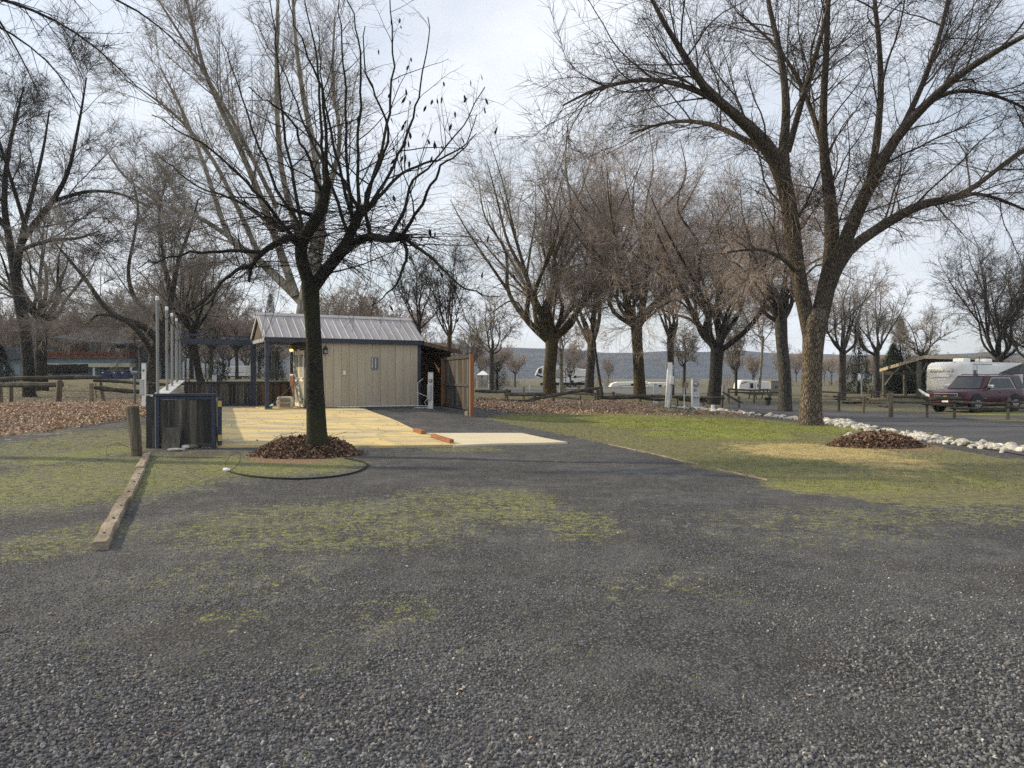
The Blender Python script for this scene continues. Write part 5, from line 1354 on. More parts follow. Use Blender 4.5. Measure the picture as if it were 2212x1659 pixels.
# ------------------------------------------------------------------ rock border and leaf mounds
rb = [G(*q) for q in [(2214, 980), (2100, 967), (2000, 953), (1900, 936), (1830, 922), (1790, 913), (1700, 904), (1640, 898), (1580, 891), (1510, 885), (1465, 880)]]
border = thing('rock_border', 'long border of pale rocks between the lawn and the asphalt road', 'rock border', rb[0])
P = np.array([[p.x, p.y] for p in rb]); dd = np.r_[0, np.cumsum(np.linalg.norm(np.diff(P, axis=0), axis=1))]
rr_ = np.random.default_rng(5)
nR = 300
tt = rr_.random(nR) ** 1.15 * dd[-1]
px_, py_ = np.interp(tt, dd, P[:, 0]), np.interp(tt, dd, P[:, 1])
wid = .16 + .40 * np.clip(tt / 6, 0, 1)
ox, oy = rr_.normal(0, 1, nR) * wid * .75, rr_.normal(0, 1, nR) * wid * .55
for i in range(nR):
    x, y = px_[i] + ox[i] * .5 + .25, py_[i] + oy[i] + .1
    s = rr_.uniform(.055, .12) * (1.15 if tt[i] < 4 else 1.0)
    o = rock(Vector((x, y, tz(x, y) + .025 + rr_.random() * .05)) - border.location, s, (rr_.uniform(-.4, .4), rr_.uniform(-.4, .4), rr_.uniform(0, 6.28)), 'rock_white' if rr_.random() > .10 else 'rock_mossy', border, i, sc=(s * rr_.uniform(.9, 1.5), s * rr_.uniform(.8, 1.1), s * rr_.uniform(.7, 1.0)))
n2 = 900
t2 = rr_.random(n2) * dd[-1]
x2 = np.interp(t2, dd, P[:, 0]) + .25 + rr_.normal(0, .22, n2); y2 = np.interp(t2, dd, P[:, 1]) + .1 + rr_.normal(0, .42, n2)
me = rock_mesh('small_rock', 3, sub=1); RV = np.array([v.co[:] for v in me.vertices]); RF = np.array([p.vertices[:] for p in me.polygons])
so = scatter('small_rocks', RV, RF, np.stack([x2, y2, terrain(x2, y2) + .02], 1) - np.array(border.location), rand_rot(n2, rr_, .5), rr_.uniform(.035, .085, n2), M('rock_white'))
so.parent = border; so['kind'] = 'stuff'
p = G(1838, 949); tag(rock(p + Vector((0, .1, .07)), .1, (.3, .6, .2), 'rock_white', seed=4, sc=(.10, .09, .14)), 'upright pale rock at the left end of the right leaf mound', 'rock')
p = G(1925 + 70, 960)

def mound(name, label, c, rx, ry, h, n, rng, extra=None):
    t = thing(name, label, 'leaf mound', c)
    bm = bmesh.new(); bmesh.ops.create_grid(bm, x_segments=36, y_segments=36, size=1)
    hf = lambda x, y: h * max(0.0, 1 - (x * x + y * y)) ** .75 * (1 + .25 * mnoise.noise(Vector((x * 2.3 + c.x, y * 2.3, 1)))) 
    for v in bm.verts:
        z = hf(v.co.x, v.co.y); v.co = Vector((v.co.x * rx, v.co.y * ry, z - .03))
    me = bpy.data.meshes.new('heap'); bm.to_mesh(me); bm.free()
    link('heap', me, M('mulch'), t)
    a = rng.uniform(0, 6.283, n); r = np.sqrt(rng.random(n)) * 1.05 + np.abs(rng.normal(0, .06, n))
    x, y = r * np.cos(a), r * np.sin(a)
    z = np.array([hf(p, q) for p, q in zip(x, y)]) + rng.uniform(-.01, .03, n)
    leaves('leaves', x * rx, y * ry, z, rng.uniform(.022, .06, n), None, rng, .9, 0.0, .55, parent=t)
    for k in range(14):
        aa = rng.uniform(0, 6.28); q = rng.uniform(.1, .9); p0 = Vector((q * math.cos(aa) * rx, q * math.sin(aa) * ry, hf(q * math.cos(aa), q * math.sin(aa)) + .01))
        MB().tube([p0, p0 + Vector((rng.uniform(-.15, .15), rng.uniform(-.1, .1), rng.uniform(.02, .10))), p0 + Vector((rng.uniform(-.3, .3), rng.uniform(-.2, .2), rng.uniform(.03, .16)))], .005, 4).build('twig', M('split_post'), t)
    return t
surf('mulch', (0.022, 0.015, 0.011), (0.085, 0.055, 0.036), scale=14, rough=1.0, bump=1.0, bscale=30, dist=.03)
mc = G(660, 981); mc.y += .05
mound('leaf_mound', 'round mound of dark leaf mulch at the foot of the near tree', mc, 1.02, .82, .34, 2600, RNG)
mc2 = G(1910, 967); mc2.y += .35
mound('leaf_mound', 'brown leaf heap on the straw coloured lawn beside the pale rocks', mc2, 1.0, .62, .30, 2200, RNG)
# pale edging along the gravel
e0, e1 = G(1316, 961), G(1758, 1061)
t = thing('lawn_edging', 'thin pale edging strip between the gravel and the lawn', 'edging', e0)
n = 14
for i in range(n):
    if i in (8, 12, 13): continue
    a, b = e0.lerp(e1, i / n), e0.lerp(e1, (i + .97) / n); a.z, b.z = tz(a.x, a.y) + .004, tz(b.x, b.y) + .004
    MB().bar(a - e0, b - e0, .028, .03).build('strip', M('timber'), t, rough=.012)

# ------------------------------------------------------------------ bare trees
def bark(name, c1, c2, moss=None, vs=14.0, stretch=(1, 1, .22), dist=.03, rough=.95):
    m, nt, bs = nmat(name); N, L = nt.nodes, nt.links
    tc = N.new('ShaderNodeTexCoord'); mp = N.new('ShaderNodeMapping'); mp.inputs['Scale'].default_value = stretch
    nd = N.new('ShaderNodeTexNoise'); nd.inputs['Scale'].default_value = 5; L.new(tc.outputs['Object'], nd.inputs['Vector'])
    mad = N.new('ShaderNodeVectorMath'); mad.operation = 'MULTIPLY_ADD'; mad.inputs[1].default_value = (.12, .12, .12)
    L.new(nd.outputs['Color'], mad.inputs[0]); L.new(tc.outputs['Object'], mad.inputs[2]); L.new(mad.outputs[0], mp.inputs['Vector'])
    vo = N.new('ShaderNodeTexVoronoi'); vo.feature = 'DISTANCE_TO_EDGE'; vo.inputs['Scale'].default_value = vs; L.new(mp.outputs[0], vo.inputs['Vector'])
    nz = N.new('ShaderNodeTexNoise'); nz.inputs['Scale'].default_value = 30; nz.inputs['Detail'].default_value = 5; L.new(mp.outputs[0], nz.inputs['Vector'])
    mr = N.new('ShaderNodeMapRange'); mr.inputs['From Max'].default_value = .22; L.new(vo.outputs['Distance'], mr.inputs['Value'])
    ml = N.new('ShaderNodeMath'); ml.operation = 'MULTIPLY'; L.new(mr.outputs[0], ml.inputs[0]); L.new(nz.outputs['Fac'], ml.inputs[1])
    rp = N.new('ShaderNodeValToRGB'); rp.color_ramp.elements[0].position = .05; rp.color_ramp.elements[1].position = .62
    rp.color_ramp.elements[0].color = c4(c1); rp.color_ramp.elements[1].color = c4(c2); L.new(ml.outputs[0], rp.inputs['Fac'])
    col = rp.outputs['Color']
    if moss:
        n2 = N.new('ShaderNodeTexNoise'); n2.inputs['Scale'].default_value = 1.3; n2.inputs['Detail'].default_value = 4; L.new(tc.outputs['Object'], n2.inputs['Vector'])
        r2 = N.new('ShaderNodeValToRGB'); r2.color_ramp.elements[0].position = .46; r2.color_ramp.elements[1].position = .66; L.new(n2.outputs['Fac'], r2.inputs['Fac'])
        mx = N.new('ShaderNodeMix'); mx.data_type = 'RGBA'; L.new(r2.outputs['Color'], mx.inputs['Factor']); L.new(col, mx.inputs['A']); mx.inputs['B'].default_value = c4(moss); col = mx.outputs['Result']
    L.new(col, bs.inputs['Base Color']); bs.inputs['Roughness'].default_value = rough; bs.inputs['Specular IOR Level'].default_value = .2
    bp = N.new('ShaderNodeBump'); bp.inputs['Strength'].default_value = .9; bp.inputs['Distance'].default_value = dist
    L.new(ml.outputs[0], bp.inputs['Height']); L.new(bp.outputs[0], bs.inputs['Normal'])
    return m
bark('bark_black', (.010, .009, .008), (.040, .036, .031), moss=(.032, .034, .018), vs=16, stretch=(.5, .5, 1.1), dist=.012)
bark('bark_brown', (.035, .028, .021), (.26, .215, .16), vs=24, stretch=(1, 1, .16), dist=.05)
bark('bark_limb', (.026, .021, .016), (.165, .138, .105), vs=24, stretch=(1, 1, .2), dist=.04)
bark('bark_rust', (.030, .022, .013), (.125, .088, .050), moss=(.085, .075, .030), vs=12)
bark('bark_gray', (.030, .027, .024), (.115, .105, .092), vs=12)
bark('bark_dark', (.016, .015, .014), (.065, .058, .050), vs=12)
bark('bark_pale', (.16, .145, .12), (.36, .335, .285), moss=(.13, .115, .075), vs=9, dist=.01)
surf('twig_black', (.022, .019, .018), rough=.9, spec=.15)
surf('twig_dark', (.060, .050, .045), rough=.9, spec=.15)
surf('twig_brown', (.25, .20, .165), rough=.9, spec=.15)
surf('twig_rose', (.33, .27, .228), rough=.9, spec=.15)
surf('twig_gray', (.26, .23, .20), rough=.9, spec=.15)
surf('twig_pale', (.21, .19, .16), rough=.9, spec=.15)

def tube_arrays(P, R, sides, lobes=0.0):
    """P (N,k,3), R (N,k) -> verts, quads"""
    n, k, _ = P.shape
    T = np.empty_like(P); T[:, 1:-1] = P[:, 2:] - P[:, :-2]; T[:, 0] = P[:, 1] - P[:, 0]; T[:, -1] = P[:, -1] - P[:, -2]
    T /= np.linalg.norm(T, axis=2, keepdims=True) + 1e-9
    mean = T.mean(1); ref = np.where(np.abs(mean[:, 2:3]) > .8, np.array([[1., 0, 0]]), np.array([[0, 0, 1.]]))
    ref = np.broadcast_to(ref[:, None, :], P.shape)
    A = np.cross(T, ref); A /= np.linalg.norm(A, axis=2, keepdims=True) + 1e-9
    B = np.cross(T, A)
    an = np.arange(sides) * 2 * np.pi / sides
    rad = R[:, :, None] * (1 + lobes * (np.sin(3 * an + 1)[None, None] * .6 + np.sin(5 * an + 2.2)[None, None] * .4))
    V = P[:, :, None, :] + A[:, :, None, :] * (rad * np.cos(an))[..., None] + B[:, :, None, :] * (rad * np.sin(an))[..., None]
    idx = np.arange(n * k * sides).reshape(n, k, sides); nx_i = np.roll(idx, -1, axis=2)
    F = np.stack([idx[:, :-1], nx_i[:, :-1], nx_i[:, 1:], idx[:, 1:]], -1).reshape(-1, 4)
    return V.reshape(-1, 3), F

def cat_np(pts, rad, k):
    P = [Vector(p) for p in pts]; c = catmull(P, 10); c = np.array([p[:] for p in c])
    d = np.r_[0, np.cumsum(np.linalg.norm(np.diff(c, axis=0), axis=1))]; t = np.linspace(0, d[-1], k)
    out = np.stack([np.interp(t, d, c[:, i]) for i in range(3)], 1)
    pr = np.linspace(0, 1, len(rad)); pin = np.linspace(0, 1, len(pts)) if len(rad) == len(pts) else pr
    # radii follow the control points
    ctl = np.array([p[:] for p in P]); cd = np.r_[0, np.cumsum(np.linalg.norm(np.diff(ctl, axis=0), axis=1))]
    r = np.interp(t / d[-1], (cd / cd[-1]) if len(rad) == len(pts) else pr, rad)
    return out, r

def grow(S, D, Ln, R0, k, wander, trop, rng, tip=.35):
    n = len(S); P = np.empty((n, k, 3)); P[:, 0] = S; st = (Ln / (k - 1))[:, None]; d = D.copy()
    for i in range(1, k):
        d = d + rng.normal(0, wander, (n, 3)); d[:, 2] += trop
        d /= np.linalg.norm(d, axis=1, keepdims=True); P[:, i] = P[:, i - 1] + d * st
    R = R0[:, None] * (1 - (1 - tip) * np.linspace(0, 1, k)[None])
    return P, R

def spawn(P, R, per_m, tmin, length, lvar, ang, asd, rr, rmin, k, wander, trop, rng, up=0.0, tfall=.5, tmax=1.0, total=None, tip=.35):
    n, kk, _ = P.shape
    seg = np.linalg.norm(np.diff(P, axis=1), axis=2); tot = seg.sum(1)
    if total: cnt = rng.poisson(tot * total / tot.sum())
    else: cnt = np.maximum(1, rng.poisson(tot * per_m * (tmax - tmin)))
    par = np.repeat(np.arange(n), cnt); m = len(par)
    t = tmin + (tmax - tmin) * rng.random(m); f = t * (kk - 1); i0 = np.minimum(f.astype(int), kk - 2); w = (f - i0)[:, None]
    S = P[par, i0] * (1 - w) + P[par, i0 + 1] * w
    T = P[par, i0 + 1] - P[par, i0]; T /= np.linalg.norm(T, axis=1, keepdims=True) + 1e-9
    Rp = R[par, i0] * (1 - w[:, 0]) + R[par, i0 + 1] * w[:, 0]
    v = rng.normal(0, 1, (m, 3)); v -= (v * T).sum(1, keepdims=True) * T; v /= np.linalg.norm(v, axis=1, keepdims=True)
    a = np.radians(rng.normal(ang, asd, m))[:, None]
    D = np.cos(a) * T + np.sin(a) * v; D[:, 2] += up; D /= np.linalg.norm(D, axis=1, keepdims=True)
    Ln = length * (1 + lvar * rng.uniform(-1, 1, m)) * (1 - tfall * (t - tmin) / max(1e-6, 1 - tmin))
    R0 = np.maximum(np.minimum(Rp * rr, Ln * .0105), rmin)
    return grow(S, D, Ln, R0, k, wander, trop, rng, tip)

def make_tree(name, label, base, skel, levels, barkm, twigm, seed, group=None, sides=14, lobes=.10, cat='tree', trunk_smooth=True, limbm=None):
    """skel: list of (part, pts, radii) in world space; levels: dicts for spawn, level 1 grows from the limbs"""
    rng = np.random.default_rng(seed)
    t = thing(name, label, cat, base, 0, group); b = np.array(base)
    limbP, limbR = [], []
    for part, pts, rad in skel:
        k = 26 if part == 'trunk' else 20
        P, R = cat_np(pts, rad, k); P = P - b
        if part == 'shoot':
            w_ = np.cumsum(rng.normal(0, .035, P.shape), axis=0); w_ -= np.linspace(0, 1, k)[:, None] * w_[-1]; P = P + w_ * np.linspace(0, 1, k)[:, None] ** .5; limbP.append(P); limbR.append(R)
        V, F = tube_arrays(P[None], R[None], sides if part == 'trunk' else max(8, sides - 4), lobes)
        link(part, np_mesh(part, V, F, trunk_smooth), M(barkm if part == 'trunk' or not limbm else limbm), t)
        if part == 'limb':
            P2, R2 = cat_np(pts, rad, 20); limbP.append(P2 - b); limbR.append(R2)
    src = (np.array(limbP), np.array(limbR)); groups = []; ntri = 0
    for lv in levels:
        lv = dict(lv); sd = lv.pop('sides'); frm = lv.pop('frm', None)
        pool = src if frm is None else groups[frm][:2]
        P, R = spawn(pool[0], pool[1], rng=rng, **lv)
        groups.append((P, R, sd)); src = (P, R)
    Vs, Fs, o = [], [], 0
    for P, R, sd in groups:
        V, F = tube_arrays(P, R, sd); Vs.append(V); Fs.append(F + o); o += len(V)
    V, F = np.concatenate(Vs), np.concatenate(Fs)
    link('crown', np_mesh('crown', V, F, False), M(twigm), t)
    t['ntri'] = len(F) * 2
    return t, groups

def px(pts, Y):
    """control points (u, v, depth offset) at distance Y"""
    return [pt(p[0], p[1], Y + (p[2] if len(p) > 2 else 0)) for p in pts]

# --- near tree (pollarded, dark)
Y0 = 14.65; s0 = Y0 / FPX
K = lambda a: [w * s0 / 2 for w in a]
skel = [('trunk', px([(686, 975), (684, 940), (681, 850), (679, 760), (675, 690), (672, 640), (670, 605)], Y0), K([60, 43, 37, 33, 32, 36, 36])),
        ('limb', px([(670, 620), (652, 560), (655, 520, -.05), (680, 480, -.1), (695, 450, -.15), (703, 415, -.15), (709, 395, -.2)], Y0), K([28, 26, 26, 25, 23, 21, 18])),
        ('limb', px([(676, 625), (700, 590, .1), (725, 560, .15), (748, 525, .2), (765, 490, .2), (778, 460, .2), (792, 450, .2)], Y0), K([27, 26, 25, 22, 20, 23, 18])),
        ('limb', px([(728, 560, .15), (765, 525, -.1), (800, 512, -.4), (840, 518, -.7), (868, 512, -.8)], Y0), K([18, 17, 16, 15, 14])),
        ('limb', px([(655, 535), (630, 515, -.3), (600, 525, -.6), (570, 545, -.9), (545, 575, -1.0), (538, 610, -1.0)], Y0), K([20, 17, 14, 11, 8, 5])),
        ('limb', px([(662, 515), (640, 490, .4), (610, 495, .7), (590, 480, .8)], Y0), K([14, 12, 10, 7])),
        ('limb', px([(690, 470), (655, 460, -.2), (630, 452, -.3), (600, 440, -.5)], Y0), K([10, 9, 7, 4]))]
shoots = [[(703, 420, -.1), (697, 330), (692, 200, .1), (672, 60, .2), (655, -60, .3)], [(706, 400, -.2), (705, 300, -.3), (690, 200, -.5), (650, 90, -.8), (610, -40, -1)],
          [(660, 510, 0), (600, 400, .3), (555, 290, .6), (515, 190, .8), (480, 90, .9)], [(640, 520, -.2), (560, 430, -.6), (490, 350, -.9), (420, 290, -1.2), (330, 250, -1.4)],
          [(612, 500, .6), (520, 440, 1.0), (420, 400, 1.4), (340, 330, 1.7)], [(655, 500, 0), (630, 380, .5), (610, 230, .8), (600, 90, 1.0), (585, -50, 1.1)],
          [(762, 490, .2), (752, 380, .3), (745, 230, .4), (742, 80, .5), (748, -60, .6)], [(775, 460, .2), (778, 350, .1), (782, 200, 0), (770, 60, -.1), (730, -50, -.2)],
          [(790, 452, .2), (812, 370, .3), (840, 270, .4), (856, 140, .5), (850, 20, .5), (820, -50, .5)], [(792, 452, .2), (830, 390, 0), (880, 280, -.2), (905, 170, -.3), (925, 40, -.4)],
          [(795, 455, .2), (860, 390, .4), (930, 360, .7), (1000, 320, .9), (1030, 250, 1.0)], [(868, 512, -.8), (900, 470, -1), (950, 390, -1.3), (985, 350, -1.5), (1030, 290, -1.7)],
          [(840, 516, -.7), (870, 450, -.6), (895, 380, -.7), (960, 330, -.9), (1048, 190, -1.1)], [(868, 512, -.8), (930, 560, -1.1), (985, 600, -1.4), (1080, 640, -1.6)],
          [(755, 520, .2), (720, 400, .6), (680, 300, 1.0), (640, 190, 1.3), (560, 60, 1.6)], [(765, 480, .2), (730, 330, -.3), (700, 200, -.6), (690, 60, -.8)], [(778, 455, .2), (700, 330, .8), (640, 260, 1.2), (590, 230, 1.5)],
          [(545, 575, -1), (500, 590, -1.2), (440, 640, -1.4), (400, 690, -1.5)], [(570, 545, -.9), (480, 540, -1.1), (380, 560, -1.4), (300, 580, -1.6)], [(800, 512, -.4), (790, 420, -.7), (830, 300, -1.1), (800, 180, -1.4), (790, 60, -1.6)],
          [(700, 430, -.1), (650, 330, -.7), (600, 250, -1.1), (540, 190, -1.5)], [(868, 512, -.8), (880, 560, -1), (850, 620, -1.1), (800, 660, -1.2)]]
for sh in shoots:
    skel.append(('shoot', px(sh, Y0), K([8.5, 6.5, 5, 3.2, 1.8])))
lev = [dict(per_m=2.5, tmin=.08, length=1.2, lvar=.6, ang=58, asd=14, rr=.5, rmin=.0045, k=7, wander=.10, trop=.03, sides=4, tfall=.45, up=.1),
       dict(per_m=4.4, tmin=.1, length=.42, lvar=.5, ang=60, asd=16, rr=.6, rmin=.003, k=4, wander=.12, trop=.05, sides=3, tfall=.5),
       dict(per_m=5.0, tmin=.1, length=.10, lvar=.5, ang=60, asd=15, rr=.7, rmin=.0025, k=3, wander=.12, trop=.08, sides=3, tfall=.3),
       dict(frm=None, per_m=0.0, tmin=.5, length=.05, lvar=.5, ang=60, asd=15, rr=.7, rmin=.0025, k=2, wander=.0, trop=.0, sides=3)]
near_tree, ng_ = make_tree('pollard_tree', 'near dark pollarded tree with long bare whips rising before the shed', G(684, 962), skel, lev[:3], 'bark_black', 'twig_black', 21, sides=22, lobes=.07)
# whips drooping from the knuckles
rng = np.random.default_rng(31)
kn = np.array([p[:] for p in px([(655, 520), (600, 525, -.6), (545, 575, -1), (765, 490, .2), (785, 455, .2), (800, 512, -.4), (868, 512, -.8), (690, 455, -.1), (600, 480, .8), (728, 555, .15)], Y0)])
n = 430; S = kn[rng.integers(0, len(kn), n)] + rng.normal(0, .05, (n, 3)); D = rng.normal(0, 1, (n, 3)); D[:, 2] = D[:, 2] * .6 + .15; D /= np.linalg.norm(D, axis=1, keepdims=True)
b0 = np.array(near_tree.location)
P1, R1 = grow(S - b0, D, rng.uniform(.6, 2.6, n), rng.uniform(.004, .010, n), 10, .12, -.05, rng)
P2, R2 = spawn(P1, R1, 2.6, .2, .4, .5, 50, 15, .6, .003, 4, .12, .02, rng)
V1, F1 = tube_arrays(P1, R1, 4); V2, F2 = tube_arrays(P2, R2, 3)
link('whips', np_mesh('whips', np.concatenate([V1, V2]), np.concatenate([F1, F2 + len(V1)])), M('twig_black'), near_tree)
# hanging dead leaves on the right shoots
lfm = bpy.data.meshes.new('dead_leaf'); lfm.from_pydata([(0, 0, 0), (-.022, .01, -.05), (.022, -.01, -.05), (-.018, .02, -.11), (.02, -.012, -.105), (0, .012, -.16)], [], [(0, 1, 2), (1, 3, 4, 2), (3, 5, 4)])
lfm.materials.append(M('twig_black'))
tips = np.concatenate([g_[0][:, -1] for g_ in ng_[:2]]) + np.array(near_tree.location)
tu = 1106 + tips[:, 0] / tips[:, 1] * FPX
cand = np.where((tu > 840) | (np.random.default_rng(3).random(len(tu)) < .04))[0]
for i in np.random.default_rng(4).permutation(cand)[:85]:
    o = bpy.data.objects.new('dead_leaf', lfm); COL.objects.link(o); o.parent = near_tree
    o.location = Vector(tips[i]) - near_tree.location
    o.rotation_euler = (random.uniform(-.5, .5), random.uniform(-.5, .5), random.uniform(0, 6)); s = random.uniform(.6, 1.15); o.scale = (s, s, s)

# --- big right tree
Y1 = 24.4; s1 = Y1 / FPX
K = lambda a: [w * s1 / 2 for w in a]
skel = [('trunk', px([(1750, 925), (1750, 905), (1752, 850), (1754, 780), (1757, 725), (1760, 695), (1764, 668)], Y1), K([62, 50, 43, 41, 46, 54, 38])),
        ('limb', px([(1755, 770), (1746, 715), (1737, 660), (1724, 600), (1714, 520, -.2), (1700, 430, -.5), (1680, 360, -.9), (1640, 300, -1.4), (1580, 245, -2.0), (1520, 190, -2.6), (1475, 120, -3.0), (1420, 30, -3.5), (1380, -60, -3.8)], Y1), K([22, 30, 33, 32, 31, 32, 34, 28, 20, 16, 12, 8, 5])),
        ('limb', px([(1696, 405, -.6), (1692, 320, -.3), (1696, 230, 0), (1685, 130, .4), (1660, 20, .8), (1640, -90, 1.0)], Y1), K([24, 20, 17, 13, 10, 7])),
        ('limb', px([(1640, 300, -1.4), (1570, 235, -2.0), (1480, 190, -2.6), (1390, 175, -3.2), (1290, 195, -3.6), (1215, 230, -4)], Y1), K([15, 13, 10, 8, 6, 3])),
        ('limb', px([(1660, 330, -1), (1600, 300, -.4), (1530, 270, .2), (1450, 265, .8), (1360, 290, 1.2)], Y1), K([14, 12, 10, 7, 4])),
        ('limb', px([(1756, 770), (1766, 705), (1780, 640), (1792, 580), (1796, 500, .2), (1790, 420, .4), (1778, 330, .5), (1776, 240, .6), (1782, 120, .7), (1786, 0, .8), (1790, -120, .9)], Y1), K([22, 36, 38, 34, 30, 26, 20, 16, 13, 10, 7])),
        ('limb', px([(1776, 320, .5), (1750, 240, 1.2), (1715, 160, 1.8), (1660, 90, 2.4), (1590, 30, 3.0)], Y1), K([13, 11, 9, 7, 4])),
        ('limb', px([(1700, 330, -.3), (1730, 220, -.9), (1760, 120, -1.3), (1785, 20, -1.6), (1800, -80, -1.8)], Y1), K([14, 12, 10, 8, 5])),
        ('limb', px([(1782, 635), (1815, 545, -.3), (1845, 470, -.7), (1880, 395, -1.1), (1930, 305, -1.6), (2000, 225, -2.2), (2090, 150, -2.8), (2220, 75, -3.5), (2350, 20, -4)], Y1), K([34, 30, 27, 24, 20, 16, 12, 8, 5])),
        ('limb', px([(1878, 400, -1.1), (1890, 310, -.9), (1900, 200, -.7), (1895, 90, -.6), (1885, -20, -.5), (1900, -110, -.4)], Y1), K([16, 14, 12, 10, 8, 5])),
        ('limb', px([(1905, 350, -1.3), (1960, 250, -.8), (2010, 130, -.3), (2040, 20, 0), (2060, -100, .3)], Y1), K([14, 12, 10, 8, 5])),
        ('limb', px([(1795, 610), (1830, 545, .3), (1895, 495, .7), (1985, 445, 1.2), (2060, 428, 1.6), (2120, 392, 2.0), (2200, 330, 2.5), (2300, 280, 3)], Y1), K([24, 24, 22, 20, 15, 11, 8, 5])),
        ('limb', px([(2060, 428, 1.6), (2110, 420, 1.9), (2180, 440, 2.2), (2260, 480, 2.5)], Y1), K([10, 8, 6, 4])),
        ('limb', px([(1990, 230, -2.2), (2060, 200, -2.0), (2150, 210, -1.8), (2260, 260, -1.4)], Y1), K([10, 8, 6, 4])),
        ('limb', px([(1720, 590, -.1), (1690, 560, -1.0), (1640, 540, -1.8), (1570, 545, -2.6)], Y1), K([10, 8, 6, 3]))]
lev = [dict(per_m=2.8, tmin=.22, length=2.9, lvar=.45, ang=38, asd=12, rr=.42, rmin=.012, k=9, wander=.12, trop=.012, sides=5, tfall=.35),
       dict(per_m=3.0, tmin=.12, length=1.6, lvar=.5, ang=42, asd=14, rr=.5, rmin=.0075, k=6, wander=.14, trop=-.01, sides=3, tfall=.4),
       dict(per_m=0, total=17500, tmin=.1, length=.85, lvar=.5, ang=46, asd=16, rr=.6, rmin=.0058, k=3, wander=.12, trop=-.02, sides=3, tfall=.4)]
big_tree, bg = make_tree('spreading_tree', 'big spreading bare tree with forked furrowed trunk beside the white rocks', G(1750, 916), skel, lev, 'bark_brown', 'twig_dark', 22, sides=30, lobes=.09, limbm='bark_limb')
# brown epicormic tufts on the limbs
rng = np.random.default_rng(33)
kn = np.array([p[:] for p in px([(1880, 400, -1.1), (1860, 430, -.9), (1840, 470, -.6), (1900, 360, -1.2), (1700, 440, -.5), (1690, 390, -.7), (2060, 428, 1.6), (2030, 435, 1.4), (1790, 430, .4), (1795, 520, .2), (1712, 560, 0), (1985, 445, 1.2)], Y1)])
n = 820; S = kn[rng.integers(0, len(kn), n)] + rng.normal(0, .12, (n, 3)); D = rng.normal(0, 1, (n, 3)); D /= np.linalg.norm(D, axis=1, keepdims=True)
b0 = np.array(big_tree.location)
P1, R1 = grow(S - b0, D, rng.uniform(.5, 1.5, n), rng.uniform(.005, .010, n), 7, .16, -.01, rng)
P2, R2 = spawn(P1, R1, 4.0, .15, .5, .5, 48, 15, .6, .004, 4, .12, -.01, rng)
V1, F1 = tube_arrays(P1, R1, 3); V2, F2 = tube_arrays(P2, R2, 3)
link('sprouts', np_mesh('sprouts', np.concatenate([V1, V2]), np.concatenate([F1, F2 + len(V1)])), M('twig_brown'), big_tree)

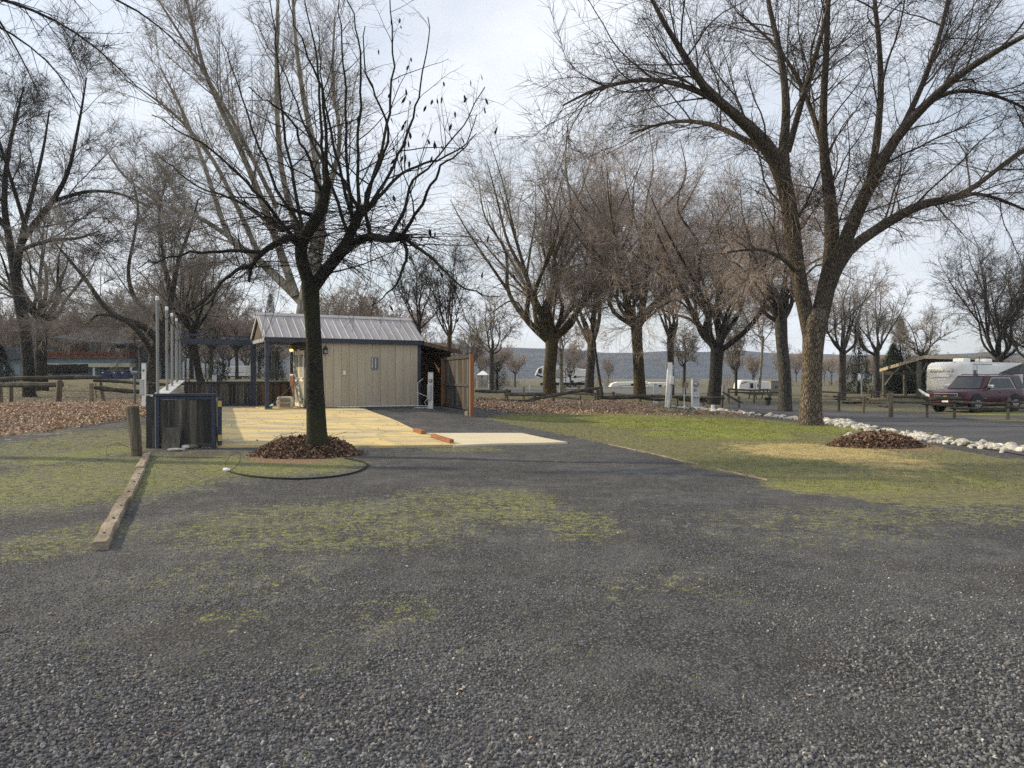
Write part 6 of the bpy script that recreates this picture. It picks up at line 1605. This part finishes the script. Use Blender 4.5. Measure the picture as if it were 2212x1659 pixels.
# --- semi-automatic trees
def auto_tree(name, label, u, vb, w, vfork, vtop, spread, barkm, twigm, seed, nl=6, lean=0.0, Y=None, dens=1.0, group=None, levels=3, droop=0.0, sides=12, rtw=None, N3=3200, gnarl=.05, low=0):
    rng = np.random.default_rng(seed)
    if Y is None:
        g = G(u, vb)
    else:
        g = pt(u, vb, Y); g.z = min(g.z, tz(g.x, g.y) if g.z < 3 else g.z)
    Yt = g.y; s = Yt / FPX
    fork = pt(u + lean, vfork, Yt); H = (vfork - vtop) * s; Wd = spread * s
    r0 = w * s / 2
    skel = [('trunk', [g - Vector((0, 0, .3)), g + Vector((0, 0, .25)), g.lerp(fork, .4) + Vector((rng.normal(0, .15) * r0, 0, 0)), g.lerp(fork, .75), fork, fork + Vector((0, 0, r0 * 1.5))], [r0 * 1.3, r0 * 1.08, r0 * .95, r0 * .92, r0 * 1.0, r0 * .7])]
    for i in range(nl):
        a = 2 * math.pi * (i + rng.uniform(-.25, .25)) / nl; e = rng.uniform(.35, 1.0) if i else .12
        hx, hy = math.cos(a) * Wd * e, math.sin(a) * Wd * e * .8; hh = H * rng.uniform(.72, 1.0) * (1 - .28 * e * e)
        lo = fork.lerp(g, rng.uniform(0, .10))
        pts = [lo]
        for q in (.18, .38, .6, .8, 1.0):
            pts.append(lo + Vector((hx * q ** .85 + rng.normal(0, gnarl) * Wd, hy * q ** .85 + rng.normal(0, gnarl) * Wd, hh * q ** (1.0 + .25 * e) - droop * H * max(0, q - .6) * e)))
        rr0 = r0 * rng.uniform(.34, .52)
        skel.append(('limb', pts, [rr0, rr0 * .85, rr0 * .62, rr0 * .42, rr0 * .26, rr0 * .10]))
        # a side fork on each limb
        p = pts[2]; d = (pts[4] - pts[2]); q = Vector((rng.normal(0, .6) * Wd, rng.normal(0, .6) * Wd, 0)) * .55
        skel.append(('limb', [p, p + d * .35 + q * .35, p + d * .75 + q * .75, p + d * 1.15 + q], [rr0 * .5, rr0 * .4, rr0 * .25, rr0 * .08]))
    for i in range(low):
        a = 2 * math.pi * (i + rng.uniform(-.3, .3)) / max(low, 1) + .5; lo = fork.lerp(g, rng.uniform(-.25, .05)); e = rng.uniform(.75, 1.1)
        hx, hy = math.cos(a) * Wd * e, math.sin(a) * Wd * e; hh = H * rng.uniform(.18, .38)
        pts = [lo + Vector((hx * q, hy * q, hh * (1 - (1 - q) ** 1.8) - H * .16 * max(0, q - .55) ** 1.2 / .4 + rng.normal(0, .02) * H * (q > 0))) for q in (0, .25, .5, .75, 1.0)]
        rr0 = r0 * rng.uniform(.22, .34)
        skel.append(('limb', pts, [rr0, rr0 * .75, rr0 * .5, rr0 * .3, rr0 * .1]))
    Ls = math.hypot(H, Wd); f = Ls / 14.0
    t0 = rtw or max(.006, s * .29)
    lv = [dict(per_m=0, total=13 * 2 * nl * dens, tmin=.18, length=Ls * .20, lvar=.45, ang=40, asd=12, rr=.42, rmin=t0 * 1.8, k=8, wander=.13, trop=.02 - droop * .1, sides=4, tfall=.35),
          dict(per_m=0, total=N3 / 6.5, tmin=.12, length=Ls * .105, lvar=.5, ang=44, asd=14, rr=.5, rmin=t0 * 1.15, k=4, wander=.17, trop=.0 - droop * .1, sides=3, tfall=.4),
          dict(per_m=0, total=N3, tmin=.1, length=Ls * .058, lvar=.5, ang=46, asd=16, rr=.6, rmin=t0 * .85, k=2, wander=.13, trop=-.02 - droop * .15, sides=3, tfall=.4)]
    return make_tree(name, label, g, skel, lv[:levels], barkm, twigm, seed, group, sides=sides, lobes=.10)

T = auto_tree
T('park_tree', 'tall twin trunked bare tree left of the far fifth wheel camper', 1187, 852, 28, 735, 210, 195, 'bark_rust', 'twig_gray', 41, nl=11, Y=58, N3=14000, droop=.1, low=6, lean=4, gnarl=.07)
T('park_tree', 'rusty trunked bare tree in front of the low white motor home', 1382, 858, 25, 705, 230, 225, 'bark_rust', 'twig_rose', 42, nl=11, Y=56, N3=16000, droop=.14, low=5, lean=-8, gnarl=.08)
T('park_tree', 'dark two stemmed bare tree right behind the meter pedestal', 1541, 866, 29, 755, 285, 180, 'bark_dark', 'twig_rose', 43, nl=10, Y=50, N3=16500, droop=.3, low=6, lean=8, gnarl=.08)
T('park_tree', 'bare tree with straight furrowed trunk just left of the big tree', 1696, 874, 27, 690, 330, 150, 'bark_gray', 'twig_rose', 44, nl=9, Y=40, N3=12000, droop=.3, low=7, lean=-10, gnarl=.08)
T('park_tree', 'grey bare tree with slim side stem right of the fifth wheel camper', 1272, 852, 20, 745, 360, 140, 'bark_gray', 'twig_rose', 45, nl=8, Y=66, lean=6, N3=6500)
T('slim_tree', 'slender leaning tree with mossy stem beside the slanted rail', 1300, 853, 6, 700, 520, 60, 'bark_rust', 'twig_gray', 46, nl=5, Y=60, lean=-22, dens=.9)
T('slim_tree', 'slender upright tree stem left of the rusty trunk', 1371, 858, 6, 690, 500, 55, 'bark_rust', 'twig_gray', 47, nl=5, Y=58, lean=2, dens=.9)
T('slim_tree', 'multi stemmed mossy tree rising behind the shed lean-to', 965, 850, 10, 730, 500, 70, 'bark_rust', 'twig_dark', 48, nl=8, Y=44, dens=1.0, lean=6)
T('slim_tree', 'crooked dark tree behind the shed roof', 905, 850, 9, 700, 520, 90, 'bark_dark', 'twig_dark', 49, nl=7, Y=48, dens=1.1)
T('park_tree', 'bare spreading tree behind the white post with two grey stems', 1448, 856, 16, 735, 400, 130, 'bark_gray', 'twig_rose', 50, nl=8, Y=66, N3=6500)
T('small_tree', 'small bare tree right of the privacy screen', 1062, 846, 9, 760, 610, 85, 'bark_gray', 'twig_gray', 51, nl=7, Y=74, dens=1.2)
T('small_tree', 'small forked bare tree by the bucket stake', 1553 - 75, 846, 7, 790, 690, 60, 'bark_gray', 'twig_gray', 52, nl=6, Y=78, dens=1.2)
T('small_tree', 'dark low tree right of the two stemmed trunk', 1590, 850, 6, 800, 690, 55, 'bark_dark', 'twig_gray', 53, nl=7, Y=74, dens=1.2)
T('birch_tree', 'thin white stemmed tree before the small camper', 1640, 850, 6, 730, 590, 60, 'bark_pale', 'twig_gray', 54, nl=6, Y=78, dens=1.1, lean=8)
T('birch_tree', 'thin white stemmed tree left of the rusty leaning stem', 1212, 850, 9, 760, 640, 60, 'bark_pale', 'twig_gray', 55, nl=5, Y=72)
# right side
T('park_tree', 'grey bare tree behind the stacked fence left of the satellite dish', 1820, 850, 14, 760, 560, 100, 'bark_gray', 'twig_gray', 56, nl=8, Y=66, dens=1.2)
T('park_tree', 'grey bare tree with drooping twigs right of the satellite dish', 1893, 850, 13, 760, 590, 110, 'bark_gray', 'twig_gray', 57, nl=8, Y=68, dens=1.3, droop=.1)
T('small_tree', 'small bare tree behind the carport ridge', 1995, 850, 9, 770, 650, 80, 'bark_gray', 'twig_gray', 58, nl=7, Y=84, dens=1.2)
T('shrubby_tree', 'dark many stemmed bare tree rising behind the travel trailer', 2158, 850, 16, 775, 495, 150, 'bark_dark', 'twig_dark', 59, nl=12, Y=72, dens=1.25, N3=8500)
T('shrubby_tree', 'low dark thicket tree at the right edge behind the trailer', 2240, 850, 12, 790, 640, 130, 'bark_dark', 'twig_dark', 60, nl=10, Y=78, dens=1.2, N3=5000)
# left side
Yl = 44; sl_ = Yl / FPX; K = lambda a: [w * sl_ / 2 for w in a]
levL = [dict(per_m=1.5, tmin=.15, length=3.6, lvar=.45, ang=40, asd=12, rr=.42, rmin=.018, k=8, wander=.09, trop=.02, sides=4, tfall=.35),
        dict(per_m=2.6, tmin=.12, length=1.9, lvar=.5, ang=44, asd=14, rr=.5, rmin=.010, k=6, wander=.11, trop=.0, sides=3, tfall=.4),
        dict(per_m=0, total=11000, tmin=.1, length=1.05, lvar=.5, ang=46, asd=15, rr=.6, rmin=.0095, k=2, wander=.13, trop=-.01, sides=3, tfall=.4)]
skel = [('trunk', px([(66, 862), (63, 850), (62, 790), (54, 710), (44, 650), (34, 590)], Yl), K([30, 25, 22, 22, 22, 22])),
        ('limb', px([(36, 600), (46, 530, -.5), (72, 490, -1), (114, 437, -1.6), (150, 370, -2), (175, 260, -2.4), (190, 170, -2.6)], Yl), K([17, 15, 13, 11, 8, 5, 3])),
        ('limb', px([(34, 595), (22, 520, .4), (12, 440, .6), (20, 340, .7), (40, 250, .8), (55, 190, .9)], Yl), K([18, 15, 12, 9, 6, 3])),
        ('limb', px([(40, 545, 0), (70, 430, 1), (95, 330, 1.5), (110, 240, 2)], Yl), K([11, 9, 6, 3])),
        ('limb', px([(114, 437, -1.6), (190, 415, -1.2), (260, 420, -1), (330, 450, -.8)], Yl), K([9, 7, 5, 3])),
        ('limb', px([(46, 540), (110, 520, -1.5), (170, 515, -2.4), (215, 500, -3)], Yl), K([9, 8, 6, 3])),
        ('limb', px([(20, 500, .4), (-40, 420, .8), (-90, 330, 1)], Yl), K([12, 9, 4])),
        ('limb', px([(60, 500, -1), (30, 400, -2), (0, 300, -2.6), (-20, 210, -3)], Yl), K([9, 7, 5, 3]))]
make_tree('leaning_tree', 'dark bare tree with leaning trunk at the left edge', G(63, 851), skel, levL, 'bark_dark', 'twig_dark', 61, sides=14)
T('park_tree', 'stout bare tree beside the leaning trunk before the lodge', 91, 834, 24, 690, 420, 130, 'bark_dark', 'twig_gray', 62, nl=9, Y=52, dens=1.1, N3=8000, low=4)
Yl = 42; sl_ = Yl / FPX; K = lambda a: [w * sl_ / 2 for w in a]
skel = [('trunk', px([(322, 862), (324, 845), (330, 800), (338, 760), (350, 715)], Yl), K([34, 29, 25, 24, 24])),
        ('limb', px([(344, 740), (310, 705, -.6), (265, 690, -1.0), (225, 660, -1.4), (190, 610, -1.8), (150, 560, -2.1), (120, 525, -2.4)], Yl), K([15, 14, 12, 10, 8, 6, 3])),
        ('limb', px([(334, 775), (310, 730, -1.0), (270, 690, -1.6), (215, 680, -2.0), (190, 700, -2.2)], Yl), K([12, 11, 9, 6, 3])),
        ('limb', px([(350, 720), (340, 690, .4), (295, 650, .8), (278, 590, 1.0), (290, 520, 1.2), (300, 450, 1.3), (285, 380, 1.4)], Yl), K([14, 12, 10, 8, 6, 5, 3])),
        ('limb', px([(352, 715), (372, 640, .3), (385, 570, .5), (410, 500, .8), (430, 430, 1.0)], Yl), K([15, 12, 9, 6, 3])),
        ('limb', px([(352, 720), (395, 680, -.5), (440, 650, -1), (490, 600, -1.4), (530, 570, -1.8)], Yl), K([12, 10, 8, 5, 3])),
        ('limb', px([(370, 650, .3), (355, 560, -.4), (345, 470, -1), (360, 390, -1.5)], Yl), K([9, 7, 5, 3]))]
make_tree('gnarled_tree', 'low gnarled tree with pale curving limbs behind the steel poles', G(323, 852), skel, levL, 'bark_gray', 'twig_gray', 63, sides=14)
T('park_tree', 'curved dark trunk rising on the lawn behind the patio wall', 437, 843, 15, 715, 470, 110, 'bark_dark', 'twig_gray', 64, nl=8, Y=50, lean=-22, dens=1.1, N3=6500)
# tall pale poplar behind the near tree
Yl = 36; sl_ = Yl / FPX; K = lambda a: [w * sl_ / 2 for w in a]
skel = [('trunk', px([(640, 880), (645, 800), (655, 700), (668, 620), (680, 560), (690, 500)], Yl), K([42, 38, 36, 34, 32, 30])),
        ('limb', px([(660, 660), (600, 600, .6), (540, 545, 1.2), (500, 520, 1.6), (470, 440, 2.2), (440, 350, 2.6), (400, 250, 3.0), (350, 150, 3.4)], Yl), K([20, 18, 15, 13, 11, 9, 7, 4])),
        ('limb', px([(640, 640), (612, 560), (580, 470, -.6), (545, 380, -1.0), (500, 280, -1.5), (450, 170, -2), (420, 60, -2.4), (390, -60, -2.8)], Yl), K([18, 17, 15, 12, 10, 8, 6, 4])),
        ('limb', px([(672, 600), (640, 490, .6), (610, 370, 1), (600, 240, 1.3), (600, 110, 1.5), (605, -60, 1.7)], Yl), K([18, 15, 12, 10, 8, 5])),
        ('limb', px([(690, 510), (690, 430, -.4), (680, 330, -.8), (655, 200, -1.2), (640, 80, -1.4), (632, -60, -1.5)], Yl), K([24, 17, 13, 10, 7, 5])),
        ('limb', px([(560, 550, 1), (500, 420, .4), (450, 330, 0), (380, 250, -.5), (300, 190, -1)], Yl), K([12, 10, 8, 6, 3])),
        ('limb', px([(690, 500), (715, 400, .6), (735, 300, 1), (720, 180, 1.2), (725, 40, 1.4)], Yl), K([16, 12, 9, 6, 4])),
        ('limb', px([(500, 515, 1.6), (430, 470, 2), (350, 440, 2.3), (270, 380, 2.6), (230, 320, 2.8)], Yl), K([11, 9, 7, 5, 3])),
        ('limb', px([(600, 450, -.4), (540, 330, -1.4), (480, 220, -2), (400, 90, -2.6), (330, -20, -3)], Yl), K([10, 8, 6, 5, 3]))]
levP = [dict(per_m=1.9, tmin=.2, length=3.0, lvar=.45, ang=36, asd=10, rr=.42, rmin=.013, k=8, wander=.07, trop=.05, sides=4, tfall=.35),
        dict(per_m=2.8, tmin=.12, length=1.5, lvar=.5, ang=42, asd=12, rr=.5, rmin=.008, k=6, wander=.09, trop=.04, sides=3, tfall=.4),
        dict(per_m=0, total=12500, tmin=.1, length=.75, lvar=.5, ang=48, asd=15, rr=.6, rmin=.008, k=2, wander=.12, trop=.05, sides=3, tfall=.4)]
make_tree('poplar_tree', 'tall pale barked bare tree standing behind the shed', Vector(px([(640, 880)], Yl)[0]), skel, levP, 'bark_pale', 'twig_gray', 65, sides=16)
# branches hanging in at the upper left from a tree outside the frame
Yl = 15; sl_ = Yl / FPX; K = lambda a: [w * sl_ / 2 for w in a]
skel = [('trunk', [Vector((-17.5, 15.5, -.2)), Vector((-17.4, 15.5, 2)), Vector((-17.0, 15.4, 5.5)), Vector((-16.4, 15.2, 8))], [.34, .28, .24, .2]),
        ('limb', px([(-640, 40), (-400, -60, -.3), (-160, -40, -.4), (60, 20, -.5), (190, 90, -.6), (300, 190, -.6)], Yl), K([20, 14, 9, 6, 4, 2])),
        ('limb', px([(-640, 60), (-350, 30, .5), (-150, 10, .6), (0, 60, .7), (110, 140, .8), (180, 240, .8)], Yl), K([18, 12, 8, 5, 3, 2])),
        ('limb', px([(-640, 0), (-300, -120, .9), (0, -90, 1), (180, -30, 1.1), (320, 40, 1.2), (430, 140, 1.2)], Yl), K([18, 13, 9, 6, 4, 2])),
        ('limb', px([(-500, -20), (-200, -40, -1), (-20, 30, -1.2), (40, 110, -1.2), (90, 210, -1.2)], Yl), K([12, 9, 5, 3, 2]))]
levU = [dict(per_m=8.0, tmin=.4, length=1.1, lvar=.5, ang=42, asd=13, rr=.55, rmin=.005, k=7, wander=.10, trop=-.05, sides=4, tfall=.45),
        dict(per_m=6.0, tmin=.15, length=.42, lvar=.5, ang=50, asd=15, rr=.6, rmin=.0035, k=5, wander=.12, trop=.06, sides=3, tfall=.4)]
make_tree('overhanging_tree', 'bare twigs hanging in at the upper left corner from a tree outside the frame', Vector((-17.5, 15.5, tz(-17.5, 15.5))), skel, levU, 'bark_dark', 'twig_black', 66)

# --- far trees: four shapes copied
protos = []
for i in range(4):
    rg = np.random.default_rng(80 + i)
    p, _ = auto_tree('far_tree', 'far bare tree', 1106, 830, 5.5, 800 - 6 * i, 668 + 10 * i, 62, ['bark_gray', 'bark_dark'][i % 2], ['twig_gray', 'twig_brown', 'twig_gray', 'twig_rose'][i], 80 + i, nl=9, Y=130, dens=1.2, N3=3600)
    protos.append(p)
rg = np.random.default_rng(99)
first = True; placed = 0
spots = []
for u in np.arange(-120, 2330, 27):
    if 1010 < u < 1770 and rg.random() < .85: continue
    spots.append((u + rg.uniform(-14, 14), rg.uniform(105, 150)))
for u in np.arange(-120, 2330, 36):
    if 1010 < u < 1770 and rg.random() < .7: continue
    spots.append((u + rg.uniform(-18, 18), rg.uniform(160, 230)))
for u in list(np.arange(120, 560, 44)) + list(np.arange(720, 1080, 50)):
    spots.append((u + rg.uniform(-16, 16), rg.uniform(75, 98)))
for i, (u, Y) in enumerate(spots):
    src = protos[i % 4]
    o = src if i < 4 else copy_tree(src)
    x = (u - 1106) / FPX * Y
    # keep the lodge front and the open road clear
    if Y < 104 and 90 < u < 290: Y = 112 + rg.uniform(0, 20); x = (u - 1106) / FPX * Y
    o.location = (x, Y, tz(x, Y) - .1)
    o.rotation_euler = (0, 0, rg.uniform(0, 6.28)); hs_ = (1.0 if u < 900 else .62 if 1000 < u < 1760 else .55)
    for lim, lb in ((330, 'bare grey tree in the far row behind the lodge and left fence'), (640, 'bare grey tree in the far row behind the patio and steel poles'), (1030, 'bare grey tree in the far row behind the shed roof'), (1760, 'low bare tree in the far row beyond the campers and far road'), (9999, 'low bare tree in the far row behind the carport')):
        if u < lim:
            o['label'] = lb; o['group'] = 'trees of ' + lb[lb.index('the far row'):]; break
    s = rg.uniform(.75, 1.15) * hs_ * (1.1 if Y > 155 else .95); o.scale = (s, s, s)

# --- low leafless brush along the far edge of the campground
rb_ = np.random.default_rng(71)
n = 1300; cu = rb_.choice(np.array([1020, 1050, 1075, 1100, 1225, 1300, 1480, 1580, 1700, 1780, 1830, 420, 540, 600]), n) + rb_.normal(0, 16, n); cy = rb_.uniform(126, 140, n)
S = np.stack([(cu - 1106) / FPX * cy, cy, np.zeros(n)], 1); S[:, 2] = terrain(S[:, 0], S[:, 1])
D = rb_.normal(0, .45, (n, 3)); D[:, 2] = 1; D /= np.linalg.norm(D, axis=1, keepdims=True)
P1, R1 = grow(S, D, rb_.uniform(.8, 3.0, n), rb_.uniform(.018, .03, n), 5, .18, .0, rb_)
P2, R2 = spawn(P1, R1, 0, .2, .8, .5, 40, 14, .6, .014, 2, .1, 0, rb_, total=3200)
V1, F1 = tube_arrays(P1, R1, 3); V2, F2 = tube_arrays(P2, R2, 3)
tag(link('far_brush', np_mesh('far_brush', np.concatenate([V1, V2]), np.concatenate([F1, F2 + len(V1)])), M('twig_gray')), 'low leafless brush along the far edge of the campground', 'brush', kind='stuff')

# --- evergreens
def evergreen(name, label, u, vb, vt, w, Y, seed, n=2600, round_=False):
    rng = np.random.default_rng(seed)
    g = pt(u, vb, Y); g.z = tz(g.x, g.y); s = Y / FPX; H = EYE - (vt - HOR) * s - g.z; Wd = w * s / 2
    t = thing(name, label, 'tree', g)
    MB().tube([(0, 0, -.1), (0, 0, H * .9)], [H * .025, .02], 8).build('trunk', M('bark_dark'), t)
    h = rng.random(n) ** (1.0 if round_ else 1.4); a = rng.uniform(0, 6.283, n)
    prof = np.sqrt(np.clip(1 - (2 * h - 1) ** 2, 0, 1)) if round_ else (1 - h) ** .8
    r = prof * Wd * (.45 + .6 * rng.random(n) ** .5) * (1 + .25 * np.sin(a * 3 + h * 9 + seed))
    pos = np.stack([r * np.cos(a), r * np.sin(a), .05 * H + h * H * .97 - .12 * r], 1)
    # needle sprays: three bent blades each
    TT = np.array([[0, -.05, 0], [0, .05, 0], [.55, .09, -.02], [.55, -.09, -.02], [1, 0, -.16]]); TF = np.array([[0, 1, 2], [0, 2, 3], [3, 2, 4]])
    n3 = 3; posr = np.repeat(pos, n3, 0); ar = np.repeat(a, n3) + rng.normal(0, .7, n * n3)
    el_ = rng.normal(-.1, .45, n * n3); c, sn, ce, se = np.cos(ar), np.sin(ar), np.cos(el_), np.sin(el_)
    Rm = np.zeros((n * n3, 3, 3)); Rm[:, :, 0] = np.stack([c * ce, sn * ce, se], 1); Rm[:, :, 1] = np.stack([-sn, c, 0 * c], 1); Rm[:, :, 2] = np.stack([-c * se, -sn * se, ce], 1)
    o = scatter('crown', TT, TF, posr, Rm, rng.uniform(.10, .26, n * n3) * max(Wd, .8), M('evergreen')); o.parent = t
    return t
evergreen('evergreen_tree', 'dark evergreen standing behind the left end of the carport', 1930, 850, 745, 80, 86, 1)
evergreen('evergreen_tree', 'broad dark evergreen under the carport roof', 1955, 850, 790, 80, 82, 2, round_=True)
evergreen('evergreen_tree', 'dark conical evergreen right of the big tree trunk', 1855, 852, 715, 60, 82, 3)
evergreen('evergreen_tree', 'grey green evergreen rising above the carport eave', 1945, 852, 690, 75, 90, 4)
evergreen('evergreen_tree', 'dark evergreen bush at the far left edge before the cabin', -2, 845, 745, 70, 58, 5)
evergreen('evergreen_tree', 'small round evergreen bush seen behind the patio beam', 470, 843, 780, 46, 62, 6, n=1500, round_=True)
evergreen('evergreen_tree', 'faint evergreen bush behind the privacy screen', 1075, 844, 783, 38, 88, 7, n=1200, round_=True)
evergreen('evergreen_tree', 'dark evergreen seen between the porch posts', 598, 846, 758, 40, 70, 8, n=1500)
evergreen('evergreen_tree', 'tall dark evergreen above the lodge roof', 350, 845, 612, 70, 125, 9, n=2200)
evergreen('evergreen_tree', 'tall dark evergreen behind the patio beam', 585, 845, 640, 60, 135, 10, n=2200)

# ------------------------------------------------------------------ haze
def haze_box():
    bx = MB().box((-2400, -120, -8), (2400, 2300, 260)).mesh('haze')
    m = bpy.data.materials.new('haze_mat'); m.use_nodes = True; nt = m.node_tree; nt.nodes.clear()
    out = nt.nodes.new('ShaderNodeOutputMaterial'); pv = nt.nodes.new('ShaderNodeVolumePrincipled')
    pv.inputs['Color'].default_value = (0.74, 0.85, 1.0, 1); pv.inputs['Density'].default_value = HAZE; pv.inputs['Anisotropy'].default_value = 0.2
    nt.links.new(pv.outputs[0], out.inputs['Volume'])
    tag(link('haze', bx, m), 'thin bluish winter haze filling the air of the valley', 'haze', kind='stuff')
HAZE = 0.00028
if HAZE > 0: haze_box()
